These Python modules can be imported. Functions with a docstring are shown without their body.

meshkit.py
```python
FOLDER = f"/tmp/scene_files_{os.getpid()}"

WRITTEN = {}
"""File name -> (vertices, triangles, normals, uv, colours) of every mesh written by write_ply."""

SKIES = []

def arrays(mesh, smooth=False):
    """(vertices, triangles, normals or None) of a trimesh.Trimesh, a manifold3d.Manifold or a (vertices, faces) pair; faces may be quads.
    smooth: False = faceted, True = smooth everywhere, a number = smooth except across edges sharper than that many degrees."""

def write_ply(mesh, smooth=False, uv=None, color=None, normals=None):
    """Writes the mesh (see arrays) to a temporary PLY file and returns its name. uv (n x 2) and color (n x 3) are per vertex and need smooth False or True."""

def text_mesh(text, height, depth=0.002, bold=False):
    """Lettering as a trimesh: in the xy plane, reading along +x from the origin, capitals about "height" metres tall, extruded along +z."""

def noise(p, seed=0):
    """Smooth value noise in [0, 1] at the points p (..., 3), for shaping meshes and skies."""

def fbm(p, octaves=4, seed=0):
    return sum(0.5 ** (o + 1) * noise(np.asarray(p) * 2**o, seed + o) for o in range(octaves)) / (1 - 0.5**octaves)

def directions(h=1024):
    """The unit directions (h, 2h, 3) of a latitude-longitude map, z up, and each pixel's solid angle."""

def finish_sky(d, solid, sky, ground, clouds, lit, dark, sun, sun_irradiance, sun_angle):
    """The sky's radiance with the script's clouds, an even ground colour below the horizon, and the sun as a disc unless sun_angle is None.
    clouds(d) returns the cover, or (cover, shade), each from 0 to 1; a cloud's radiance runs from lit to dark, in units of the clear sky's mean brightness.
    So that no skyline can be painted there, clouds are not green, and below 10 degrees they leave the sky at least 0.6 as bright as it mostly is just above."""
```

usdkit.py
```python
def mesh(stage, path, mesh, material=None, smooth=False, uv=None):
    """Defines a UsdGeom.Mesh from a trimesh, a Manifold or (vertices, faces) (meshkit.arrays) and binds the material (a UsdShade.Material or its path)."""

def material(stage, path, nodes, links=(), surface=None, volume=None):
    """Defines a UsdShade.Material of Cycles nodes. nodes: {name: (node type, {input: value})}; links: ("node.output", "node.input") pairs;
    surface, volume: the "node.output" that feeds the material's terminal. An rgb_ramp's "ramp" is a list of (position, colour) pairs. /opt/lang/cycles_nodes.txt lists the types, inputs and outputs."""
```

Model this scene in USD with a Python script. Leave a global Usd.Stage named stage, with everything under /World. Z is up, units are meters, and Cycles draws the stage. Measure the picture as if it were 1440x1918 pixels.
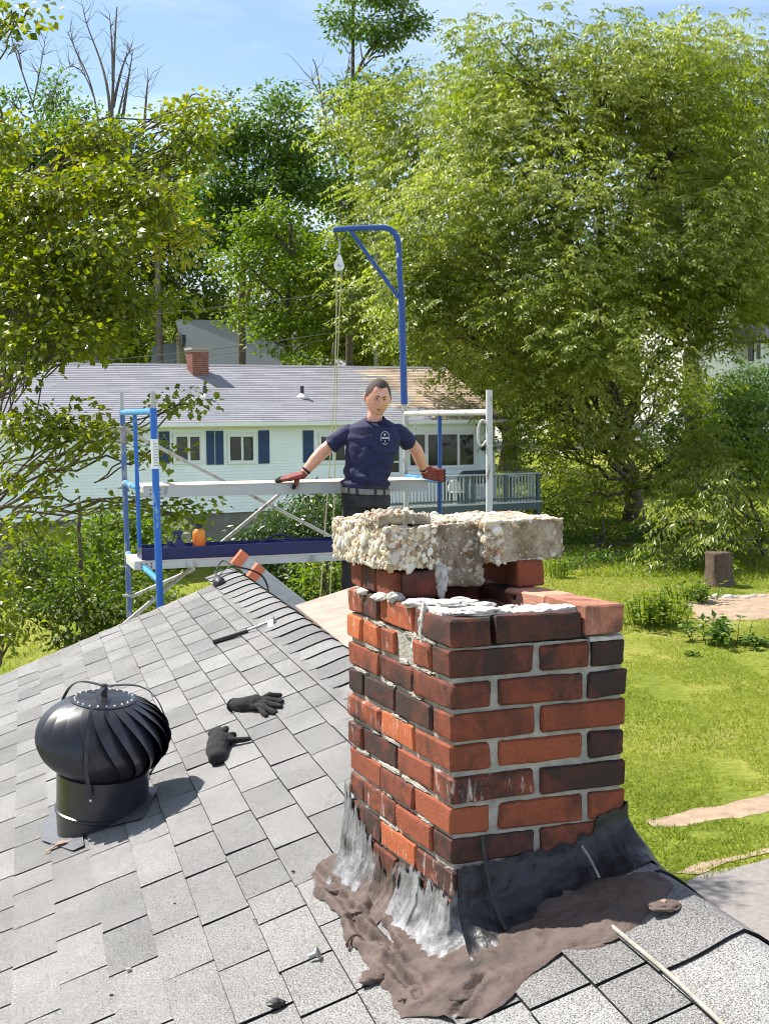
import math, random, numpy as np, trimesh, usdkit, meshkit
import manifold3d as m3
from manifold3d import Manifold
from pxr import Usd, UsdGeom, UsdLux, UsdShade, Sdf, Gf, Vt
from shapely.geometry import Polygon, Point, LineString
import shapely

stage = Usd.Stage.CreateInMemory()
UsdGeom.SetStageUpAxis(stage, UsdGeom.Tokens.z)
UsdGeom.SetStageMetersPerUnit(stage, 1.0)
UsdGeom.Xform.Define(stage, '/World')
V3 = np.array
# ------------------------------------------------------------------ camera
FPX, CX, CY, HC = 2600.0, 720.0, 959.0, 6.6          # measured on the photograph, 1440 px wide
PITCH, ROLL = math.radians(3.94), math.radians(0.5)
_f = V3([0, math.cos(PITCH), -math.sin(PITCH)]); _r = V3([1.0, 0, 0]); _u = np.cross(_r, _f)
CR = math.cos(ROLL) * _r - math.sin(ROLL) * _u
CU = math.sin(ROLL) * _r + math.cos(ROLL) * _u
CF, CAM = _f, V3([0, 0, HC])
cam = UsdGeom.Camera.Define(stage, '/World/camera')
cam.CreateHorizontalApertureAttr(36.0); cam.CreateVerticalApertureAttr(36.0 * 4 / 3)
cam.CreateFocalLengthAttr(36.0 * FPX / 1440.0)
cam.CreateClippingRangeAttr(Gf.Vec2f(0.05, 3000))
EXPOSURE = 1.1
cam.CreateExposureAttr(EXPOSURE)
mat4 = np.eye(4); mat4[0, :3] = CR; mat4[1, :3] = CU; mat4[2, :3] = -CF; mat4[3, :3] = CAM
cam.AddTransformOp().Set(Gf.Matrix4d(*mat4.ravel().tolist()))
# ------------------------------------------------------------------ sky and sun
SUN = V3([-0.53, 0.29, 0.83]); SUN /= np.linalg.norm(SUN)
sun_el, sun_rot = math.asin(SUN[2]), math.atan2(SUN[0], SUN[1])
dome = UsdLux.DomeLight.Define(stage, '/World/sky')
dome.GetPrim().SetCustomDataByKey('kind', 'structure')
skym = usdkit.material(stage, '/World/Looks/sky_material', {
    'sky': ('sky_texture', {'sky_type': 'single_scattering', 'sun_disc': False, 'sun_elevation': sun_el, 'sun_rotation': sun_rot,
                            'altitude': 50.0, 'air_density': 1.0, 'aerosol_density': 0.6, 'ozone_density': 2.0}),
    'tc': ('texture_coordinate', {}),
    'map': ('mapping', {'scale': (1.1, 1.1, 9.0), 'rotation': (0.0, 0.10, 0.3), 'location': (0.35, 0.2, 0.55)}),
    'n': ('noise_texture', {'scale': 1.7, 'detail': 7.0, 'roughness': 0.55, 'distortion': 0.5}),
    'rmp': ('rgb_ramp', {'ramp': [(0.0, (0, 0, 0)), (0.38, (0, 0, 0)), (0.58, (0.5, 0.5, 0.5)), (0.72, (0.85, 0.85, 0.85)), (1, (0.9, 0.9, 0.9))]}),
    'mx': ('mix_color', {'b': (7.0, 7.6, 8.6)}),
    'bg': ('background_shader', {'strength': 0.085})},
    [('tc.generated', 'map.vector'), ('map.vector', 'n.vector'), ('n.fac', 'rmp.fac'), ('rmp.color', 'mx.fac'),
     ('sky.color', 'mx.a'), ('mx.result', 'bg.color')], surface='bg.background')
UsdShade.MaterialBindingAPI.Apply(dome.GetPrim()).Bind(skym)
sun = UsdLux.DistantLight.Define(stage, '/World/sun')
sun.CreateNormalizeAttr(True); sun.CreateIntensityAttr(1.25); sun.CreateAngleAttr(0.53); sun.CreateColorAttr(Gf.Vec3f(1.0, 0.95, 0.87))
zz = SUN; xx = np.cross([0, 0, 1.0], zz); xx /= np.linalg.norm(xx); yy = np.cross(zz, xx)
lm = np.eye(4); lm[0, :3] = xx; lm[1, :3] = yy; lm[2, :3] = zz
sun.AddTransformOp().Set(Gf.Matrix4d(*lm.ravel().tolist()))

# ------------------------------------------------------------------ helpers
def ray(x, y): return CF + CR * (x - CX) / FPX - CU * (y - CY) / FPX
def at(x, y, Y):
    d = ray(x, y); return CAM + d * (Y / d[1])
def onplane(x, y, p, n):
    d = ray(x, y); return CAM + d * (((np.asarray(p) - CAM) @ n) / (d @ n))
def proj(p):
    d = np.asarray(p, float) - CAM; z = d @ CF
    return CX + FPX * (d @ CR) / z, CY - FPX * (d @ CU) / z
def nrm(v): v = np.asarray(v, float); return v / np.linalg.norm(v)

names = {}
def numbered(parent, name):
    k = (parent, name); n = names.get(k, -1) + 1; names[k] = n
    return name if n == 0 else f'{name}_{n:03d}'
class Node:
    def __init__(s, path, loc, prim): s.path, s.loc, s.prim = path, loc, prim
def tag(node, label=None, cat=None, group=None, kind=None):
    for k, v in (('label', label), ('category', cat), ('group', group), ('kind', kind)):
        if v: node.prim.SetCustomDataByKey(k, v)
    return node
def thing(name, label, cat, loc=(0, 0, 0), group=None):
    p = '/World/' + numbered('/World', name)
    x = UsdGeom.Xform.Define(stage, p); x.AddTranslateOp().Set(Gf.Vec3d(*map(float, loc)))
    return tag(Node(p, V3(loc, float), x.GetPrim()), label, cat, group)
def part(name, mesh, mat, parent=None, smooth=False, label=None, kind=None, uv=None, isle=0):
    """isle: vertices of each loose piece; every piece gets a random number of its own (primvar rnd)"""
    v, f = arr(mesh)
    if smooth is True and not isle:
        us = np.unique(f)
        if len(us) < len(v): mp_ = np.zeros(len(v), int); mp_[us] = np.arange(len(us)); v, f = v[us], mp_[f]
    pp, loc = (parent.path, parent.loc) if parent else ('/World', V3([0., 0, 0]))
    p = pp + '/' + numbered(pp, name)
    m = usdkit.mesh(stage, p, (v - loc, f), M[mat], smooth=smooth)
    if isle:
        r_ = np.repeat(np.random.default_rng(len(v)).uniform(0, 1, len(v) // isle + 1), isle)[:len(v)]
        UsdGeom.PrimvarsAPI(m).CreatePrimvar('rnd', Sdf.ValueTypeNames.FloatArray, 'vertex').Set(Vt.FloatArray.FromNumpy(r_.astype(np.float32)))
    n = Node(p, loc, m.GetPrim())
    return tag(n, label, None, None, kind)
def single(name, mesh, mat, label, cat, smooth=False, group=None):
    v, f = arr(mesh); c = V3([*(v[:, :2].min(0) + v[:, :2].max(0)) / 2, v[:, 2].min()])
    p = '/World/' + numbered('/World', name)
    m = usdkit.mesh(stage, p, (v - c, f), M[mat], smooth=smooth); m.AddTranslateOp().Set(Gf.Vec3d(*c.tolist()))
    return tag(Node(p, c, m.GetPrim()), label, cat, group)
def struct(name, mesh, mat, smooth=False, kind='structure'):
    return part(name, mesh, mat, None, smooth, kind=kind)
def copy_thing(src, loc, rotz, label, group=None):
    base = src.path.split('/')[-1]
    base = base[:-4] if base[-4] == '_' and base[-3:].isdigit() else base
    p = '/World/' + numbered('/World', base)
    x = UsdGeom.Xform.Define(stage, p); x.AddTranslateOp().Set(Gf.Vec3d(*map(float, loc))); x.AddRotateZOp().Set(rotz)
    x.GetPrim().GetReferences().AddInternalReference(src.path); x.GetPrim().SetInstanceable(True)
    return tag(Node(p, V3(loc), x.GetPrim()), label, src.prim.GetCustomDataByKey('category'), group)
def arr(m):
    if isinstance(m, tuple): return np.asarray(m[0], float), np.asarray(m[1], int)
    if hasattr(m, 'to_mesh'):
        k = m.to_mesh(); return np.array(k.vert_properties[:, :3], float), np.array(k.tri_verts, int)
    return np.asarray(m.vertices, float), np.asarray(m.faces, int)
def cat(*ms):
    V, F, o = [], [], 0
    for m in ms:
        v, f = arr(m); V.append(v); F.append(f + o); o += len(v)
    return np.vstack(V), np.vstack(F)
def tri(f):
    f = np.asarray(f, int); return np.vstack([f[:, [0, 1, 2]], f[:, [0, 2, 3]]]) if f.shape[1] == 4 else f
QB = [[0, 3, 2, 1], [4, 5, 6, 7], [0, 1, 5, 4], [1, 2, 6, 5], [2, 3, 7, 6], [3, 0, 4, 7]]
def hexa(p8): return np.asarray(p8, float), tri(QB)
def obox(o, a, b, c):
    """box from corner o along edge vectors a, b, c (right handed)"""
    o, a, b, c = (np.asarray(q, float) for q in (o, a, b, c))
    if np.dot(np.cross(a, b), c) < 0: a, b = b, a
    return hexa([o, o + a, o + a + b, o + b, o + c, o + a + c, o + a + b + c, o + b + c])
def cbox(o, a, b, c, ch=0.003, rng=None, jit=0.0):
    """chamfered (hull) box, slightly irregular"""
    o, a, b, c = (np.asarray(q, float) for q in (o, a, b, c))
    la, lb, lc = (np.linalg.norm(q) for q in (a, b, c)); pts = []
    for i in (0, 1):
        for j in (0, 1):
            for k in (0, 1):
                base = o + a * i + b * j + c * k
                if rng is not None and jit: base = base + rng.normal(0, jit, 3)
                da, db, dc = a / la * (1 - 2 * i), b / lb * (1 - 2 * j), c / lc * (1 - 2 * k)
                e = ch * (rng.uniform(0.5, 1.7) if rng is not None else 1)
                pts += [base + e * da + e * db, base + e * da + e * dc, base + e * db + e * dc]
    return Manifold.hull_points(np.array(pts))
def tube(path, r, n=10, cap=True):
    P = np.asarray(path, float); k = len(P); r = np.full(k, r) if np.ndim(r) == 0 else np.asarray(r, float)
    T = np.gradient(P, axis=0); T /= np.linalg.norm(T, axis=1)[:, None] + 1e-12
    up = V3([0, 0, 1.0]) if abs(T[0][2]) < 0.9 else V3([1.0, 0, 0])
    N = np.cross(T[0], up); N /= np.linalg.norm(N); V = []
    an = np.arange(n) / n * 2 * math.pi
    for i in range(k):
        N = N - T[i] * (N @ T[i]); N /= np.linalg.norm(N) + 1e-12; B = np.cross(T[i], N)
        V.append(P[i] + r[i] * (np.cos(an)[:, None] * N + np.sin(an)[:, None] * B))
    V = np.vstack(V); i0 = np.arange(n); i1 = (i0 + 1) % n; F = []
    for i in range(k - 1):
        a, b = i * n, (i + 1) * n
        F.append(np.stack([a + i0, a + i1, b + i1], 1)); F.append(np.stack([a + i0, b + i1, b + i0], 1))
    if cap:
        c0, c1 = len(V), len(V) + 1; V = np.vstack([V, P[0], P[-1]])
        F.append(np.stack([np.full(n, c0), i1, i0], 1)); F.append(np.stack([np.full(n, c1), (k - 1) * n + i0, (k - 1) * n + i1], 1))
    return V, np.vstack(F)
def curve(pts, n=24):
    P = np.asarray(pts, float); t = np.arange(len(P)); 
    from scipy.interpolate import CubicSpline
    return CubicSpline(t, P)(np.linspace(0, len(P) - 1, n))
def lathe(prof, n=40, center=(0, 0, 0), axis=None):
    prof = np.asarray(prof, float); k = len(prof); an = np.arange(n) / n * 2 * math.pi
    V = np.stack([prof[:, 0][:, None] * np.cos(an), prof[:, 0][:, None] * np.sin(an), np.repeat(prof[:, 1][:, None], n, 1)], -1).reshape(-1, 3)
    i0 = np.arange(n); i1 = (i0 + 1) % n; F = []
    for i in range(k - 1):
        a, b = i * n, (i + 1) * n
        F += [np.stack([a + i0, a + i1, b + i1], 1), np.stack([a + i0, b + i1, b + i0], 1)]
    return V + V3(center), np.vstack(F)
def xf(mesh, A, t=(0, 0, 0)):
    v, f = arr(mesh); return v @ np.asarray(A).T + V3(t), f
def ico(c, r, sub=1, squash=(1, 1, 1)):
    s = trimesh.creation.icosphere(subdivisions=sub, radius=1.0)
    return np.array(s.vertices) * V3(squash) * r + V3(c), np.array(s.faces)
def bones(chain_list, edge=0.006, it=8, seg=16):
    """union of hulls of sphere pairs [(p0,r0,p1,r1),...], refined and smoothed"""
    B = []
    for p0, r0, p1, r1 in chain_list:
        B.append(Manifold.batch_hull([Manifold.sphere(r0, seg).translate(list(map(float, p0))), Manifold.sphere(r1, seg).translate(list(map(float, p1)))]))
    return Manifold.batch_boolean(B, m3.OpType.Add)
def smoothed(man, edge=0.006, it=8):
    v, f = arr(man.refine_to_length(edge)); t = trimesh.Trimesh(v, f, process=True)
    v0 = np.array(t.vertices)
    trimesh.smoothing.filter_taubin(t, lamb=0.5, nu=0.53, iterations=it)
    v1 = np.array(t.vertices); bad = np.linalg.norm(v1 - v0, axis=1) > 1.6 * edge; v1[bad] = v0[bad]
    return v1, np.array(t.faces)
def fbm(p, s, seed=0, o=4): return meshkit.fbm(np.asarray(p) * s, o, seed) - 0.5

# ------------------------------------------------------------------ materials
M = {}
def mat(name, nodes, links, surface='p.BSDF'):
    M[name] = usdkit.material(stage, '/World/Looks/' + name, nodes, links, surface=surface)
def mplain(name, col, rough=0.5, metal=0.0, var=0.15, scale=20.0, bump=0.0, bscale=80.0, spec=0.5, bdist=0.01, coat=0.0, detail=4.0):
    c0 = tuple(max(0, c * (1 - var)) for c in col); c1 = tuple(min(1, c * (1 + var)) for c in col)
    n = {'g': ('geometry', {}), 'n': ('noise_texture', {'scale': scale, 'detail': detail, 'roughness': 0.6}), 'r': ('rgb_ramp', {'ramp': [(0.3, c0), (0.7, c1)]}),
         'p': ('principled_bsdf', {'roughness': rough, 'metallic': metal, 'specular_ior_level': spec, 'coat_weight': coat})}
    l = [('g.position', 'n.vector'), ('n.fac', 'r.fac'), ('r.color', 'p.base_color')]
    if bump:
        n['n2'] = ('noise_texture', {'scale': bscale, 'detail': 5.0, 'roughness': 0.6}); n['b'] = ('bump', {'strength': bump, 'distance': bdist})
        l += [('g.position', 'n2.vector'), ('n2.fac', 'b.height'), ('b.normal', 'p.normal')]
    mat(name, n, l)
def mleaf(name, stops, scale=0.25, trans=0.45, rough=0.45, spec=0.35):
    """leaf colour varies leaf by leaf and in broad clumps"""
    mat(name, {'at': ('attribute', {'attribute': 'rnd'}), 'g': ('geometry', {}), 'n': ('noise_texture', {'scale': scale, 'detail': 2.0}), 'a': ('math', {'math_type': 'multiply_add', 'value2': 0.55, 'value3': 0.0}),
               'b': ('math', {'math_type': 'multiply_add', 'value2': 1.3, 'value3': -0.42}), 'c': ('math', {'math_type': 'add'}),
               'r': ('rgb_ramp', {'ramp': stops}), 'p': ('principled_bsdf', {'roughness': rough, 'specular_ior_level': spec}),
               't': ('translucent_bsdf', {}), 'h': ('hsv', {'saturation': 1.1, 'value': 1.5}), 'm': ('mix_closure', {'fac': trans})},
        [('at.fac', 'a.value1'), ('g.position', 'n.vector'), ('n.fac', 'b.value1'), ('a.value', 'c.value1'), ('b.value', 'c.value2'), ('c.value', 'r.fac'),
         ('r.color', 'p.base_color'), ('r.color', 'h.color'), ('h.color', 't.color'), ('p.BSDF', 'm.closure1'), ('t.BSDF', 'm.closure2')], surface='m.closure')

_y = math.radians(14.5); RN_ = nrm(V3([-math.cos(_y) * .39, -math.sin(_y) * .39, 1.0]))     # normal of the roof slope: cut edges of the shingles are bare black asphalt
# asphalt shingle granules: pale and dark grains, one tone per tab
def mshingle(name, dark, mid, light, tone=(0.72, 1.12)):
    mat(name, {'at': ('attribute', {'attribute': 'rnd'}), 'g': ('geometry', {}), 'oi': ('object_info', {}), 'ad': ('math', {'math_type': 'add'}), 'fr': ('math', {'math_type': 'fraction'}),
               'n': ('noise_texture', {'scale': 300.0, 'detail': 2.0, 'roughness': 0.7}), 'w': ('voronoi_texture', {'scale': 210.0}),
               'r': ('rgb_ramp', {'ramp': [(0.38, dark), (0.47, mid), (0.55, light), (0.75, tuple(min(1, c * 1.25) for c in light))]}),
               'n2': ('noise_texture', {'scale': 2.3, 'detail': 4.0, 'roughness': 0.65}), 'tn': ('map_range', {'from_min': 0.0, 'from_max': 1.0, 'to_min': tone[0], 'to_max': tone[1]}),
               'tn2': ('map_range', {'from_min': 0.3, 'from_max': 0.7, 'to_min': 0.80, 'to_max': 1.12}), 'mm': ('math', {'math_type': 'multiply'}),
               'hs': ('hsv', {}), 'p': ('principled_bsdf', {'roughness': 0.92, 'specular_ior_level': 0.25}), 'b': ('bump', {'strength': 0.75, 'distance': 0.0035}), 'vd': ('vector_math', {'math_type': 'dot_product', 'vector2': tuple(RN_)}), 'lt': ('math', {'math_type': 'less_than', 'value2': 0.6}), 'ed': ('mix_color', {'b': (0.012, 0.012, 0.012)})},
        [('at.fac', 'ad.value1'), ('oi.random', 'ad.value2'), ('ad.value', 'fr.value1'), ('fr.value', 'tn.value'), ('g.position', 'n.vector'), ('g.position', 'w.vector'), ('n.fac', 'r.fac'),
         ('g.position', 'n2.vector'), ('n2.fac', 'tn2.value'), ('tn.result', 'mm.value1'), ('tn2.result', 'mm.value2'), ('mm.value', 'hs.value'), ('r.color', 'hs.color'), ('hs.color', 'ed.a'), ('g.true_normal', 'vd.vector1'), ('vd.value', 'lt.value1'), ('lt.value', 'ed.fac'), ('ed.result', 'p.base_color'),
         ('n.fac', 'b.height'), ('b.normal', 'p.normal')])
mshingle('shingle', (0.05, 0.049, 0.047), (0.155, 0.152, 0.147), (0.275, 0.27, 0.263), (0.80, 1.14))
mplain('roof_felt', (0.02, 0.02, 0.02), 0.9)

# brick: orange clay, soot, pale efflorescence on the weathered faces
def mbrick(name, pale=0.0, soot=0.5, base=((0.30, 0.075, 0.030), (0.42, 0.125, 0.048), (0.22, 0.055, 0.028))):
    mat(name, {'g': ('geometry', {}), 'oi': ('object_info', {}), 'n': ('noise_texture', {'scale': 11.0, 'detail': 7.0, 'roughness': 0.68, 'distortion': 0.4}),
               'r0': ('rgb_ramp', {'ramp': [(0.0, base[2]), (0.45, base[0]), (1.0, base[1])]}),
               's1': ('math', {'math_type': 'multiply_add', 'value2': 0.34, 'value3': -0.17}), 'add': ('math', {'math_type': 'add'}),
               'sr': ('rgb_ramp', {'ramp': [(0.20 + 0.17 * soot, (1, 1, 1)), (0.48 + 0.17 * soot, (0, 0, 0))]}),
               'mx': ('mix_color', {'b': (0.028, 0.019, 0.016)}), 'sm': ('math', {'math_type': 'multiply', 'value2': 0.93}),
               'mp': ('mapping', {'scale': (1, 1, 0.28)}), 'n3': ('noise_texture', {'scale': 42.0, 'detail': 6.0, 'roughness': 0.72}),
               'pr': ('rgb_ramp', {'ramp': [(0.66 - 0.12 * pale, (0, 0, 0)), (0.74 - 0.09 * pale, (pale, pale, pale))]}),
               'mx2': ('mix_color', {'b': (0.52, 0.43, 0.38)}), 'n4': ('noise_texture', {'scale': 160.0, 'detail': 4.0, 'roughness': 0.7}),
               'mult': ('mix_color', {'blend_type': 'multiply', 'fac': 0.5}), 'gr': ('rgb_ramp', {'ramp': [(0.3, (0.55, 0.55, 0.55)), (0.7, (1.3, 1.3, 1.3))]}),
               'p': ('principled_bsdf', {'roughness': 0.85, 'specular_ior_level': 0.3}), 'b': ('bump', {'strength': 0.55, 'distance': 0.003})},
        [('g.position', 'n.vector'), ('oi.random', 's1.value1'), ('oi.random', 'r0.fac'), ('n.fac', 'add.value1'), ('s1.value', 'add.value2'), ('add.value', 'sr.fac'), ('sr.color', 'sm.value1'), ('sm.value', 'mx.fac'),
         ('r0.color', 'mx.a'), ('g.position', 'mp.vector'), ('mp.vector', 'n3.vector'), ('n3.fac', 'pr.fac'), ('mx.result', 'mx2.a'), ('pr.color', 'mx2.fac'),
         ('g.position', 'n4.vector'), ('n4.fac', 'gr.fac'), ('mx2.result', 'mult.a'), ('gr.color', 'mult.b'), ('mult.result', 'p.base_color'), ('n4.fac', 'b.height'), ('b.normal', 'p.normal')])
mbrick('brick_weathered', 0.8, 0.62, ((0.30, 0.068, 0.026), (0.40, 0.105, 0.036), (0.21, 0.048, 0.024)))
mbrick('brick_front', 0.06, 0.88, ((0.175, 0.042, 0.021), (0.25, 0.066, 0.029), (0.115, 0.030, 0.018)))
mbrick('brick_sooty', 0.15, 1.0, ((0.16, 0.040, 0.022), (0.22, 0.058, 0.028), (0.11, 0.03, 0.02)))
mbrick('brick_clean', 0.35, 0.05, ((0.46, 0.20, 0.13), (0.52, 0.25, 0.17), (0.42, 0.16, 0.10)))
mplain('mortar', (0.30, 0.28, 0.24), 0.95, var=0.28, scale=30, bump=0.8, bscale=120, bdist=0.006)
mplain('mortar_pale', (0.47, 0.44, 0.40), 0.95, var=0.22, scale=26, bump=0.9, bscale=90, bdist=0.008)
mat('crown_concrete', {'g': ('geometry', {}), 'n': ('noise_texture', {'scale': 22.0, 'detail': 7.0, 'roughness': 0.7}),
    'r': ('rgb_ramp', {'ramp': [(0.30, (0.085, 0.062, 0.040)), (0.42, (0.22, 0.165, 0.11)), (0.55, (0.36, 0.30, 0.22)), (0.7, (0.48, 0.43, 0.35))]}),
    'n2': ('noise_texture', {'scale': 140.0, 'detail': 5.0}), 'b': ('bump', {'strength': 0.9, 'distance': 0.008}), 'p': ('principled_bsdf', {'roughness': 0.95, 'specular_ior_level': 0.2})},
    [('g.position', 'n.vector'), ('n.fac', 'r.fac'), ('r.color', 'p.base_color'), ('g.position', 'n2.vector'), ('n2.fac', 'b.height'), ('b.normal', 'p.normal')])
mat('pebble', {'at': ('attribute', {'attribute': 'rnd'}), 'g': ('geometry', {}), 'r': ('rgb_ramp', {'ramp': [(0, (0.24, 0.15, 0.085)), (0.18, (0.46, 0.35, 0.22)), (0.4, (0.54, 0.46, 0.35)), (0.6, (0.64, 0.60, 0.52)), (0.8, (0.40, 0.37, 0.33)), (0.92, (0.55, 0.43, 0.28)), (1, (0.36, 0.18, 0.10))]}),
    'p': ('principled_bsdf', {'roughness': 0.8, 'specular_ior_level': 0.3})}, [('at.fac', 'r.fac'), ('r.color', 'p.base_color')])
mplain('tar_black', (0.007, 0.007, 0.0095), 0.40, var=0.5, scale=14, bump=0.5, bscale=40, bdist=0.008)
mat('tar_brown', {'g': ('geometry', {}), 'n': ('noise_texture', {'scale': 10.0, 'detail': 7.0, 'roughness': 0.65}), 'v': ('voronoi_texture', {'scale': 11.0, 'feature': 'distance_to_edge'}), 'nv': ('noise_texture', {'scale': 9.0, 'detail': 3.0}),
    'mv': ('mix_vector', {'fac': 0.12}), 'r': ('rgb_ramp', {'ramp': [(0.3, (0.030, 0.022, 0.019)), (0.48, (0.085, 0.060, 0.050)), (0.75, (0.125, 0.092, 0.078))]}),
    'n2': ('noise_texture', {'scale': 60.0, 'detail': 6.0, 'roughness': 0.6}), 'b': ('bump', {'strength': 0.7, 'distance': 0.006}), 'p': ('principled_bsdf', {'roughness': 0.75, 'specular_ior_level': 0.3})},
    [('g.position', 'n.vector'), ('n.fac', 'r.fac'), ('r.color', 'p.base_color'), ('g.position', 'n2.vector'), ('n2.fac', 'b.height'), ('b.normal', 'p.normal')])
mat('flashing_silver', {'g': ('geometry', {}), 'mp': ('mapping', {'scale': (1, 1, 0.7)}), 'n': ('noise_texture', {'scale': 17.0, 'detail': 7.0, 'roughness': 0.7}),
    'r': ('rgb_ramp', {'ramp': [(0.33, (0.02, 0.02, 0.022)), (0.41, (0.11, 0.105, 0.105)), (0.55, (0.20, 0.20, 0.21)), (0.75, (0.31, 0.31, 0.325))]}),
    'n2': ('noise_texture', {'scale': 50.0, 'detail': 6.0}), 'b': ('bump', {'strength': 0.6, 'distance': 0.008}), 'p': ('principled_bsdf', {'roughness': 0.55, 'metallic': 0.15})},
    [('g.position', 'mp.vector'), ('mp.vector', 'n.vector'), ('n.fac', 'r.fac'), ('r.color', 'p.base_color'), ('g.position', 'n2.vector'), ('n2.fac', 'b.height'), ('b.normal', 'p.normal')])
mplain('vent_black', (0.012, 0.012, 0.016), 0.30, var=0.3, scale=6, spec=0.6)
mplain('rivet', (0.6, 0.6, 0.6), 0.35, metal=0.8)
mplain('vent_grey', (0.075, 0.078, 0.088), 0.5, var=0.2)
mplain('dead_leaf', (0.20, 0.12, 0.08), 0.7, var=0.3, scale=60)
mplain('glove_black', (0.006, 0.0055, 0.0055), 0.95, var=0.6, scale=40, bump=0.5, bscale=200, bdist=0.002)
mplain('rubber_black', (0.012, 0.012, 0.012), 0.55)
mplain('steel_grey', (0.30, 0.30, 0.29), 0.4, metal=0.7, var=0.3, scale=50)
mplain('wood_board', (0.30, 0.225, 0.18), 0.85, var=0.22, scale=9, bump=0.4, bscale=60, bdist=0.004)
mplain('wood_grey', (0.30, 0.25, 0.19), 0.85, var=0.35, scale=18)
def mpaint(name, col, wear, amt, rough=0.45, scale=14.0):
    mat(name, {'g': ('geometry', {}), 'mp': ('mapping', {'scale': (1, 1, 0.35)}), 'n': ('noise_texture', {'scale': scale, 'detail': 7.0, 'roughness': 0.7}), 'r': ('rgb_ramp', {'ramp': [(0, col), (0.62 - amt, col), (0.68 - amt, wear), (1, wear)]}),
               'p': ('principled_bsdf', {'roughness': rough}), 'b': ('bump', {'strength': 0.25, 'distance': 0.003})},
        [('g.position', 'mp.vector'), ('mp.vector', 'n.vector'), ('n.fac', 'r.fac'), ('r.color', 'p.base_color'), ('n.fac', 'b.height'), ('b.normal', 'p.normal')])
mpaint('blue_paint', (0.010, 0.105, 0.42), (0.20, 0.30, 0.42), 0.02)
mpaint('blue_bright', (0.018, 0.20, 0.52), (0.40, 0.48, 0.52), 0.03)
mpaint('blue_worn', (0.045, 0.10, 0.27), (0.22, 0.22, 0.25), 0.12)
mpaint('davit_blue', (0.012, 0.052, 0.23), (0.25, 0.32, 0.42), 0.0)
mpaint('white_worn', (0.50, 0.49, 0.48), (0.20, 0.18, 0.18), 0.04)
mpaint('galvanised', (0.36, 0.35, 0.33), (0.18, 0.16, 0.14), 0.08, 0.5)
mplain('plank_top', (0.50, 0.43, 0.36), 0.8, var=0.14, scale=8)
mpaint('plank_metal', (0.42, 0.42, 0.42), (0.25, 0.245, 0.24), 0.04, 0.5, 5.0)
mplain('navy', (0.006, 0.010, 0.065), 0.4, var=0.3)
mplain('black', (0.008, 0.008, 0.010), 0.5)
mplain('sticker', (0.68, 0.68, 0.69), 0.5, var=0.1, scale=60)
mplain('ladder_metal', (0.40, 0.40, 0.40), 0.45, metal=0.3, var=0.1)
mplain('ladder_orange', (0.55, 0.13, 0.055), 0.5)
mplain('rope', (0.40, 0.37, 0.21), 0.8, var=0.2, scale=120)
mplain('pulley', (0.62, 0.64, 0.66), 0.4)
mat('orange_bottle', {'g': ('geometry', {}), 's': ('separate_xyz', {}), 'mr': ('map_range', {'from_min': 5.63, 'from_max': 5.80, 'to_min': 0.0, 'to_max': 1.0}),
    'r': ('rgb_ramp', {'ramp': [(0, (0.55, 0.035, 0.01)), (0.35, (0.62, 0.10, 0.012)), (1, (0.68, 0.24, 0.02))]}), 'p': ('principled_bsdf', {'roughness': 0.35})},
    [('g.position', 's.vector'), ('s.z', 'mr.value'), ('mr.result', 'r.fac'), ('r.color', 'p.base_color')])
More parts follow.
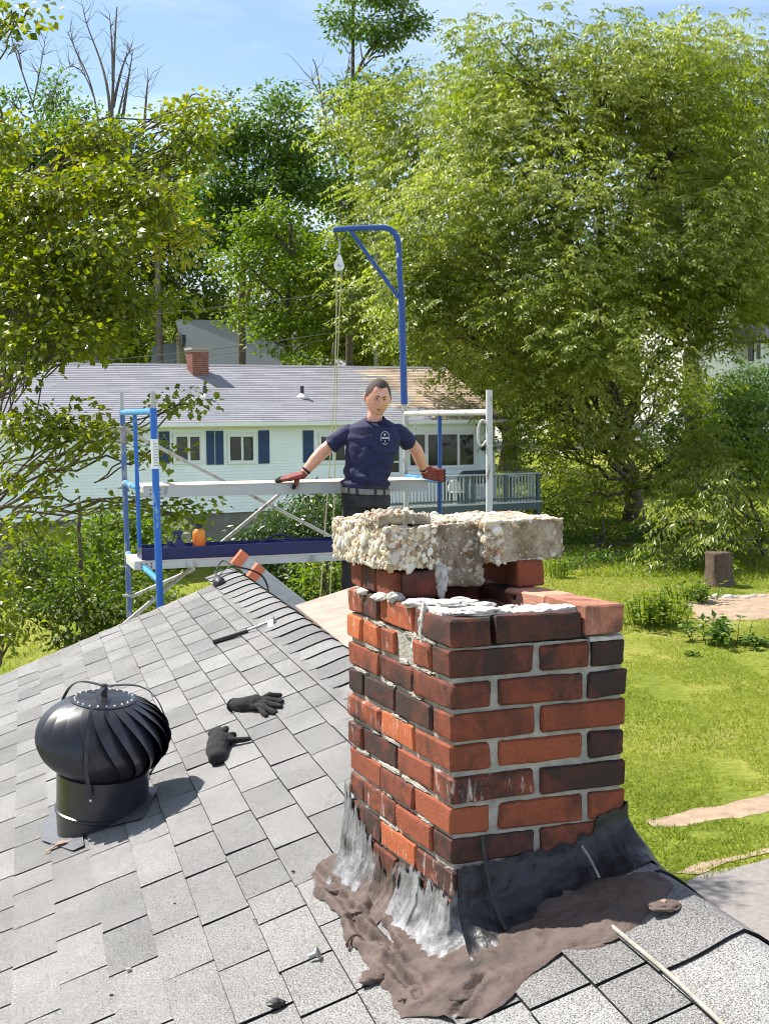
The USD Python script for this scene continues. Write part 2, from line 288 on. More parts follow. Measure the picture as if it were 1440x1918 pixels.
mat('skin', {'g': ('geometry', {}), 'n': ('noise_texture', {'scale': 26.0, 'detail': 4.0}), 'r': ('rgb_ramp', {'ramp': [(0.3, (0.50, 0.235, 0.155)), (0.7, (0.60, 0.31, 0.215))]}),
    'p': ('principled_bsdf', {'roughness': 0.5, 'subsurface_weight': 0.15, 'subsurface_scale': 0.01})}, [('g.position', 'n.vector'), ('n.fac', 'r.fac'), ('r.color', 'p.base_color')])
mplain('lips', (0.42, 0.15, 0.115), 0.5)
mplain('hair', (0.035, 0.018, 0.013), 0.8, var=0.5, scale=250, bump=0.6, bscale=500, bdist=0.003)
mplain('eye_white', (0.55, 0.5, 0.47), 0.3)
mplain('eye_dark', (0.015, 0.01, 0.01), 0.2)
mplain('shirt_navy', (0.008, 0.009, 0.048), 0.85, var=0.3, scale=9, bump=0.25, bscale=300, bdist=0.001)
mplain('print_pale', (0.55, 0.56, 0.6), 0.8)
mplain('trousers', (0.020, 0.019, 0.022), 0.9, var=0.4, scale=20, bump=0.3, bscale=90, bdist=0.004)
mplain('belt_grey', (0.17, 0.165, 0.16), 0.7)
mplain('glove_red', (0.20, 0.036, 0.025), 0.75, var=0.35, scale=60, bump=0.4, bscale=220, bdist=0.002)
mplain('boot', (0.09, 0.055, 0.03), 0.7)
# houses
mplain('siding', (0.74, 0.79, 0.79), 0.7, var=0.05, scale=1.0)
mplain('siding_cream', (0.66, 0.60, 0.42), 0.7, var=0.06)
mplain('siding_white', (0.76, 0.75, 0.72), 0.7, var=0.06)
mplain('trim_white', (0.66, 0.67, 0.66), 0.5, var=0.04)
mplain('gutter', (0.70, 0.70, 0.68), 0.45, var=0.05)
mplain('foundation', (0.15, 0.145, 0.12), 0.9, var=0.3, scale=2)
mplain('shutter', (0.014, 0.042, 0.11), 0.55, var=0.12)
mplain('window_dark', (0.008, 0.011, 0.010), 0.08, var=0.4, scale=0.8, spec=0.6)
mplain('curtain', (0.07, 0.075, 0.07), 0.9, var=0.4, scale=5)
mplain('small_brick', (0.20, 0.07, 0.045), 0.85, var=0.45, scale=7)
mplain('mortar_grey', (0.33, 0.27, 0.235), 0.9)
mplain('metal_dark', (0.03, 0.03, 0.035), 0.5)
mplain('lead_pale', (0.62, 0.61, 0.58), 0.6)
def mroof(name, base, dark, alt, amt):
    mat(name, {'at': ('attribute', {'attribute': 'rnd'}), 'g': ('geometry', {}), 'oi': ('object_info', {}), 'r': ('rgb_ramp', {'ramp': [(0, dark), (0.5, base), (1, tuple(c * 1.12 for c in base))]}),
               'n': ('noise_texture', {'scale': 0.6, 'detail': 7.0, 'roughness': 0.7}), 'r2': ('rgb_ramp', {'ramp': [(0.5 - amt, (0, 0, 0)), (0.72 - amt, (1, 1, 1))]}), 'mx': ('mix_color', {'b': alt}),
               'n2': ('noise_texture', {'scale': 22.0, 'detail': 4.0}), 'ml': ('mix_color', {'blend_type': 'multiply', 'fac': 0.5}), 'r3': ('rgb_ramp', {'ramp': [(0.3, (0.6, 0.6, 0.6)), (0.7, (1.25, 1.25, 1.25))]}),
               'p': ('principled_bsdf', {'roughness': 0.95, 'specular_ior_level': 0.2})},
        [('at.fac', 'r.fac'), ('g.position', 'n.vector'), ('n.fac', 'r2.fac'), ('r.color', 'mx.a'), ('r2.color', 'mx.fac'), ('g.position', 'n2.vector'), ('n2.fac', 'r3.fac'), ('mx.result', 'ml.a'), ('r3.color', 'ml.b'), ('ml.result', 'p.base_color')])
mroof('ranch_roof', (0.25, 0.25, 0.275), (0.205, 0.205, 0.23), (0.24, 0.237, 0.26), 0.0)
mroof('ranch_roof_old', (0.44, 0.345, 0.27), (0.33, 0.25, 0.19), (0.16, 0.105, 0.07), 0.02)
mroof('back_roof', (0.38, 0.38, 0.38), (0.34, 0.34, 0.34), (0.33, 0.33, 0.33), 0.0)
mplain('deck_green', (0.075, 0.10, 0.10), 0.7, var=0.15)
mplain('deck_rail', (0.34, 0.38, 0.37), 0.7, var=0.1)
mplain('deck_floor', (0.45, 0.44, 0.42), 0.8, var=0.15)
mplain('chair_white', (0.7, 0.7, 0.68), 0.5)
mplain('grill', (0.06, 0.065, 0.07), 0.5)
mplain('pole_wood', (0.34, 0.32, 0.29), 0.9, var=0.2, scale=8)
mplain('wire', (0.09, 0.09, 0.09), 0.6)
mplain('bin_tan', (0.55, 0.47, 0.36), 0.7)
mplain('stump', (0.075, 0.045, 0.028), 0.9, var=0.4, scale=6)
mplain('rock', (0.42, 0.40, 0.37), 0.9, var=0.25, scale=6)
# land
mat('grass_ground', {'g': ('geometry', {}), 'n': ('noise_texture', {'scale': 0.33, 'detail': 6.0, 'roughness': 0.62}), 'n2': ('noise_texture', {'scale': 9.0, 'detail': 5.0, 'roughness': 0.7}),
    'r': ('rgb_ramp', {'ramp': [(0.25, (0.095, 0.125, 0.016)), (0.45, (0.165, 0.20, 0.028)), (0.58, (0.225, 0.24, 0.045)), (0.72, (0.30, 0.26, 0.10))]}),
    'r2': ('rgb_ramp', {'ramp': [(0.3, (0.45, 0.5, 0.45)), (0.7, (1.35, 1.3, 1.2))]}), 'ml': ('mix_color', {'blend_type': 'multiply', 'fac': 0.8}),
    'b': ('bump', {'strength': 0.9, 'distance': 0.08}), 'p': ('principled_bsdf', {'roughness': 0.95, 'specular_ior_level': 0.1})},
    [('g.position', 'n.vector'), ('g.position', 'n2.vector'), ('n.fac', 'r.fac'), ('n2.fac', 'r2.fac'), ('r.color', 'ml.a'), ('r2.color', 'ml.b'), ('ml.result', 'p.base_color'), ('n2.fac', 'b.height'), ('b.normal', 'p.normal')])
mleaf('grass_blade', [(0, (0.09, 0.14, 0.012)), (0.4, (0.165, 0.215, 0.020)), (0.7, (0.24, 0.27, 0.038)), (1, (0.34, 0.30, 0.10))], 0.35, 0.4, 0.6, 0.2)
mplain('dirt', (0.29, 0.21, 0.14), 0.95, var=0.3, scale=3, bump=0.6, bscale=14, bdist=0.05, detail=8)
mplain('asphalt_pale', (0.20, 0.18, 0.165), 0.95, var=0.18, scale=9, bump=0.4, bscale=60, bdist=0.02, detail=8)
mplain('road_pale', (0.40, 0.385, 0.355), 0.95, var=0.12, scale=2)
mplain('bark', (0.085, 0.065, 0.048), 0.95, var=0.45, scale=7, bump=0.8, bscale=14, bdist=0.05)
mplain('bark_pale', (0.20, 0.165, 0.13), 0.95, var=0.4, scale=8, bump=0.6, bscale=14, bdist=0.04)
mplain('bark_bare', (0.13, 0.105, 0.09), 0.95, var=0.3, scale=4)
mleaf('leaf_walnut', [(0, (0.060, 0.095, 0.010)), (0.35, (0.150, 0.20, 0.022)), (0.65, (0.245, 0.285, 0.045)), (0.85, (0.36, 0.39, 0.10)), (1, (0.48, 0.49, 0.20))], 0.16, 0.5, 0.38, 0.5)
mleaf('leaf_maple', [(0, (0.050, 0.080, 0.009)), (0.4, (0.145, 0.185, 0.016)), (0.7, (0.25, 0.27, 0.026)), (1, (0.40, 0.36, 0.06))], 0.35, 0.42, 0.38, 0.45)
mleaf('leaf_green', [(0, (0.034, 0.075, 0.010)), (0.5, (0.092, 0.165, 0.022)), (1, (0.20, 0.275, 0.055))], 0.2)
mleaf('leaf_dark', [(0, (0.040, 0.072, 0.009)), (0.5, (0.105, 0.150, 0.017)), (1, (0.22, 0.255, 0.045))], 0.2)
mleaf('leaf_bright', [(0, (0.075, 0.135, 0.012)), (0.5, (0.145, 0.215, 0.020)), (1, (0.25, 0.29, 0.04))], 0.4)
mleaf('leaf_glossy', [(0, (0.022, 0.048, 0.009)), (0.5, (0.048, 0.088, 0.014)), (1, (0.11, 0.155, 0.02))], 0.7, 0.3, 0.28, 0.6)

# ================================================================== LAND
def gz(x, y):
    x, y = np.asarray(x, float), np.asarray(y, float)
    z = np.where(y < 20, 0, np.where(y < 120, 0.05 * (y - 20), np.where(y < 230, 5 + 0.16 * (y - 120), 22.6 + 0.01 * (y - 230))))
    return z + 0.12 * np.sin(x * 0.21 + 1) * np.sin(y * 0.17) * np.clip((y - 14) / 20, 0, 1)
def ghit(px, py):
    d = ray(px, py); lo = 3.0
    for t in np.linspace(3, 400, 4000):
        p = CAM + d * t
        if p[2] <= gz(p[0], p[1]):
            return V3([p[0], p[1], float(gz(p[0], p[1]))])
    return CAM + d * 400
ys = np.concatenate([np.linspace(-40, 14, 10), np.linspace(16, 70, 82), np.linspace(72, 250, 60), np.linspace(300, 1600, 10)])
xs = np.concatenate([np.linspace(-1500, -70, 12), np.linspace(-60, 60, 121), np.linspace(70, 1500, 12)])
GX, GY = np.meshgrid(xs, ys); GZ = gz(GX, GY)
idx = np.arange(GX.size).reshape(GX.shape)
GF = np.stack([idx[:-1, :-1], idx[:-1, 1:], idx[1:, 1:], idx[1:, :-1]], -1).reshape(-1, 4)
struct('ground', (np.stack([GX, GY, GZ], -1).reshape(-1, 3), tri(GF)), 'grass_ground', smooth=True)
def ground_sheet(name, pxs, m, lift=0.012, cell=0.35, ragged=0.12, seed=0, kind='structure'):
    """irregular sheet on the ground whose outline goes through the given points of the land"""
    poly = Polygon([ghit(*p)[:2] for p in pxs]).buffer(0)
    pts = np.array(poly.segmentize(0.25).exterior.coords)[:-1]
    q = np.c_[pts, np.zeros(len(pts))]
    pts = pts + ragged * np.c_[fbm(q, 1.1, seed), fbm(q, 1.1, seed + 9)] * 4
    poly = Polygon(pts).buffer(0)
    x0, y0, x1, y1 = poly.bounds
    V, F = blob_grid(poly, cell)
    z = gz(V[:, 0], V[:, 1]) + lift
    return struct(name, (np.c_[V, z], F), m, smooth=True, kind=kind)
def blob_grid(poly, cell):
    """triangulated grid clipped to a polygon, the rim drawn on to its outline"""
    x0, y0, x1, y1 = poly.bounds
    gx, gy = np.arange(x0 - cell, x1 + 2 * cell, cell), np.arange(y0 - cell, y1 + 2 * cell, cell)
    X, Y = np.meshgrid(gx, gy); P = np.stack([X.ravel(), Y.ravel()], 1)
    inside = shapely.contains_xy(poly, P[:, 0], P[:, 1]); id_ = np.arange(len(P)).reshape(X.shape)
    q = np.stack([id_[:-1, :-1], id_[:-1, 1:], id_[1:, 1:], id_[1:, :-1]], -1).reshape(-1, 4)
    keep = q[inside[q].any(1)]
    used = np.unique(keep); mp = -np.ones(len(P), int); mp[used] = np.arange(len(used)); P2 = P[used]; ins = inside[used]
    b = poly.boundary; out = np.nonzero(~ins)[0]
    if len(out):
        pts = shapely.points(P2[out]); pr = shapely.line_interpolate_point(b, shapely.line_locate_point(b, pts))
        P2[out] = np.c_[shapely.get_x(pr), shapely.get_y(pr)]
    return P2, tri(mp[keep])
ground_sheet('driveway', [(1225, 1700), (1290, 1652), (1360, 1628), (1440, 1604), (1600, 1560), (1700, 1700), (1640, 1918), (1300, 1918)], 'asphalt_pale', 0.008, seed=1)
ground_sheet('dirt_path', [(1235, 1553), (1215, 1538), (1285, 1515), (1350, 1512), (1440, 1494), (1560, 1470), (1560, 1500), (1440, 1523), (1370, 1541), (1290, 1552)], 'dirt', 0.004, 0.2, ragged=0.2, seed=2)
ground_sheet('dirt_path', [(1255, 1640), (1300, 1622), (1370, 1606), (1440, 1590), (1580, 1560), (1580, 1572), (1440, 1600), (1360, 1616), (1300, 1642)], 'dirt', 0.012, ragged=0.05, seed=3)
ground_sheet('garden_soil', [(1280, 1135), (1310, 1120), (1380, 1116), (1440, 1112), (1560, 1105), (1560, 1150), (1440, 1160), (1380, 1165), (1310, 1163)], 'dirt', 0.005, ragged=0.10, seed=4)
ground_sheet('street', [(925, 800), (1060, 786), (1200, 775), (1600, 765), (1600, 800), (1300, 808), (1140, 830), (1050, 850), (930, 846)], 'road_pale', 0.014, 0.8, ragged=0.1, seed=5)

# ================================================================== THE HOUSE WE STAND ON
YAW = math.radians(14.5)
RD = V3([-math.sin(YAW), math.cos(YAW), 0]); PD = V3([-math.cos(YAW), -math.sin(YAW), 0])
HR, TAN = 0.97, 0.39
R0 = onplane(653, 1218, [0, 0, HC - HR], V3([0, 0, 1.0]))
SD = nrm(PD + V3([0, 0, -TAN])); SR = nrm(-PD + V3([0, 0, -0.86]))
RN = np.cross(RD, SD); RN = RN if RN[2] > 0 else -RN
RN2 = np.cross(RD, SR); RN2 = RN2 if RN2[2] > 0 else -RN2
def roof(r, s, h=0.0): return R0 + np.multiply.outer(r, RD) + np.multiply.outer(s, SD) + np.multiply.outer(h, RN)
def roofR(r, s, h=0.0): return R0 + np.multiply.outer(r, RD) + np.multiply.outer(s, SR) + np.multiply.outer(h, RN2)
def roof_hit(px, py):
    q = onplane(px, py, R0, RN) - R0; return q @ RD, q @ SD
house = thing('shingled_house', 'house under the pale grey shingle roof in the foreground that carries the brick chimney', 'house', loc=(R0[0], R0[1], 0))
RF, RNEAR, SLEN = 2.95, -6.0, 3.3
deck = [roof(RNEAR, 0, -0.012), roof(RF, 0, -0.012), roof(RF, SLEN, -0.012), roof(RNEAR, SLEN, -0.012)]
dk = obox(roof(RNEAR, 0, -0.05), RD * (RF - RNEAR), SD * SLEN, RN * 0.042)
dk2 = obox(roofR(RNEAR, 0, -0.05), RD * (RF - RNEAR), SR * 2.5, RN2 * 0.042)
part('roof_deck', cat(dk, dk2), 'roof_felt', house)
rng = np.random.default_rng(5)
EXP = 0.1285
cands = []
def tab(fr, r0, r1, s0, th, sk, N, top=0.0015):
    """one shingle tab: thin at its hidden top edge, thick at its lower edge"""
    s1 = s0 + EXP + 0.002
    j = rng.normal(0, 0.0012, 8)
    a = [fr(r0, s0 - 0.02, -0.004), fr(r1, s0 - 0.02, -0.004), fr(r1 + j[0], s1 + sk + j[1], -0.004), fr(r0 + j[2], s1 + j[3], -0.004)]
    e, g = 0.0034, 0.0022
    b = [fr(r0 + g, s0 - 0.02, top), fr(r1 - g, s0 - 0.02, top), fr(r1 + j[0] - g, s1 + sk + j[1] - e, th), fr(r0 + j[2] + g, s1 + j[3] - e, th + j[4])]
    return a, b
def tabmesh(a, b):
    v, f = hexa(a + b)
    t = trimesh.Trimesh(v, f, process=False)
    if t.volume < 0: f = f[:, ::-1]
    return v, f
for k in range(26):
    s0 = 0.165 + EXP * k; r = RNEAR + rng.uniform(0, 0.3)
    while r < RF + 0.02:
        w = 0.305 * rng.choice([1, 1, 1, 0.62, 0.8, 1.25]); r1 = min(r + w, RF + 0.03)
        a, b = tab(roof, r + 0.0028, r1 - 0.0028, s0, 0.0085 + rng.uniform(0, 0.003), rng.normal(0, 0.001), RN)
        c = (a[2] + a[0]) / 2; d = (c - CAM) @ CF
        px, py = proj(c) if d > 0.3 else (-9e3, -9e3)
        vis = d > 0.5 and -90 < px < 1500 and 1000 < py < 2010
        cands.append((0 if vis else 1, d, a, b)); r = r1
cands.sort(key=lambda q: (q[0], q[1]))
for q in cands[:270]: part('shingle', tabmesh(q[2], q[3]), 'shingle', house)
rest = [tabmesh(q[2], q[3]) for q in cands[270:]]
for k in range(18):
    s0 = 0.165 + EXP * k; r = RNEAR
    while r < RF:
        a, b = tab(roofR, r + 0.002, r + 0.303, s0, 0.008, 0, RN2); rest.append(tabmesh(a, b)); r += 0.305
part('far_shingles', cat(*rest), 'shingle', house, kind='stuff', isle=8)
# ridge: caps bent over the top, each lapping the next
def capstrip(r0, r1, half, h0, h1, wob=0.0, n=13, thick=0.005):
    t = np.linspace(-1, 1, n); out = []
    rows = []
    for rr, hh in ((r0, h0), (r1, h1)):
        for off in (0, -thick):
            P = []
            for q in t:
                s = abs(q) * half; rad = 0.05
                lift = rad * 0.36 * math.exp(-(s / rad) ** 2)
                base = (roof if q < 0 else roofR)(rr + wob * math.sin(q * 2.6), s, hh + off) if s > 0.012 else R0 + RD * rr + V3([0, 0, hh + off - 0.004])
                P.append(base - V3([0, 0, lift * 0.45]))
            rows.append(np.array(P))
    V = np.vstack(rows); i = np.arange(n - 1); F = []
    def quad(a, b): F.append(np.stack([a + i, a + i + 1, b + i + 1, b + i], 1))
    quad(0, 2 * n); quad(3 * n, n); quad(n, 0); quad(2 * n, 3 * n)
    F.append(np.array([[0, 2 * n, 3 * n, n], [n - 1, 2 * n - 1, 4 * n - 1, 3 * n - 1]]))
    v, f = V, tri(np.vstack(F))
    t_ = trimesh.Trimesh(v, f, process=False); t_.fix_normals()
    return np.array(t_.vertices), np.array(t_.faces)
r = RF + 0.35
cap_i = 0
while r > RNEAR:
    e = 0.213 if r > -2.0 else 0.36
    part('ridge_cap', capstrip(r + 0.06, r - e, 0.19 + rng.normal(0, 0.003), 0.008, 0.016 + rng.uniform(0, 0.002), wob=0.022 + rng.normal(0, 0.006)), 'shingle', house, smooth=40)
    r -= e + rng.normal(0, 0.004)
# starter strip seen as a thin ledge beside the caps
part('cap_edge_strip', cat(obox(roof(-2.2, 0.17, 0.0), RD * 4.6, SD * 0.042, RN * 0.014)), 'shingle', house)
part('rake_board', cat(obox(roof(RF + 0.032, 0.02, -0.11), RD * 0.03, SD * (SLEN - 0.02), RN * 0.11), obox(roofR(RF + 0.032, 0.02, -0.11), RD * 0.03, SR * 2.48, RN2 * 0.11)), 'wood_grey', house)
# walls below
hw = SLEN * math.cos(math.atan(TAN)) - 0.35; ez = roof(0, SLEN, 0)[2] + 0.05; hr = 2.5 * math.cos(math.atan(.86)) - .2; ezr = roofR(0, 2.5, 0)[2]
c0 = R0 + RD * (RNEAR + 0.1); c1 = R0 + RD * (RF - 0.25)
def prism_wall(c):
    pts = [c + PD * hw, c - PD * hr, c - PD * hr, c, c + PD * hw]
    zs = [0, 0, ezr + 0.05, R0[2] - 0.16, ez + 0.1]
    return [V3([p[0], p[1], z]) for p, z in zip(pts, zs)]
A, B = prism_wall(c0), prism_wall(c1)
wv = np.array(A + B); wf = [[0, 1, 2], [0, 2, 3], [0, 3, 4], [5, 7, 6], [5, 8, 7], [5, 9, 8], [0, 4, 9], [0, 9, 5], [1, 6, 7], [1, 7, 2]]
part('wall', (wv, np.array(wf)), 'siding_cream', house)

# ================================================================== RANCH HOUSE ACROSS THE YARD
YR = math.radians(30)
RA = V3([math.cos(YR), math.sin(YR), 0]); RNN = V3([math.sin(YR), -math.cos(YR), 0])
W0 = at(720, 800, 53.0)
def wp(px, py, out=0.0):
    q = onplane(px, py, W0 + RNN * out, RNN) - W0; return q @ RA, q[2] + W0[2]
def wpt(a, z, out=0.0): return V3([*(W0 + RA * a + RNN * out)[:2], z])
def wbox(a0, a1, z0, z1, o0, o1): return obox(wpt(a0, z0, o0), RA * (a1 - a0), V3([0, 0, z1 - z0]), RNN * (o1 - o0))
aR = wp(926, 830)[0]; aL = wp(-120, 830)[0]
zE = wp(500, 796, 0.4)[1]; zB = wp(410, 961)[1]; zG = 0.9
ranch = thing('ranch_house', 'long pale sided ranch house with grey shingle roof and navy shutters across the yard', 'house', loc=(W0[0], W0[1], zG))
DEP = 8.4
part('wall', wbox(aL, aR, zB, zE - 0.05, -DEP, -0.03), 'siding', ranch)
cl = []
zc = zB
while zc < zE - 0.1:
    h = 0.115
    a = [wpt(aL, zc, -0.03), wpt(aR, zc, -0.03), wpt(aR, zc, 0.0), wpt(aL, zc, 0.0), wpt(aL, zc + h, -0.03), wpt(aR, zc + h, -0.03), wpt(aR, zc + h, -0.022), wpt(aL, zc + h, -0.022)]
    v, f = hexa(a); t = trimesh.Trimesh(v, f); t.fix_normals(); cl.append((np.array(t.vertices), np.array(t.faces))); zc += h
part('clapboards', cat(*cl), 'siding', ranch, kind='stuff')
part('foundation', wbox(aL + 0.05, aR - 0.05, zG - 0.5, zB, -DEP + 0.05, -0.08), 'foundation', ranch)
part('corner_board', wbox(aR - 0.14, aR + 0.02, zB, zE - 0.06, -0.14, 0.02), 'trim_white', ranch)
# roof
OUT = 0.4; RUN = DEP / 2 + OUT
zR = wp(560, 692, OUT - RUN)[1]
pitch = (zR - zE) / RUN
def rp(a, d, h=0.0, back=False):
    """point on the ranch roof: a along the house, d up the slope from the eave (horizontal)"""
    o = OUT - d if not back else OUT - 2 * RUN + d
    return wpt(a, zE + d * pitch + h, o)
aRe, aLe = aR + 0.35, aL - 0.3
split = wp(790, 740, 0.0)[0]
sh_new, sh_old = [], []
rgr = np.random.default_rng(8)
part('roof', cat(hexa([rp(aLe, 0), rp(aRe, 0), rp(aRe, RUN), rp(aLe, RUN), rp(aLe, 0, 0.12), rp(aRe, 0, 0.12), rp(aRe, RUN, 0.12), rp(aLe, RUN, 0.12)]),
                 hexa([rp(aRe, 0, 0, True), rp(aLe, 0, 0, True), rp(aLe, RUN, 0, True), rp(aRe, RUN, 0, True), rp(aRe, 0, .12, True), rp(aLe, 0, .12, True), rp(aLe, RUN, .12, True), rp(aRe, RUN, .12, True)])), 'metal_dark', ranch)
d = 0.0
while d < RUN - 0.02:
    a = aLe - rgr.uniform(0, 0.9)
    while a < aRe:
        a2 = a + 0.92; b0, b1 = max(a, aLe), min(a2, aRe)
        if b1 > b0 + 0.02:
            q = hexa([rp(b0, d, .121), rp(b1, d, .121), rp(b1, min(d + .16, RUN), .121), rp(b0, min(d + .16, RUN), .121), rp(b0, d, .142), rp(b1, d, .142), rp(b1, min(d + .16, RUN), .126), rp(b0, min(d + .16, RUN), .126)])
            (sh_old if (b0 + b1) / 2 > split + rgr.normal(0, 0.45) else sh_new).append(q)
        a = a2
    d += 0.15
part('roof_shingles', cat(*sh_new), 'ranch_roof', ranch, kind='stuff', isle=8)
part('roof_shingles', cat(*sh_old), 'ranch_roof_old', ranch, kind='stuff', isle=8, label='weathered tan shingles at the right end')
part('ridge_cap', cat(obox(rp(aLe, RUN - 0.12, .135), RA * (aRe - aLe), rp(0, RUN, .16) - rp(0, RUN - 0.12, .135), V3([0, 0, 0.015]))), 'ranch_roof', ranch)
part('gutter', cat(wbox(aLe, aRe, zE - 0.02, zE + 0.12, OUT, OUT + 0.12)), 'gutter', ranch)
part('soffit', wbox(aLe, aRe, zE - 0.06, zE - 0.02, -0.03, OUT), 'trim_white', ranch)
gv = np.array([wpt(aR, zE - 0.05, 0), wpt(aR, zE - 0.05, -DEP), wpt(aR, zR - 0.05, -DEP / 2)])
part('gable', (gv, np.array([[0, 1, 2]])), 'siding', ranch)
# brick chimney of the ranch
ch_a, ch_z = wp(377, 722, OUT - RUN * 0.80)
cw = 0.66; o1 = OUT - RUN * 0.80
zc0 = wp(377, 728, o1)[1] - 0.4; zc1 = wp(377, 655, o1)[1]
rchim = part('chimney', wbox(ch_a - cw / 2 + .01, ch_a + cw / 2 - .01, zc0, zc1, o1 - 0.6, o1 - .01), 'mortar_grey', ranch)
bk = []
z = zc0
k = 0
while z < zc1 - 0.08:
    for fr_ in range(2):
        L = cw if fr_ == 0 else 0.6
        e = (0 if k % 2 else -0.1)
        while e < L:
            e0, e1 = max(e, 0), min(e + 0.2, L)
            if e1 - e0 > 0.03:
                bk.append(wbox(ch_a - cw / 2 + e0, ch_a - cw / 2 + e1, z, z + 0.065, o1 - 0.02, o1) if fr_ == 0 else
                          obox(wpt(ch_a - cw / 2 - 0.005, z, o1 - e1), RA * 0.02, RNN * (e1 - e0), V3([0, 0, 0.065])))
            e += 0.212
    z += 0.078; k += 1
part('chimney_bricks', cat(*bk), 'small_brick', rchim, kind='stuff')
part('chimney_cap', wbox(ch_a - cw / 2 - .06, ch_a + cw / 2 + .06, zc1, zc1 + 0.09, o1 - 0.66, o1 + 0.06), 'mortar_grey', rchim)
for px, py0, py1 in ((384, 737, 757), (566, 735, 755)):
    dd = OUT - RUN * 0.42; a_, _ = wp(px, py1, dd); zz0 = rp(a_, RUN * 0.42, .14)[2]; hh = wp(px, py0, dd)[1] - wp(px, py1, dd)[1]
    c = wpt(a_, zz0, dd)
    vp = part('vent_pipe', tube([c - V3([0, 0, 0.1]), c + V3([0, 0, hh])], 0.075, 10), 'metal_dark', ranch)
    part('pipe_boot', lathe([(0.24, -0.08), (0.22, 0.0), (0.10, 0.10), (0.08, 0.12)], 12, c), 'lead_pale', vp)
def window(x0, y0, x1, y1, panes, name='window'):
    a0, z1 = wp(x0, y0); a1, z0 = wp(x1, y1)
    t = 0.10
    fr = part(name, cat(wbox(a0, a1, z1 - t, z1, -0.02, 0.04), wbox(a0, a1, z0, z0 + t, -0.02, 0.05), wbox(a0, a0 + t, z0 + t, z1 - t, -0.02, 0.04), wbox(a1 - t, a1, z0 + t, z1 - t, -0.02, 0.04)), 'trim_white', ranch)
    for (p0, p1, q0, q1) in panes:
        b0, c1 = wp(p0, q0); b1, c0 = wp(p1, q1)
        e = 0.05
        part('sash', cat(wbox(b0 - e, b1 + e, c1, c1 + e, 0, 0.03), wbox(b0 - e, b1 + e, c0 - e, c0, 0, 0.03), wbox(b0 - e, b0, c0, c1, 0, 0.03), wbox(b1, b1 + e, c0, c1, 0, 0.03)), 'trim_white', fr)
        part('pane', wbox(b0, b1, c0, c1, -0.02, 0.008), 'window_dark', fr)
    pb0, pc1 = a0 + t, z1 - t
    part('casing', wbox(a0 + t, a1 - t, z0 + t, z1 - t, -0.03, 0.004), 'trim_white', fr)
    return fr
window(323, 812, 381, 868, [(330, 351.5, 818, 862), (355.5, 374, 818, 862)])
w2 = window(425, 812, 479, 868, [(430, 451.5, 818, 862), (455, 474, 818, 862)])
window(596, 812, 650, 868, [(601, 622, 818, 862), (627, 645, 818, 862)])
window(757, 807, 893, 876, [(767, 795.5, 814, 871), (801, 856, 814, 871), (860, 886.5, 814, 870)], 'picture_window')
window(726, 836, 752, 890, [(731, 747, 841, 863), (731, 747, 867, 884)])
for px0, px1, py0, py1 in ((453.3, 454.5, 817, 863),):
    pass
for _q in [wbox(wp(p, 840)[0] - 0.05, wp(p, 840)[0] + 0.05, wp(p, 861)[1], wp(p, 819)[1], 0.009, 0.013) for p in (461, 465, 469.5, 472, 433)]: part('curtain', _q, 'curtain', w2)
for x0, x1, y0, y1 in ((297, 318, 808, 868), (386, 401.6, 807, 870), (403, 418.8, 807, 870), (483.5, 504.5, 806, 868), (567, 587.5, 806, 866)):
    a0, z1 = wp(x0, y0); a1, z0 = wp(x1, y1)
    s_ = part('shutter', cat(wbox(a0, a1, z0, z1, 0.0, 0.03)), 'shutter', ranch)
    lv = []; z = z0 + 0.09
    mid = (z0 + z1) / 2
    while z < z1 - 0.12:
        if abs(z - mid) > 0.07:
            lv.append(hexa([wpt(a0 + .06, z, .03), wpt(a1 - .06, z, .03), wpt(a1 - .06, z, .048), wpt(a0 + .06, z, .048), wpt(a0 + .06, z + .045, .03), wpt(a1 - .06, z + .045, .03), wpt(a1 - .06, z + .045, .034), wpt(a0 + .06, z + .045, .034)]))
        z += 0.055
    part('louvres', cat(*lv), 'shutter', s_, kind='stuff')
a_, z_ = wp(905, 832); lam = part('wall_lamp', cat(wbox(a_ - .1, a_ + .1, z_ - .25, z_ - .05, 0, .16), wbox(a_ - .06, a_ + .06, z_ - .05, z_ + .1, 0, .1)), 'metal_dark', ranch)

# deck with balustrade in front of the right end
def dkp(px, py, Y): return at(px, py, Y)
deckt = thing('deck', 'grey green raised deck with baluster railing in front of the picture window', 'deck', loc=tuple(wpt(wp(840, 900)[0], 1.2, 1.5)))
DO = 2.6
d0, zt = wp(728, 893, DO); d1, _ = wp(1012, 886, DO); zf = wp(850, 947, DO)[1]
zt = wp(850, 890, DO)[1]
part('floor', wbox(d0 - 0.1, d1 + 0.05, zf - 0.02, zf + 0.05, 0.02, DO + 0.05), 'deck_floor', deckt)
part('skirt', wbox(d0 - 0.1, d1 + 0.05, zf - 0.3, zf - 0.02, DO - 0.03, DO + 0.03), 'deck_green', deckt)
part('top_rail', wbox(d0, d1, zt - 0.05, zt, DO - 0.07, DO + 0.07), 'deck_rail', deckt)
part('bottom_rail', wbox(d0, d1, zf + 0.12, zf + 0.19, DO - 0.03, DO + 0.03), 'deck_green', deckt)
part('top_rail', obox(wpt(d1 - .1, zt - .05, DO), RA * 0.12, -RNN * DO, V3([0, 0, 0.05])), 'deck_rail', deckt, label='side rail running back to the house')
for px in (822, 873, 886, 946, 1008):
    a_ = wp(px, 915, DO)[0]; part('post', wbox(a_ - .07, a_ + .07, 0.6, zt - .05, DO - .08, DO + .04), 'deck_green', deckt)
a_ = d0 + 0.1
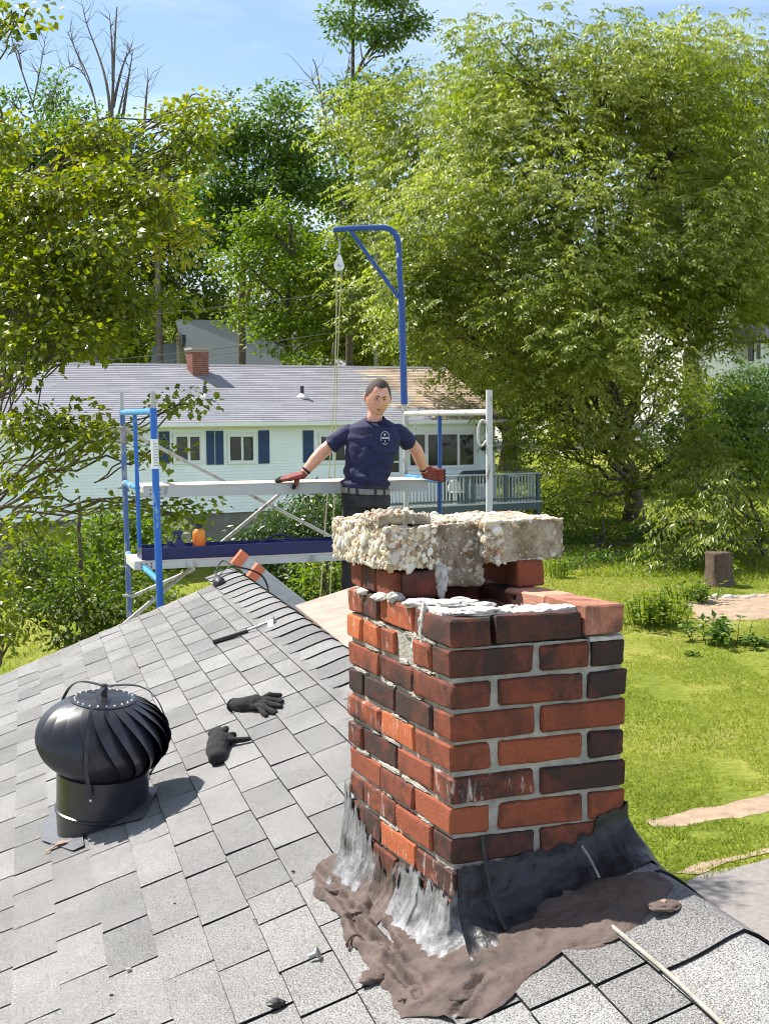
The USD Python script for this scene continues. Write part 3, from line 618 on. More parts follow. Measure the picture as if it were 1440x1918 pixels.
while a_ < d1 - 0.05:
    part('baluster', wbox(a_ - .022, a_ + .022, zf + .05, zt - .05, DO - .02, DO + .025), 'deck_rail', deckt); a_ += 0.148
k = DO - 0.2
while k > 0.2:
    p = wpt(d1 - .05, zf + .05, k); part('baluster', obox(p - RA * .02, RA * .04, RNN * .04, V3([0, 0, zt - .1 - zf])), 'deck_rail', deckt); k -= 0.25
# things standing on the deck
gp = wpt(wp(851, 890, 1.5)[0], zf + .05, 1.4)
gr = thing('barbecue_grill', 'dark covered barbecue grill behind the deck railing under the picture window', 'grill', loc=tuple(gp))
part('cart', obox(gp - RA * .45 - RNN * .25, RA * .9, RNN * .5, V3([0, 0, .78])), 'grill', gr)
part('lid', Manifold.batch_hull([Manifold.cylinder(0.98, .26, .26, 20).rotate([90, 0, 0]).rotate([0, 0, 90 + 30]).translate((gp + V3([0, 0, .92]) + RA * .49 - RNN * 0).tolist()), Manifold.cube([.02, .02, .02]).translate((gp + V3([0, 0, .8])).tolist())]), 'grill', gr, smooth=40)
cp = wpt(wp(848, 900, 2.0)[0], zf + .05, 2.1)
ch = thing('garden_chair', 'white rounded plastic chair standing in front of the barbecue on the deck', 'chair', loc=tuple(cp))
an = np.linspace(0, math.pi, 14)
part('backrest', cat(*[tube([cp + RA * (.28 * math.cos(b)) + V3([0, 0, .45 + .42 * math.sin(b)]), cp + RA * (.28 * math.cos(b) * .8) + V3([0, 0, .45])], .03, 6) for b in an], tube([cp + RA * (.28 * math.cos(b)) + V3([0, 0, .45 + .42 * math.sin(b)]) for b in an], .035, 6)), 'chair_white', ch)
part('seat', obox(cp - RA * .28, RA * .56, RNN * .42, V3([0, 0, .45])) if False else obox(cp - RA * .28 + V3([0, 0, .42]), RA * .56, RNN * .42, V3([0, 0, .04])), 'chair_white', ch)
for i in (-1, 1):
    for j in (0, 1): part('leg', tube([cp + RA * i * .25 + RNN * j * .4, cp + RA * i * .22 + RNN * j * .38 + V3([0, 0, .43])], .022, 6), 'chair_white', ch)
tp = wpt(wp(958, 893, 1.2)[0], zf + .05, 1.1)
tb = thing('deck_table', 'pale round table standing at the right end of the deck', 'table', loc=tuple(tp))
part('tabletop', lathe([(0, .95), (.62, .95), (.62, .91), (0, .91)], 20, tp), 'chair_white', tb)
part('pedestal', tube([tp, tp + V3([0, 0, .92])], .05, 8), 'grill', tb)

# bulkhead box by the foundation
b0, bz1 = wp(312, 973, 1.0); b1, bz0 = wp(360, 1035, 1.0)
bh = thing('cellar_hatch', 'small cellar hatch with pale slanted lid against the dark foundation', 'hatch', loc=tuple(wpt((b0 + b1) / 2, bz0, .6)))
part('body', wbox(b0 + .04, b1 - .04, bz0 - .3, bz1 - .32, -.07, 1.0), 'wood_grey', bh)
part('lid', hexa([wpt(b0, bz1 - .32, 1.08), wpt(b1, bz1 - .32, 1.08), wpt(b1, bz1, .0), wpt(b0, bz1, .0), wpt(b0, bz1 - .25, 1.08), wpt(b1, bz1 - .25, 1.08), wpt(b1, bz1 + .07, .0), wpt(b0, bz1 + .07, .0)]), 'bin_tan', bh)

# ------------------------------------------------------------------ house behind the ranch
bk_ = thing('gabled_house', 'cream gabled house with grey roof half hidden behind the ranch house', 'house', loc=tuple(at(400, 690, 92)))
def P_(px, py, Y): return at(px, py, Y)
ap, gl, grr = P_(341, 601, 90), P_(331, 640, 89), P_(366, 656, 91)
bl = P_(333, 725, 89); br_ = P_(366, 725, 91)
a2 = P_(545, 606, 97)
part('wall', (np.array([ap, gl, bl, br_, grr]), np.array([[0, 1, 2], [0, 2, 3], [0, 3, 4]])), 'siding_cream', bk_)
e2 = P_(590, 700, 94); e1 = P_(366, 720, 88.5)
def slab(a, b, c, d, t=0.25):
    n = nrm(np.cross(b - a, d - a)); n = n if n[2] > 0 else -n
    return hexa([a - n * t, b - n * t, c - n * t, d - n * t, a, b, c, d])
part('roof', slab(ap + V3([-.25, -.3, .1]), a2 + V3([0, 0, .1]), e2, e1), 'back_roof', bk_)
part('roof', slab(ap + V3([-.25, .1, .1]), a2 + V3([0, .3, .1]), a2 + V3([1, 6, -3]), ap + V3([-1, 6, -3])), 'back_roof', bk_)
part('roof', slab(P_(285, 648, 94), P_(338, 640, 95), P_(368, 722, 91), P_(280, 722, 90)), 'back_roof', bk_, label='lower grey roof on the left')
part('wall', cat((np.array([P_(372, 712, 89.5), P_(640, 690, 95.0), P_(640, 760, 95.0), P_(372, 760, 89.5)]), np.array([[0, 1, 2], [0, 2, 3]]))), 'siding_cream', bk_)
wnd = part('window', slab(P_(341, 626, 88.9), P_(348, 627, 89.4), P_(349, 650, 89.4), P_(342, 650, 88.9), 0.02), 'window_dark', bk_)
gc = [ ]
for k in range(14):
    f0 = k / 14; zz_ = bl[2] + (gl[2] - bl[2]) * 1.25 * f0
    gc.append(tube([V3([bl[0], bl[1], zz_]) + V3([-.02, -.03, 0]), V3([br_[0], br_[1], zz_]) + V3([-.02, -.03, 0])], .025, 4))
part('clapboard_edges', cat(*gc), 'siding_cream', bk_, kind='stuff')
part('side_roof', slab(P_(560, 668, 99), P_(650, 674, 101), P_(655, 705, 98), P_(555, 700, 96)), 'back_roof', bk_)

# house at the right edge of the picture
rt = thing('white_house', 'white sided house with dark porch half hidden by the walnut tree at right', 'house', loc=tuple(at(1360, 700, 96)))
w_a, w_b = at(1285, 700, 96), at(1372, 700, 97)
def vwall(a, b, z0, z1, t=0.3):
    dv = b - a; n = nrm(V3([dv[1], -dv[0], 0]))
    return obox(V3([a[0], a[1], z0]), dv * V3([1, 1, 0]), -n * t, V3([0, 0, z1 - z0]))
zt_ = at(1340, 605, 96)[2]; zb_ = float(gz(22, 96)) - .3
part('wall', vwall(w_a, w_b, zb_, zt_, 7), 'siding_white', rt)
nr = nrm(V3([(w_b - w_a)[1], -(w_b - w_a)[0], 0])); cl = []
z = zb_ + .5
while z < zt_:
    cl.append(vwall(w_a + nr * .035, w_b + nr * .035, z, z + .03, .03)); z += .18
part('clapboard_edges', cat(*cl), 'siding_white', rt, kind='stuff')
p = at(1337, 652, 95.9) + nr * .05
wn = part('window', vwall(at(1331, 642, 95.9) + nr * .05, at(1341, 642, 95.9) + nr * .05, at(1337, 663, 96)[2], at(1337, 641, 96)[2], .05), 'trim_white', rt)
part('pane', vwall(at(1332, 642, 95.8) + nr * .07, at(1340, 642, 95.8) + nr * .07, at(1337, 661, 96)[2], at(1337, 643, 96)[2], .05), 'window_dark', wn)
pw_a, pw_b = at(1372, 700, 98.6), at(1480, 700, 99.5)
part('porch_wall', vwall(pw_a, pw_b, zb_, at(1400, 628, 98)[2], 4), 'siding', rt)
for x0, x1, y0, y1 in ((1402, 1412, 643, 676), (1418, 1424, 645, 672)):
    part('window', vwall(at(x0, y0, 98) , at(x1, y0, 98), at(x0, y1, 98)[2], at(x0, y0, 98)[2], .2), 'window_dark', rt)
part('porch_roof', slab(at(1365, 640, 96.5), at(1490, 632, 97), at(1490, 612, 100), at(1380, 606, 100)), 'metal_dark', rt)
for x_ in (1378, 1426):
    q = at(x_, 690, 97); part('porch_post', tube([V3([q[0], q[1], zb_]), V3([q[0], q[1], at(x_, 634, 97)[2]])], .09, 8), 'trim_white', rt)
part('roof', slab(at(1280, 606, 95.5), at(1380, 604, 96.5), at(1380, 560, 100), at(1280, 560, 99)), 'back_roof', rt)

# utility pole and wires
pp_ = at(706, 690, 72)
pole = thing('utility_pole', 'tall weathered utility pole rising behind the ranch house roof beside the blue hoist', 'pole', loc=(pp_[0], pp_[1], float(gz(pp_[0], pp_[1]))))
ptop = at(703, 436, 72)
part('shaft', tube([V3([pp_[0], pp_[1], gz(pp_[0], pp_[1]) - .3]), ptop], [.17, .11], 12), 'pole_wood', pole)
part('insulator', cat(tube([ptop + V3([-.35, 0, -.3]), ptop + V3([.35, 0, -.3])], .04, 6), ico(ptop + V3([0, 0, .08]), .07)), 'pole_wood', pole)
def wire(a, b, sag, label, r=.017):
    t = np.linspace(0, 1, 30)[:, None]; P = a * (1 - t) + b * t; P[:, 2] -= (sag * 4 * t * (1 - t))[:, 0]
    return single('overhead_wire', tube(P, r, 5), 'wire', label, 'wire')
wire(at(703, 537, 72), at(-160, 622, 58), .25, 'upper overhead wire crossing the trees left of the utility pole', .02)
wire(at(703, 610, 72), at(-160, 700, 56), .3, 'middle overhead wire passing over the grey back roof', .02)
wire(at(703, 621, 72), at(-160, 715, 57), .3, 'lowest overhead wire just above the ranch house chimney', .012)

# ================================================================== TREES AND PLANTS
def leaf_mesh(P, AX, N, L, W, fold, rng):
    """two folded triangles a leaf; P base points, AX axis, N face normal"""
    AX = AX / np.linalg.norm(AX, axis=1)[:, None]
    S = np.cross(N, AX); S /= np.linalg.norm(S, axis=1)[:, None] + 1e-9
    NN = np.cross(AX, S)
    L = L[:, None]; W = W[:, None]
    mid = P + AX * L * 0.45
    V = np.stack([P, mid + S * W * .5 + NN * W * fold, P + AX * L - NN * L * .08, mid - S * W * .5 + NN * W * fold], 1).reshape(-1, 3)
    o = np.arange(len(P))[:, None] * 4
    F = np.concatenate([o + V3([0, 2, 1]), o + V3([0, 3, 2])], 1).reshape(-1, 3)
    return V, F
COVER = 1.6
def rdirs(n, rng):
    v = rng.normal(size=(n, 3)); return v / np.linalg.norm(v, axis=1)[:, None]
def foliage(blobs, size, aspect, cover, mode, rng, per=30, clump=3.5, gap=0.0, shell=0.45, droop=0.3):
    """leaves spread through ellipsoids (centre, radii); returns mesh and clump centres of each blob"""
    Ps, As, Ns, Ls, cen = [], [], [], [], []
    for (c, rad, Y, dens) in blobs:
        lp = size * FPX / Y
        n = int(COVER * cover * dens * math.pi * (rad[0] * FPX / Y) * (rad[2] * FPX / Y) / (lp * lp * aspect * 0.5))
        nc = max(3, n // per)
        D = rdirs(nc * 2, rng); rr = rng.uniform(0, 1, nc * 2) ** shell
        cc = D * rr[:, None]
        lump = fbm(cc * 1.0 + c * 0.37, 2.1, int(abs(c[0] * 7)) % 97, 3)
        cc = cc * (1 + 0.55 * lump[:, None])
        hole = fbm(cc + c * 0.2, 3.3, 5 + int(abs(c[2] * 9)) % 71, 2)
        keep = np.nonzero(hole > -0.25 + gap * 0.5)[0][:nc]
        cc = cc[keep]; D = D[keep]
        C_ = c + cc * rad; cen.append(C_); m = len(C_)
        out = cc * V3([1, 1, .6]); out /= np.linalg.norm(out, axis=1)[:, None] + 1e-9
        if mode == 'spray':
            k = 9; ns = max(1, per // k)
            B = np.repeat(C_, ns, 0) + rng.normal(0, size * clump * .35, (m * ns, 3)) * V3([1, 1, .8])
            O = np.repeat(out, ns, 0) + rng.normal(0, .75, (m * ns, 3)); O[:, 2] = np.abs(O[:, 2]) * .2; O /= np.linalg.norm(O, axis=1)[:, None]
            t = (np.arange(k) + 1) / k; Lr = size * 3.0
            T = np.tile(t, m * ns); Bk = np.repeat(B, k, 0); Ok = np.repeat(O, k, 0)
            side = np.cross(Ok, V3([0, 0, 1.0])); side /= np.linalg.norm(side, axis=1)[:, None] + 1e-9
            sg = np.tile(np.where(np.arange(k) % 2, 1, -1), m * ns)[:, None]
            P = Bk + Ok * (Lr * T)[:, None] - V3([0, 0, 1]) * (droop * Lr * T ** 2)[:, None]
            A = Ok * .45 + side * sg * .8 - V3([0, 0, 1]) * (droop * .9 + .5 * rng.uniform(0, 1, len(P)))[:, None] + rng.normal(0, .2, P.shape)
            N = V3([0, 0, 1.0]) + Ok * .5 + rng.normal(0, .4, P.shape)
        else:
            q = m * per
            off = rdirs(q, rng) * (rng.uniform(0, 1, q) ** .5)[:, None] * size * clump * V3([1, 1, .42])
            P = np.repeat(C_, per, 0) + off
            O = np.repeat(out, per, 0)
            A = off / (size * clump) + O * .4 + rng.normal(0, .45, P.shape) - V3([0, 0, 1]) * droop
            N = V3([0, 0, .9]) + O * .45 + rng.normal(0, .5, P.shape)
        Ps.append(P); As.append(A); Ns.append(N); Ls.append(size * rng.uniform(.65, 1.25, len(P)))
    P, A, N, L = np.vstack(Ps), np.vstack(As), np.vstack(Ns), np.concatenate(Ls)
    return leaf_mesh(P, A, N, L, L * aspect, .12, rng), cen
def blob(px, py, Y, rx, ry, dens=1.0, depth=None):
    c = at(px, py, Y); m = Y / FPX
    return (c, V3([rx * m, (depth if depth else (rx + ry) / 2) * m, ry * m]), Y, dens)
def limb(a, b, r0, r1, rng, wob=.12, n=9, sides=7, droop=0.0):
    t = np.linspace(0, 1, n)[:, None]; L = np.linalg.norm(b - a)
    P = a * (1 - t) + b * t + V3([0, 0, 1]) * (np.sin(t * math.pi) * L * .045)
    w = np.cumsum(rng.normal(0, 1, (n, 3)), 0); w -= w[0] + (w[-1] - w[0]) * t; P = P + w * wob * L / n
    return tube(P, np.linspace(r0, r1, n), sides)
def tree(name, label, category, trunk, r0, blobs, leaf, size, aspect, cover, mode='clump', seed=0, bark='bark', per=30, clump=3.5, gap=0.0, shell=.45, droop=.3, twigs=9, group=None, limb_r=None):
    rng = np.random.default_rng(seed)
    trunk = np.asarray(trunk, float); base = trunk[0]
    t = thing(name, label, category, loc=(base[0], base[1], base[2]), group=group)
    k = 14; TP = curve(trunk, k) if len(trunk) > 2 else np.linspace(trunk[0], trunk[-1], k)
    TP[1:-1] += rng.normal(0, r0 * .25, (k - 2, 3)) * V3([1, 1, 0])
    part('trunk', tube(TP, np.r_[r0 * 1.35, np.linspace(r0, r0 * .3, k - 1)], 12), bark, t, smooth=True)
    (lv, lf), cen = foliage(blobs, size, aspect, cover, mode, rng, per, clump, gap, shell, droop)
    LB = []
    for (c, rad, Y, d), C_ in zip(blobs, cen):
        j = int(np.argmin(np.abs(TP[:, 2] - (c[2] - rad[2] * .9 - .3 - .45 * np.linalg.norm((c - TP[k // 2])[:2]))))); j = min(max(j, 2), k - 1)
        rl = min(r0 * .55, .03 + .035 * rad[0]) if limb_r is None else limb_r
        LB.append(limb(TP[j], c, rl, rl * .35, rng, .32, 12))
        for q in C_[rng.permutation(len(C_))[:twigs]]:
            f = rng.uniform(.35, .95); s = TP[j] * (1 - f) + c * f
            LB.append(limb(s, q, rl * .38, .012, rng, .2, 7, 5))
    part('limbs', cat(*LB), bark, t, smooth=True)
    part('crown', (lv, lf), leaf, t, kind='stuff', isle=4)
    return t
def gp_(x, y): return V3([x, y, float(gz(x, y)) - .15])
def gpx(px, Y): 
    q = at(px, 800, Y); return gp_(q[0], q[1])

# the wide walnut tree on the right, its two neighbours and the low boughs
g = gpx(1187, 60)
tree('walnut_tree', 'big spreading yellow green walnut tree with drooping leaves filling the right side', 'tree',
     [g, at(1178, 880, 59.5), at(1150, 760, 59), at(1130, 560, 58), at(1120, 330, 58)], .42,
     [blob(1120, 190, 58, 200, 150), blob(960, 300, 57, 190, 170), blob(1280, 260, 58, 190, 180), blob(850, 460, 55, 150, 150), blob(1060, 430, 54, 200, 170), blob(1270, 470, 55, 180, 160),
      blob(900, 600, 54, 160, 110), blob(1110, 620, 52, 190, 120), blob(1330, 560, 55, 120, 120), blob(800, 575, 55, 110, 75), blob(1020, 720, 54, 130, 90), blob(1200, 730, 57, 120, 70, .5), blob(1090, 830, 57, 90, 60, .5), blob(1040, 830, 55, 90, 70, .8), blob(1250, 860, 55, 120, 70, .8), blob(1330, 870, 54, 110, 70, .7), blob(1255, 745, 60, 75, 60, .8), blob(1060, 640, 53, 110, 70, .8), blob(1080, 950, 56, 70, 50, .6),
      blob(1390, 400, 56, 110, 150), blob(1000, 130, 58, 130, 100, .8), blob(1230, 110, 59, 110, 90, .8)],
     'leaf_walnut', .22, .40, 2.3, 'spray', seed=11, per=190, clump=7.6, gap=.26, droop=.42, twigs=14)
g = gpx(953, 84)
tree('ash_tree', 'tall light green tree whose thick trunk stands beside the ranch house gable', 'tree',
     [g, at(955, 760, 84), at(950, 600, 83), at(920, 300, 82)], .55,
     [blob(880, 180, 78, 120, 130), blob(780, 300, 76, 110, 130), blob(740, 430, 73, 80, 110), blob(900, 700, 80, 110, 60, .7), blob(960, 640, 78, 120, 80), blob(700, 250, 78, 80, 110), blob(800, 560, 72, 90, 90), blob(690, 560, 71, 60, 70), blob(760, 640, 71, 80, 45, .8)],
     'leaf_walnut', .30, .38, 2.1, 'spray', seed=12, per=150, clump=7.5, gap=.12, droop=.42, twigs=12)
g = gpx(1292, 88)
tree('walnut_tree', 'dark trunked tree leaning right in front of the white house at the right edge', 'tree',
     [g, at(1290, 700, 88), at(1305, 640, 87), at(1350, 560, 86), at(1390, 420, 86)], .62,
     [blob(1390, 180, 84, 110, 130), blob(1400, 480, 82, 110, 70), blob(1240, 560, 82, 90, 60), blob(1440, 330, 84, 90, 150), blob(1310, 90, 84, 90, 70, .8)],
     'leaf_walnut', .30, .38, 2.1, 'spray', seed=13, per=150, clump=7.5, gap=.12, droop=.42)
g = gpx(1425, 50)
tree('young_tree', 'small tree with arching bright boughs in front of the stump on the right', 'tree',
     [g, at(1430, 1000, 50), at(1400, 930, 49), at(1370, 880, 49)], .10,
     [blob(1290, 985, 47, 75, 50, .8), blob(1240, 1050, 46.5, 45, 30, .6), blob(1370, 930, 48, 80, 60, .7), blob(1420, 990, 48, 60, 60, .7), blob(1360, 1010, 46, 60, 34, .8), blob(1300, 900, 49, 90, 45, .5)],
     'leaf_walnut', .24, .32, 1.6, 'spray', seed=14, per=36, clump=4.0, gap=.15, droop=.6)
g = gpx(1330, 74)
tree('hedge_shrub', 'dense dark green shrubs below the white house at the right edge', 'shrub',
     [g, at(1330, 850, 74), at(1340, 780, 74)], .12,
     [blob(1350, 800, 72, 100, 90), blob(1430, 830, 72, 70, 110), blob(1260, 820, 74, 60, 60, .7), blob(1410, 730, 74, 70, 50)],
     'leaf_green', .22, .45, 2.6, seed=15, per=30)
g = gpx(1075, 62)
tree('lilac_shrub', 'upright shrub with pale stems beside the end of the deck railing', 'shrub',
     [g, at(1060, 900, 62), at(1065, 800, 62)], .09,
     [blob(1050, 790, 60, 55, 80, .8), blob(1070, 900, 60, 60, 60, .8), blob(1010, 925, 60, 45, 22, .7), blob(1130, 920, 60, 60, 50, .6)],
     'leaf_walnut', .22, .36, 1.9, seed=16, per=30, bark='bark_pale')

# left: the maple whose boughs reach in from the edge
g = gpx(-190, 22)
mt = [(-30, 420, 20, 110, 120), (110, 370, 20, 120, 75), (255, 350, 20.5, 110, 60), (340, 270, 22, 60, 60), (160, 470, 19.5, 150, 70), (300, 445, 21, 90, 55), (60, 560, 19, 130, 70), (220, 560, 19.5, 120, 55),
      (-20, 260, 21, 80, 70), (100, 640, 18.5, 130, 40), (205, 635, 19.5, 65, 30), (20, 790, 18, 70, 35), (130, 800, 18, 90, 36), (190, 830, 18, 60, 30), (375, 195, 23, 22, 40), (320, 220, 23, 45, 26), (190, 260, 22, 70, 50)]
mt2 = [(40, 880, 18, 110, 26, .5), (150, 930, 18, 110, 20, .5), (290, 935, 18.5, 80, 16, .6), (330, 965, 18.5, 50, 12, .6), (300, 850, 18.5, 50, 16, .5), (345, 745, 19.5, 34, 20, 1.), (20, 690, 18, 60, 30, .6), (60, 980, 18, 90, 25, .5), (30, 20, 17, 45, 12, .8), (-20, 60, 17, 50, 22, .8)]
tree('maple_tree', 'near maple tree whose boughs with large yellow green leaves reach in from the left edge', 'tree',
     [g, at(-180, 700, 22), at(-150, 450, 22), at(-100, 250, 22)], .30,
     [blob(*b) for b in mt] + [blob(b[0], b[1], b[2], b[3], b[4], b[5]) for b in mt2],
     'leaf_maple', .105, .85, 2.5, seed=21, per=42, clump=5.0, gap=.12, shell=.6, droop=.25, twigs=12, limb_r=.03)

# trees behind the houses
wood = 'trees of the wood behind the houses'
def back(px, Y, top, blobs, leaf, label, seed, size=.34, cover=2.7, r=.3, bark='bark', nm='wood_tree', **k):
    g = gpx(px, Y)
    k.setdefault('per', 60); k.setdefault('clump', 4.2); k['gap'] = .30
    return tree(nm, label, 'tree', [g, at(px, (top * .4 + 780 * .6), Y), at(px + 6, top, Y)], r, [blob(*b) for b in blobs], leaf, size, .55, cover, seed=seed, bark=bark, group=None, **k)
back(455, 84, 230, [(430, 260, 84, 75, 85), (520, 250, 84, 75, 85), (470, 370, 82, 100, 90), (570, 330, 84, 60, 90), (400, 400, 82, 70, 80), (540, 460, 80, 90, 60)], 'leaf_green', 'round dark green tree standing behind the gabled house, left of the blue hoist', 31)
back(540, 74, 420, [(500, 420, 74, 70, 50), (470, 500, 73, 60, 45), (560, 510, 73, 70, 60), (600, 600, 72, 60, 60), (530, 620, 72, 70, 45), (640, 470, 73, 50, 70), (580, 670, 71, 70, 22, .8), (450, 590, 73, 40, 22, .8)], 'leaf_bright', 'light green tree whose boughs hang over the grey back roof', 32, size=.28, cover=2.5, gap=.12)
back(655, 92, 10, [(655, 330, 90, 70, 110), (690, 180, 90, 80, 70, .7), (720, 60, 91, 85, 50, .8), (650, 40, 91, 40, 36, .8), (770, 30, 91, 36, 40, .7), (610, 220, 91, 40, 60, .6), (690, -30, 91, 90, 40)], 'leaf_green', 'tallest thin tree with open crown reaching past the top of the picture', 33, size=.32, cover=2.3, gap=.12)
back(60, 95, 240, [(60, 300, 94, 120, 90), (170, 300, 94, 90, 100), (120, 180, 96, 70, 40, .35), (20, 190, 96, 40, 50, .35), (250, 330, 95, 80, 80), (30, 420, 93, 120, 90)], 'leaf_green', 'green tree behind the maple at the far left below the bare trees', 34, cover=2.6)
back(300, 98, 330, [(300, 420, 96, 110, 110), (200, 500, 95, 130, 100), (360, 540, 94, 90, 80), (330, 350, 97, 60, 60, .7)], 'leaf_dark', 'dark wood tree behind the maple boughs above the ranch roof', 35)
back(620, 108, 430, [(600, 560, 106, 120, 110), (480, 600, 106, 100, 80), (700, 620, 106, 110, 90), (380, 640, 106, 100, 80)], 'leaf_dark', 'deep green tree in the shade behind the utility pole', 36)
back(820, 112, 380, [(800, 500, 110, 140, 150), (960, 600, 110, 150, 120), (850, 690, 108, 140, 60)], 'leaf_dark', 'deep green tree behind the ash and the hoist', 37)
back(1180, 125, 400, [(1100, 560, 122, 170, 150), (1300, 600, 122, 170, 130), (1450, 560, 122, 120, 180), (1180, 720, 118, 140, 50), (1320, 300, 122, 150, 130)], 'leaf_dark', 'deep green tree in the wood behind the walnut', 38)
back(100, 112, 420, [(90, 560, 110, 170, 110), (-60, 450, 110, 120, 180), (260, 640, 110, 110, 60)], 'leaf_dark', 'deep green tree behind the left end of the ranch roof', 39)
far = []
for i in range(6):
    px = -150 + i * 340; rr = np.random.default_rng(50 + i)
    far.append([blob(px + rr.normal(0, 60), 690, 150, 190, 95), blob(px + 150, 640, 152, 170, 110)])
(lv, lf), _ = foliage([b for q in far for b in q], .55, .6, 2.0, 'clump', np.random.default_rng(9), 30, 4.0)
p = '/World/' + numbered('/World', 'far_wood')
n_ = part('far_wood', (lv, lf), 'leaf_dark', None, kind='stuff', isle=4); n_.prim.SetCustomDataByKey('label', 'far wood on the hill seen only in gaps between trees'); n_.prim.SetCustomDataByKey('category', 'wood')
# bare dead trees, upper left
def bare(px, Y, pts, label, seed, r=.13, n=26):
    rng = np.random.default_rng(seed)
    g = gpx(px, Y); t = thing('bare_tree', label, 'tree', loc=tuple(g))
    P = [g] + [at(x, y, Y) for x, y in pts[0]]
    part('trunk', tube(curve(P, 20), np.linspace(r * 1.6, r * .25, 20), 8), 'bark_bare', t, smooth=True)
    B = []
    for L in pts[1:]:
        Q = curve([at(x, y, Y + rng.normal(0, .6)) for x, y in L], 12); B.append(tube(Q, np.linspace(r * .75, .022, 12), 6))
        for i in range(n):
            j = rng.integers(3, 12); d = nrm(V3([rng.normal(0, 1), rng.normal(0, .6), rng.uniform(.3, 1.4)]))
            e = Q[j] + d * rng.uniform(.5, 2.0); B.append(limb(Q[j], e, .022, .008, rng, .25, 6, 4))
    part('boughs', cat(*B), 'bark_bare', t)
bare(208, 98, [[(206, 420), (207, 300), (212, 150), (219, 12)], [(206, 240), (196, 140), (172, 70), (155, 10)], [(212, 200), (228, 130), (246, 88)], [(212, 150), (210, 90), (205, 25)], [(230, 220), (240, 150), (249, 95)], [(206, 300), (225, 200), (238, 150)]], 'dead grey tree with three bare spires against the sky', 61, .17, 14)
bare(95, 100, [[(92, 420), (80, 260), (40, 130), (20, 40)], [(60, 200), (75, 130), (85, 70)], [(70, 240), (100, 170), (110, 160)], [(40, 130), (30, 90), (12, 110)]], 'thin bare tree with fine twigs at the upper left', 62, .09, 22)
bare(170, 102, [[(190, 420), (180, 200), (150, 110), (132, 40)], [(160, 140), (140, 90), (128, 60)], [(175, 180), (150, 130), (120, 130)]], 'slender leaning bare tree between the dead spires and the thin one', 63, .07, 18)
bare(310, 90, [[(300, 380), (330, 290), (345, 210), (380, 180)], [(300, 360), (320, 270), (340, 230), (345, 195)], [(270, 240), (275, 170), (278, 150)]], 'pale branching half bare tree above the maple top', 64, .13, 10)
bare(600, 88, [[(640, 420), (620, 280), (600, 170), (585, 110)], [(612, 240), (600, 180), (575, 140)], [(625, 300), (640, 200), (655, 100)], [(560, 330), (545, 300), (530, 280)]], 'bare leaning tree left of the tallest tree', 65, .10, 16)

# shrubs round the scaffold
def bush(name, label, px, Y, blobs, leaf, size, aspect, cover, seed, **k):
    g = gpx(px, Y)
    return tree(name, label, 'shrub', [g, at(px, 1010, Y), at(px, 960, Y)], .06, [blob(*b) for b in blobs], leaf, size, aspect, cover, seed=seed, **k)
bush('rhododendron', 'glossy dark leaved rhododendron growing behind the man and the scaffold planks', 560, 33,
     [(560, 1000, 33, 100, 70), (480, 1030, 33, 70, 45), (640, 1000, 33, 80, 75), (540, 1080, 32, 110, 60), (660, 1080, 32, 90, 70), (600, 930, 34, 50, 30), (440, 1040, 33, 40, 36)], 'leaf_glossy', .16, .42, 2.6, 71, per=24)
bush('leafy_shrub', 'mid green shrub behind the left scaffold frame below the ranch siding', 190, 31,
     [(200, 1000, 31, 100, 55), (290, 1010, 31, 60, 55), (120, 1050, 30, 90, 60), (250, 1080, 30, 80, 55)], 'leaf_bright', .15, .5, 2.2, 72, per=24)
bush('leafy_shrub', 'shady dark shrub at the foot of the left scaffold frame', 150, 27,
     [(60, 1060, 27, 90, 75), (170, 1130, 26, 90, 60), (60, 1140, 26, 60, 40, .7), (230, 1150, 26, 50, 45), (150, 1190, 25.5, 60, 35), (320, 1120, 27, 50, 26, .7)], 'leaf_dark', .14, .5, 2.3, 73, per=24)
bush('leafy_shrub', 'sunlit yellow green shrub at the left edge above the lawn', -20, 24,
     [(-30, 1110, 24, 70, 80, .8), (10, 1180, 23.5, 60, 40, .6)], 'leaf_maple', .13, .7, 1.8, 74, per=20)
bush('leafy_shrub', 'light green shrub seen under the lower plank next to the rope', 610, 30,
     [(600, 1075, 30, 45, 35), (585, 1040, 30.5, 30, 26, .8)], 'leaf_bright', .13, .45, 2.0, 75, per=22)
bush('undergrowth', 'added low dark shrubs standing in for shaded lawn beneath the walnut behind the chimney crown', 1130, 52,  # added dark shrubs in place of plain lawn lying in shade
     [(1110, 1000, 53, 90, 34, .7), (1230, 985, 54, 90, 30, .6), (1180, 1050, 48, 110, 26, .6), (1080, 1060, 47, 50, 28, .7), (1280, 1060, 47, 60, 20, .5), (1030, 950, 57, 60, 30, .8)], 'leaf_green', .17, .5, 2.0, 76, per=30)
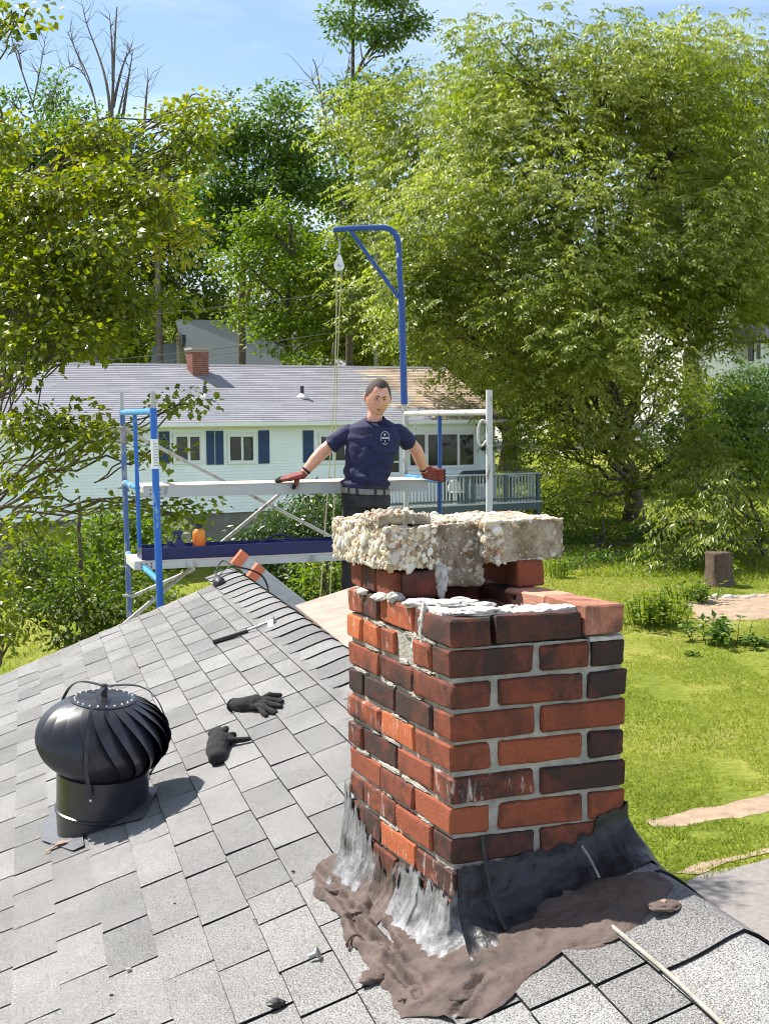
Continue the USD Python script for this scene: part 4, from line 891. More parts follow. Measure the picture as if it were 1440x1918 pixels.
# weeds and small plants on the lawn
def plant(name, label, px, py, w, h, n, leaf, size, seed, catg='plant', aspect=.6):
    rng = np.random.default_rng(seed); b = ghit(px, py); m = b[1] / FPX
    t = thing(name, label, catg, loc=tuple(b)); S, P, A, N = [], [], [], []
    for i in range(n):
        e = b + V3([rng.normal(0, w * .42 * m), rng.normal(0, w * .35 * m), h * m * rng.uniform(.45, 1.05)])
        s = b + V3([(e - b)[0] * .8, (e - b)[1] * .8, 0]); s[2] = float(gz(s[0], s[1])) - .02
        S.append(limb(s, e, .012, .006, rng, .15, 5, 4))
        for k in range(9):
            f = rng.uniform(.25, 1.05); P.append(s * (1 - f) + e * f + rng.normal(0, .03, 3)); d = rng.normal(0, 1, 3); d[2] = abs(d[2]) * .3; A.append(d); N.append(V3([0, 0, 1]) + rng.normal(0, .4, 3))
    [part('stem', q, leaf, t) for q in S[:40]]; len(S) > 40 and part('more_stems', cat(*S[40:]), leaf, t, kind='stuff')
    L = size * rng.uniform(.6, 1.2, len(P)); part('leaves', leaf_mesh(np.array(P), np.array(A), np.array(N), L, L * aspect, .1, rng), leaf, t, kind='stuff', isle=4)
plant('broadleaf_plant', 'small dark leafy plant standing alone on the lawn below the bare soil bed', 1345, 1208, 75, 50, 26, 'leaf_green', .24, 81)
plant('broadleaf_plant', 'low dark leafy plant at the right edge of the lawn', 1424, 1212, 45, 20, 12, 'leaf_green', .2, 82)
plant('weed_patch', 'tall yellow green weeds growing behind the top right chimney bricks', 1225, 1172, 90, 62, 90, 'leaf_bright', .16, 83, aspect=.7)
plant('weed_patch', 'bright weeds at the edge of the bare soil bed', 1300, 1128, 60, 38, 40, 'leaf_bright', .16, 84, aspect=.7)
plant('weed_patch', 'sunlit weed stalk close behind the broken chimney crown', 1050, 1082, 22, 42, 12, 'leaf_bright', .15, 85)
plant('grass_tuft', 'dark grass tuft on the open lawn right of the chimney', 1296, 1230, 16, 9, 8, 'leaf_green', .1, 86)
plant('potted_fern', 'dark fern beside the corner of the picture window wall', 899, 905, 22, 30, 20, 'leaf_green', .3, 87)
# stump, stones
b = ghit(1345, 1096); m = b[1] / FPX; st = thing('tree_stump', 'brown sawn tree stump standing in the shade beside the bare soil bed', 'stump', loc=tuple(b))
rg = np.random.default_rng(3); an = np.arange(24) / 24 * 2 * math.pi
rad = 22 * m * (1 + .12 * np.sin(3 * an + 1) + .07 * rg.normal(size=24)); hh = 62 * m
prof = [(1.35, -.1), (1.12, .12 * hh), (1.0, .35 * hh), (.97, .97 * hh), (.9, hh), (0.02, hh * 1.01)]
V = np.vstack([np.stack([b[0] + rad * k * np.cos(an), b[1] + rad * k * np.sin(an), np.full(24, b[2] + z)], 1) for k, z in prof]); F = []
i0 = np.arange(24); i1 = (i0 + 1) % 24
for k in range(5): F += [np.stack([k * 24 + i0, k * 24 + i1, k * 24 + 24 + i1, k * 24 + 24 + i0], 1)]
part('bark', (V[:96], tri(np.vstack(F[:3]))), 'stump', st, smooth=50); part('cut_face', (np.vstack([V[72:]]), tri(np.vstack([f - 72 for f in F[3:]]))), 'stump', st)
rg = np.random.default_rng(77)
for i in range(9):
    c = ghit(1295 + i * 17 + rg.normal(0, 3), 1118 + rg.normal(0, 3)); s = trimesh.creation.icosphere(subdivisions=2)
    v = np.array(s.vertices); v = v * (1 + .5 * fbm(v + i * 3.1, 1.4, i)[:, None]) * V3([.16, .12, .09]) * rg.uniform(.6, 1.3) + c
    single('edging_stone', (v, np.array(s.faces)), 'rock', ('grey edging stone ' + ('at the left end of', 'second from the left along', 'third from the left along', 'fourth from the left along', 'in the middle of', 'fourth from the right along', 'third from the right along', 'second from the right along', 'at the right end of')[i] + ' the far edge of the bare soil bed'), 'stone', smooth=True, group='stones edging the bare soil bed')
# grass blades
rg = np.random.default_rng(4)
def grass(n, x0, x1, y0, y1, h, w):
    P = np.c_[rg.uniform(x0, x1, n), rg.uniform(0, 1, n) ** 1.3 * (y1 - y0) + y0]
    keep = fbm(np.c_[P, np.zeros(n)], .8, 3) > -.17
    for prim in ('dirt', 'drive', 'soil'): pass
    for poly in NO_GRASS: keep &= ~shapely.contains_xy(poly, P[:, 0], P[:, 1])
    P = P[keep]; n = len(P); B = np.c_[P, gz(P[:, 0], P[:, 1])]
    a = rg.uniform(0, 2 * math.pi, n); side = np.c_[np.cos(a), np.sin(a), np.zeros(n)] * w * rg.uniform(.6, 1.4, n)[:, None]
    tip = B + np.c_[rg.normal(0, h * .55, n), rg.normal(0, h * .55, n), h * rg.uniform(.45, 1.2, n)]
    V = np.stack([B - side, B + side, tip], 1).reshape(-1, 3)
    return V, np.arange(3 * n).reshape(-1, 3)
NO_GRASS = [Polygon([ghit(*p)[:2] for p in q]).buffer(-.1) for q in (
    [(1225, 1700), (1290, 1652), (1360, 1628), (1440, 1604), (1600, 1560), (1700, 1700), (1640, 1918), (1300, 1918)],
    [(1235, 1553), (1215, 1538), (1285, 1515), (1350, 1512), (1440, 1494), (1560, 1470), (1560, 1500), (1440, 1523), (1370, 1541), (1290, 1552)],
    [(1255, 1640), (1300, 1622), (1370, 1606), (1440, 1590), (1580, 1560), (1580, 1572), (1440, 1600), (1360, 1616), (1300, 1642)],
    [(1280, 1135), (1310, 1120), (1380, 1116), (1440, 1112), (1560, 1105), (1560, 1150), (1440, 1160), (1380, 1165), (1310, 1163)])]
gm = cat(grass(150000, 3, 14, 18, 45, .058, .010), grass(25000, -14, 2, 24, 48, .12, .016), grass(30000, 4, 22, 45, 75, .16, .025))
n_ = part('grass', gm, 'grass_blade', None, kind='stuff', isle=3); n_.prim.SetCustomDataByKey('label', 'short sunlit grass of the lawn'); n_.prim.SetCustomDataByKey('category', 'grass')

# ================================================================== THE BRICK CHIMNEY
CYAW = math.radians(21.5)
CA = V3([math.cos(CYAW), math.sin(CYAW), 0]); CB = V3([-math.sin(CYAW), math.cos(CYAW), 0]); CZ = V3([0, 0, 1.0])
_n = at(844, 1465, 2.875); N0 = V3([_n[0], _n[1], 0])
ZT = at(845, 1163, 2.875)[2]                 # top of the uppermost full course
CW, CD, CH_ = 0.424, 0.625, 0.067            # width, depth, course height
def ch(a, b, z): return N0 + CA * a + CB * b + CZ * z
def chl(p): q = np.asarray(p) - N0; return q @ CA, q @ CB, q[..., 2]
chim = thing('brick_chimney', 'weathered red brick chimney with half its concrete crown broken off, standing on the ridge', 'chimney', loc=tuple(ch(CW / 2, CD / 2, ZT - .75)))
rb = np.random.default_rng(21)
def brick(a0, a1, b0, b1, z0, h=0.057, m='brick_front', jit=.0012, tilt=0, lab=None, rot=0.0):
    bx = cbox(V3([0, 0, 0]), V3([a1 - a0, 0, 0]), V3([0, b1 - b0, 0]), V3([0, 0, h]), .004, rb, jit)
    bx = bx.refine_to_length(.022); v, f = arr(bx)
    v = v + .0048 * np.c_[fbm(v + rb.uniform(0, 9, 3), 52, 1, 4), fbm(v + rb.uniform(0, 9, 3), 45, 2, 3), fbm(v + rb.uniform(0, 9, 3), 45, 3, 3)]
    c, s = math.cos(rot), math.sin(rot); cx, cy = (a1 - a0) / 2, (b1 - b0) / 2
    x, y = v[:, 0] - cx, v[:, 1] - cy
    v = np.c_[a0 + cx + c * x - s * y, b0 + cy + s * x + c * y, v[:, 2] + z0 + tilt * y]
    W = N0 + np.outer(v[:, 0], CA) + np.outer(v[:, 1], CB) + np.outer(v[:, 2], CZ)
    return part('brick', (W, f), m, chim, smooth=35, label=lab)
DW = .098
ncourse = 12
def taper(k): return 0.0
for k in range(ncourse):
    z = ZT - .057 - k * CH_ + rb.normal(0, .0006)
    even = k % 2 == 0
    W = CW + taper(k)
    o = lambda s=.0025: rb.normal(0, min(s, .0018))
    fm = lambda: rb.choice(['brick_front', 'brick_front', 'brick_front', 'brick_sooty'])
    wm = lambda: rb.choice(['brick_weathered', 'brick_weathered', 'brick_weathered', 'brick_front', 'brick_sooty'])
    hd = CD / 2
    if even:
        brick(0 + o(.001), .094, o(.002), .197, z, m=rb.choice(['brick_weathered', 'brick_front', 'brick_front']))
        if k > 0:
            brick(.114, .318, o(), DW, z, m='brick_front'); brick(.332, W + o(), o(), .098, z, m=fm())
        else:
            brick(.110, .314, o(), DW, z, m='brick_sooty')
        for b0, b1 in ((.207, .407), (.417, CD - .002)):
            if k == 0 and b0 > .3: brick(o(.003), DW, b0, b0 + .095, z, m='brick_weathered'); brick(o(.003), DW, b0 + .105, b1, z, m='brick_weathered')
            else: brick(o(.003), DW, b0 + o(), b1, z, m=wm())
        rights = ((.107, .307), (.317, .517), (.53, CD)) if k else ((.33, .517), (.53, CD))
        for b0, b1 in rights: brick(W - DW, W, b0, b1, z, m=fm())
        for a0, a1 in ((.108, .2), (.21, W - .106)): brick(a0, a1, CD - DW, CD, z, m=fm())
    else:
        brick(0 + o(.001), .198, o(.0015), .095, z, m='brick_front' if k != 5 else 'brick_weathered')
        brick(.214 + o(.003), W + (-.0 if k != 1 else -.09), o(), DW, z, m=fm() if k != 5 else 'brick_front')
        if k == 1: brick(W - .082, W, o(), .098, z, m='brick_sooty')
        for b0, b1 in (((.106, .195), (.207, .297), (.31, .40), (.41, .515), (.53, CD)) if k == 1 else ((.106, .306), (.317, .517), (.53, CD))):
            if not (k == 1 and abs(b0 - .207) < .01): brick(o(.0035), DW, b0 + o(), b1 + o(), z, m=wm())
            else: brick(.012, DW, b0, b1, z, m='brick_weathered')
        for b0, b1 in ((.107, .307), (.317, .517), (.53, CD)): brick(W - DW, W, b0, b1, z, m=fm())
        for a0, a1 in ((.108, .3),): brick(a0, a1, CD - DW, CD, z, m=fm())
# mortar body: a ring with rough faces, set back from the bricks
def ringbody(z0, z1, inset, a1, b1, wall=.088, b0=0.0):
    outer = Manifold.cube([a1 - 2 * inset, b1 - b0 - 2 * inset, z1 - z0]).translate([inset, b0 + inset, z0])
    inner = Manifold.cube([a1 - 2 * wall, b1 - b0 - 2 * wall, z1 - z0 + 1]).translate([wall, b0 + wall, z0 - .5])
    v, f = arr((outer - inner).refine_to_length(.012))
    v = v + .0040 * np.c_[fbm(v, 60, 4, 3), fbm(v, 60, 5, 3), fbm(v + 3, 45, 6, 3)]
    return N0 + np.outer(v[:, 0], CA) + np.outer(v[:, 1], CB) + np.outer(v[:, 2], CZ), f
part('mortar', ringbody(ZT - ncourse * CH_, ZT - .057 - .004, .0085, CW, CD), 'mortar', chim, smooth=40)
def lump(c, r, seed, amp=.5, sub=3, fs=1.6, flat=None):
    s = trimesh.creation.icosphere(subdivisions=sub); v = np.array(s.vertices)
    d = 1 + amp * fbm(v + seed * 1.7, fs, seed)[:, None] * 2
    v = v * d
    if flat is not None: v[:, 2] = np.clip(v[:, 2], -flat, flat) + .12 * fbm(v, 3, seed + 5)
    v = v * V3(r)
    return N0 * 0 + np.outer(v[:, 0], CA) + np.outer(v[:, 1], CB) + np.outer(v[:, 2], CZ) + V3(c), np.array(s.faces)
# mortar bed left on top of the broken-off part, with crumbs
def topbed(a0, a1, b0, b1, z, th, seed):
    v, f = arr(Manifold.cube([a1 - a0, b1 - b0, th]).translate([a0, b0, z]).refine_to_length(.009))
    top = (v[:, 2] > z + th * .5)
    v[:, 2] += top * (.022 * fbm(v, 26, seed, 4) + .012 * fbm(v, 90, seed + 3, 3))
    v[:, 0] += .010 * fbm(v + 2, 40, seed + 1); v[:, 1] += .010 * fbm(v + 5, 40, seed + 2)
    return N0 + np.outer(v[:, 0], CA) + np.outer(v[:, 1], CB) + np.outer(v[:, 2], CZ), f
part('mortar_bed', topbed(.070, .335, .035, .115, ZT - .012, .018, 3), 'mortar_pale', chim, smooth=45, label='pale rough mortar bed on the broken top')
part('mortar_bed', topbed(.012, .085, .07, .30, ZT - .006, .012, 8), 'mortar_pale', chim, smooth=45)
part('mortar_bed', topbed(.335, .418, .002, .10, ZT - .067, .012, 12), 'mortar_pale', chim, smooth=45)
for k, (a, b, dz, r) in enumerate(((.085, .055, .008, (.055, .028, .010)), (.075, .17, .010, (.06, .04, .011)), (.135, .12, .010, (.028, .02, .008)), (.03, .23, .008, (.04, .03, .012)), (.155, .14, .006, (.018, .014, .008)), (.19, .10, .004, (.016, .012, .008)), (.115, .20, .012, (.02, .016, .010)))):
    single('mortar_flake', lump(ch(a, b, ZT + dz), r, k + 3, .5, 3, 1.8, .75), 'mortar_pale',
           ('flat flake of mortar nearest the front top edge of the chimney', 'largest flat pale mortar flake on the broken chimney top', 'small mortar crumb right of the largest flake', 'mortar lump on the left edge of the chimney top below the crown', 'tiny mortar crumb at the edge of the flue opening', 'tiny mortar crumb on the pale front bed', 'mortar crumb in front of the header brick under the crown')[k], 'mortar', smooth=50)
# displaced bricks along the right side of the open top
brick(.322, .416, -.010, .19, ZT - .050, .062, 'brick_clean', .002, .00, 'bright sunlit brick at the right front corner of the top', -.03)
brick(.325, .412, .20, .40, ZT - .048, .058, 'brick_clean', .002, 0, None, .02)
brick(.13, .30, .33, .42, ZT - .075, .055, 'brick_front', .002, 0, None, .0)
# course under the crown, only on the far half
zu = ZT + .008
brick(.008, DW, .345, .44, zu, .058, 'brick_sooty'); brick(.008, DW, .45, .54, zu, .058, 'brick_sooty'); brick(.008, DW, .55, CD, zu, .058, 'brick_front')
brick(.03, .118, .325, .42, zu - .001, .060, 'brick_sooty')
brick(.345, .420, .37, .58, zu + .002, .066, 'brick_front', .001)
brick(.318, .398, .36, .40, ZT - .060, .056, 'brick_sooty')
part('mortar', ringbody(ZT - .004, zu + .066, .012, CW, CD, .08, .53), 'mortar', chim, smooth=40)
for k, (a, b, z, r) in enumerate(((.012, .335, ZT + .008, (.02, .02, .014)), (.0, .40, ZT + .003, (.018, .03, .01)), (.124, .33, zu + .035, (.016, .02, .04)), (.0, .52, ZT + .002, (.012, .03, .008)), (.008, .155, ZT - .035, (.012, .012, .05)), (.008, .20, ZT - .085, (.012, .012, .03)))):
    part('mortar_smear', lump(ch(a, b, z), r, 40 + k, .5, 3, 2.2), 'mortar_pale', chim, smooth=50)
rs = np.random.default_rng(91)
for k in range(26):
    c_ = rs.integers(1, 9); b = rs.uniform(.03, .60); zj = ZT - c_ * CH_ + .005 + rs.normal(0, .001)
    part('mortar_smear', lump(ch(.0045, b, zj), (.0042, rs.uniform(.02, .05), rs.uniform(.004, .007)), 100 + k, .7, 3, 2.6), 'mortar', chim, smooth=50)
part('flue_liner', ringbody(ZT - .8, ZT - .09, .02, CW - .14, CD - .14, .045) if False else (lambda vf: (vf[0] + CA * .07 + CB * .07, vf[1]))(ringbody(ZT - .8, ZT - .10, .02, CW - .14, CD - .14, .04)), 'brick_sooty', chim)
# the crown: concrete slab with a bite where the flue liner stood
zc, zt = zu + .066, zu + .066 + .096
plan = [(-.014, .318), (.112, .330), (.128, .355), (.136, .420), (.158, .447), (.228, .452), (.258, .432), (.268, .382), (.292, .372), (.482, .392), (.486, .69), (-.014, .69)]
pl = shapely.geometry.polygon.orient(Polygon(plan).buffer(-.006).buffer(.006), 1.0)
cs = m3.CrossSection([np.array(pl.exterior.coords)[:-1].tolist()])
cr = Manifold.extrude(cs, zt - zc).translate([0, 0, zc])
# the core of concrete that fills down behind the bite
core = Manifold.cube([.16, .10, .150]).translate([.12, .428, zc - .060])
flue = Manifold.cube([.17, .13, .5]).translate([.13, .475, zc - .3]) - Manifold.cube([.001, .001, .001])
slabm = (cr + core).refine_to_length(.011)
v, f = arr(slabm)
t_ = trimesh.Trimesh(v, f, process=True); trimesh.smoothing.filter_taubin(t_, lamb=.5, nu=.53, iterations=2); v, f = np.array(t_.vertices), np.array(t_.faces)
nn = np.array(t_.vertex_normals); CRN = (v.copy(), f.copy(), nn.copy())
v = v + nn * (.012 * fbm(v, 18, 3, 4) + .009 * fbm(v, 80, 6, 3))[:, None]
crown = part('crown', (N0 + np.outer(v[:, 0], CA) + np.outer(v[:, 1], CB) + np.outer(v[:, 2], CZ), f), 'crown_concrete', chim, smooth=60, label='rough tan concrete crown studded with pebbles, front half missing')
# pebbles: thick on the left side, front-left break and the rim of the bite; sparse inside it
rp_ = np.random.default_rng(31)
tm = trimesh.Trimesh(v, f, process=False)
pt, fi = trimesh.sample.sample_surface(tm, 17000, seed=5)
fn = tm.face_normals[fi]; PB = []
base_ico = trimesh.creation.icosphere(subdivisions=1); bv, bf = np.array(base_ico.vertices), np.array(base_ico.faces); cnt = 0
pv, pf = [], []
for p, n in zip(pt, fn):
    a, b, z = p
    if b > .69 or n[2] < -.6 or a > .50: continue
    if n[0] < -.6 and a < 0: dens, r = .9, .0044
    elif n[2] > .6: dens, r = .7, .0044
    elif n[1] < -.3 and a < .12: dens, r = .55, .0050
    elif .112 < a < .268 and b < .47: dens, r = .10, .0056
    elif .25 < a < .305: dens, r = .8, .0058
    else: dens, r = .04, .004
    if rp_.uniform() > dens: continue
    tx = nrm(np.cross(n, rp_.normal(size=3))); q = np.stack([tx, np.cross(n, tx), n], 1)
    sz = r * .72 * rp_.lognormal(0, .5) * V3([1.35, .95, .55])
    vv = (bv * (1 + rp_.normal(0, .13, (len(bv), 1))) * sz) @ q.T + p
    pv.append(vv); pf.append(bf + cnt); cnt += len(bv)
pv, pf = np.vstack(pv), np.vstack(pf)
part('pebbles', (N0 + np.outer(pv[:, 0], CA) + np.outer(pv[:, 1], CB) + np.outer(pv[:, 2], CZ), pf), 'pebble', crown, smooth=True, kind='stuff', isle=len(bv))
# loose piece of the crown lying on top
pc = V3([.045, .40, zt + .016])
s = Manifold.cube([.135, .11, .026], True).refine_to_length(.009); v, f = arr(s); t_ = trimesh.Trimesh(v, f, process=True); trimesh.smoothing.filter_taubin(t_, lamb=.5, nu=.53, iterations=10)
v = np.array(t_.vertices); v = v * (1 + .35 * fbm(v, 12, 4)[:, None]) + np.array(t_.vertex_normals) * (.016 * fbm(v, 40, 2))[:, None]; v[:, 2] += np.clip(.05 - abs(v[:, 0]), -.02, .01) * .25 - .03 * v[:, 0]
v += pc
ck = thing('concrete_chunk', 'loose flat chunk of pebbly concrete lying on top of the chimney crown', 'concrete', loc=tuple(ch(pc[0], pc[1], pc[2])))
part('chunk', (N0 + np.outer(v[:, 0], CA) + np.outer(v[:, 1], CB) + np.outer(v[:, 2], CZ), np.array(t_.faces)), 'crown_concrete', ck, smooth=60)
tm = trimesh.Trimesh(v, np.array(t_.faces), process=False); pt, fi = trimesh.sample.sample_surface(tm, 420, seed=2); fn = tm.face_normals[fi]; pv, pf, cnt = [], [], 0
for p, n in zip(pt, fn):
    if n[1] < -.4 and rp_.uniform() > .25: continue
    q, _ = np.linalg.qr(rp_.normal(size=(3, 3))); vv = (bv * .0032 * rp_.lognormal(0, .45) * V3([1.3, 1, .6])) @ q.T + p; pv.append(vv); pf.append(bf + cnt); cnt += len(bv)
pv, pf = np.vstack(pv), np.vstack(pf)
part('pebbles', (N0 + np.outer(pv[:, 0], CA) + np.outer(pv[:, 1], CB) + np.outer(pv[:, 2], CZ), pf), 'pebble', ck, smooth=True, kind='stuff', isle=len(bv))

# flashing: tarred sheet that sweeps from the brick faces down on to the roof
def roofz(x, y):
    d = np.stack([x - R0[0], y - R0[1]], -1); pl_ = d @ PD[:2]
    return R0[2] + np.where(pl_ >= 0, -TAN * pl_, .86 * pl_)
def skirt(pts, top_fn, out_fn, seed, n=90, m=22, thick=.004, rag=.02, amp=.012):
    """pts: outline on the chimney (a,b) with outward normals; top height above roof and outward reach are functions of the run 0..1"""
    pts = [(V3(p[:2]), V3(p[2:])) for p in pts]
    L = np.cumsum([0] + [np.linalg.norm(pts[i + 1][0] - pts[i][0]) for i in range(len(pts) - 1)]); u = np.linspace(0, L[-1], n)
    A = np.stack([np.interp(u, L, [p[0][k] for p in pts]) for k in (0, 1)], 1); O = np.stack([np.interp(u, L, [p[1][k] for p in pts]) for k in (0, 1)], 1)
    un = u / L[-1]; rows = []
    for j in range(m):
        t = j / (m - 1)
        reach = np.array([out_fn(q) for q in un]); top = np.array([top_fn(q) for q in un])
        top = top + rag * 2 * fbm(np.c_[un * 7, un * 0, un * 0 + seed], 2.2, seed, 4) + rag * 1.2 * fbm(np.c_[un * 40, un * 0, un * 0], 1.0, seed + 1, 3)
        o = .006 + reach * (t ** 2.6) + .004 * t
        ab = A + O * o[:, None]
        w = N0[None, :2] + np.outer(ab[:, 0], CA[:2]) + np.outer(ab[:, 1], CB[:2])
        base0 = N0[None, :2] + np.outer(A[:, 0] + O[:, 0] * .01, CA[:2]) + np.outer(A[:, 1] + O[:, 1] * .01, CB[:2])
        zb = roofz(w[:, 0], w[:, 1]) + .012; z0_ = roofz(base0[:, 0], base0[:, 1]) + top
        z = z0_ * (1 - t) ** 1.0 + zb * t - .10 * top * math.sin(math.pi * t)
        P = np.c_[w, z]
        nz = amp * (fbm(P, 13, seed + 2, 3) + .55 * fbm(P, 45, seed + 4, 3)) * min(1, .25 + 2.5 * t)
        ow = np.outer(O[:, 0], CA) + np.outer(O[:, 1], CB)
        P = P + ow * nz[:, None] + CZ * (nz * .5)[:, None]
        rows.append(P)
    V = np.vstack(rows); i = np.arange(n - 1); F = [np.stack([j * n + i, (j + 1) * n + i, (j + 1) * n + i + 1, j * n + i + 1], 1) for j in range(m - 1)]
    V2 = V - np.tile(np.outer(O[:, 0], CA) + np.outer(O[:, 1], CB), (m, 1)) * thick - CZ * .001
    F2 = [f[:, ::-1] + len(V) for f in F]
    return np.vstack([V, V2]), tri(np.vstack(F + F2))
W = CW
sil = skirt([(.0, .30, -1, 0), (.0, .02, -1, 0), (.0, 0.0, -.8, -.6), (.025, .0, -.1, -1)], lambda q: .115 + .012 * math.sin(q * 11) + (.03 if .25 < q < .42 else 0) + .045 * max(0, q - .9) * 10, lambda q: .055 + .012 * q, 3, n=130, rag=.026, amp=.012)
fl = part('flashing', sil, 'flashing_silver', chim, smooth=60, label='flashing coated with pale aluminium paint on the left face')
sil2 = skirt([(.0, CD + .02, -1, 0), (.0, .42, -1, 0)], lambda q: .235 - .13 * q, lambda q: .05, 13, n=60, rag=.05, amp=.018)
part('flashing', sil2, 'flashing_silver', chim, smooth=60, label='far end of the pale flashing')
mid_ = skirt([(.0, .46, -1, 0), (.0, .27, -1, 0)], lambda q: .10 + .02 * math.sin(q * 9), lambda q: .07, 23, n=50, rag=.03, amp=.022)
part('flashing', mid_, 'tar_brown', chim, smooth=60, label='brown tar between the two pale patches')
blk = skirt([(.012, .0, -.15, -1), (W - .01, .0, 0, -1), (W + .0, .0, .6, -.8), (W, .03, 1, -.3), (W, .25, 1, 0)], lambda q: .185 - .085 * min(1, q * 2.6) + (.02 if .5 < q < .68 else 0), lambda q: .125 - .03 * min(1, q * 2.2) - .04 * max(0, q - .6), 33, n=150, rag=.018, amp=.018)  # black sheet reaches further out to stand in for the chimney shadow
part('flashing', blk, 'tar_black', chim, smooth=60, label='black tarred flashing across the shaded front, widened to stand in for cast shadow')
# folded seam and flecks on the black flashing
def front(a, h, out=.0):
    w = ch(a, -out, 0); w[2] = roofz(w[0], w[1]) + h; return w
part('flashing_seam', tube(curve([front(.066, .225, .012), front(.070, .16, .022), front(.076, .09, .045), front(.088, .03, .085)], 20), .005, 6), 'tar_black', chim, smooth=True)
part('flashing_seam', tube(curve([front(.285, .10, .05), front(.295, .07, .07), front(.30, .035, .10)], 12), .0025, 6), 'mortar', chim, smooth=True)
# brown roofing tar smeared round the foot
def tar(pxs, name, label, th, seed, cell=.012, m='tar_brown', crack=None):
    pr = [roof_hit(*p) for p in pxs]; poly = Polygon(pr).buffer(.004).buffer(-.004)
    pts = np.array(poly.segmentize(.012).exterior.coords)[:-1]; q = np.c_[pts, np.zeros(len(pts))]
    pts = pts + .028 * np.c_[fbm(q, 26, seed, 4), fbm(q, 26, seed + 3, 4)]
    poly = Polygon(pts).buffer(0); poly = max(poly.geoms, key=lambda g: g.area) if poly.geom_type != 'Polygon' else poly
    P, F = blob_grid(poly, cell); d = shapely.distance(poly.boundary, shapely.points(P)); q = np.c_[P, np.zeros(len(P))]
    h = .0095 + th * np.clip(d / .045, 0, 1) ** .6 * (1 + 1.5 * fbm(q, 17, seed + 7, 4)) + (.010 * fbm(q, 60, seed + 8, 3) + .018 * (np.abs(fbm(q, 19, seed + 11, 3)) - .06)) * np.clip(d / .02, 0, 1)
    h = np.where(d < 1e-5, .004, np.maximum(h, .0085))
    for c in (crack or []):
        ln = LineString([roof_hit(*p) for p in c]); dd = shapely.distance(ln, shapely.points(P + .02 * np.c_[fbm(q, 22, 5), fbm(q, 22, 6)])); h = np.maximum(h - .030 * np.exp(-(dd / .006) ** 2), .0098) + .008 * np.exp(-((dd - .02) / .011) ** 2)
    V = roof(P[:, 0], P[:, 1], h); t_ = trimesh.Trimesh(V, F, process=False)
    if (t_.face_normals @ RN).mean() < 0: F = F[:, ::-1]
    return part(name, (V, F), m, chim, smooth=True, label=label)
tar([(640, 1600), (606, 1618), (590, 1645), (592, 1682), (640, 1728), (650, 1770), (690, 1806), (705, 1842), (742, 1885), (760, 1915), (905, 1915), (950, 1885), (985, 1850), (1022, 1818), (1060, 1790), (1130, 1778), (1150, 1772), (1205, 1742), (1235, 1700), (1262, 1668), (1240, 1640), (1100, 1660), (900, 1720), (800, 1740), (700, 1600)],
    'roof_tar', 'brown roofing tar smeared thickly round the foot', .013, 7, cell=.0065,
    crack=[[(594, 1640), (640, 1690), (672, 1730), (704, 1736), (712, 1690)], [(730, 1815), (770, 1855), (792, 1886)], [(905, 1850), (880, 1890), (850, 1918)], [(660, 1735), (690, 1770), (740, 1790)], [(700, 1720), (750, 1800)]])
tar([(1095, 1745), (1108, 1722), (1138, 1712), (1158, 1738), (1150, 1758), (1120, 1762)], 'tar_lump', None, .022, 17, cell=.008)
tar([(1005, 1798), (1050, 1772), (1110, 1762), (1150, 1776), (1100, 1790), (1060, 1786), (1012, 1806)], 'tar_smear', None, .004, 27, cell=.008)
tar([(1232, 1708), (1250, 1700), (1262, 1710), (1258, 1728), (1240, 1740)], 'tar_smear', None, .004, 37, cell=.008)
for k, (px, py, r) in enumerate(((712, 1838, .03), (790, 1868, .028), (880, 1878, .03), (690, 1716, .028), (640, 1672, .03), (745, 1700, .024), (860, 1858, .02))):
    r_, s_ = roof_hit(px, py); c = roof(r_, s_, .008); part('tar_lump', lump(c, (r * 1.4, r * 1.1, r * .55), 60 + k, .55, 3, 1.8), 'tar_brown', chim, smooth=60)
for k, (px, py) in enumerate(((955, 1668), (972, 1670), (1012, 1692), (1040, 1693), (964, 1733), (930, 1650), (964, 1775))):
    w = onplane(px, py, ch(0, -.075, 0), -CB + V3([0, 0, .35])); 
    part('paint_fleck', lump(w - CB * .0, (.010, .005, .004), 80 + k, .6, 2, 2.0), 'mortar_pale', chim)

# ================================================================== TURBINE VENT
rt_, st_ = roof_hit(192, 1532); TB = roof(rt_, st_, 0.0)
vent = thing('turbine_vent', 'black spinning turbine vent with curved blades on the left slope of the roof', 'roof vent', loc=tuple(TB))
tax = nrm(V3([.055, -.10, 1.0])); txx = nrm(np.cross(V3([0, 1.0, 0]), tax)); tyy = np.cross(tax, txx)
TA = np.stack([txx, tyy, tax], 1)
def tv(mesh, dz=0.0): return xf(mesh, TA, TB + tax * dz)
KV = 1.0
zc_ = .115
part('collar', tv(lathe([(.140, -.20), (.152, -.06), (.158, .035), (.163, .04), (.163, .046), (.157, .050), (.157, .178), (.150, .182)], 48)), 'vent_black', vent, smooth=40)
part('lower_sleeve', tv(lathe([(.146, -.12), (.163, -.09), (.150, .0), (.148, .04)], 40)), 'vent_black', vent, smooth=40) if False else None
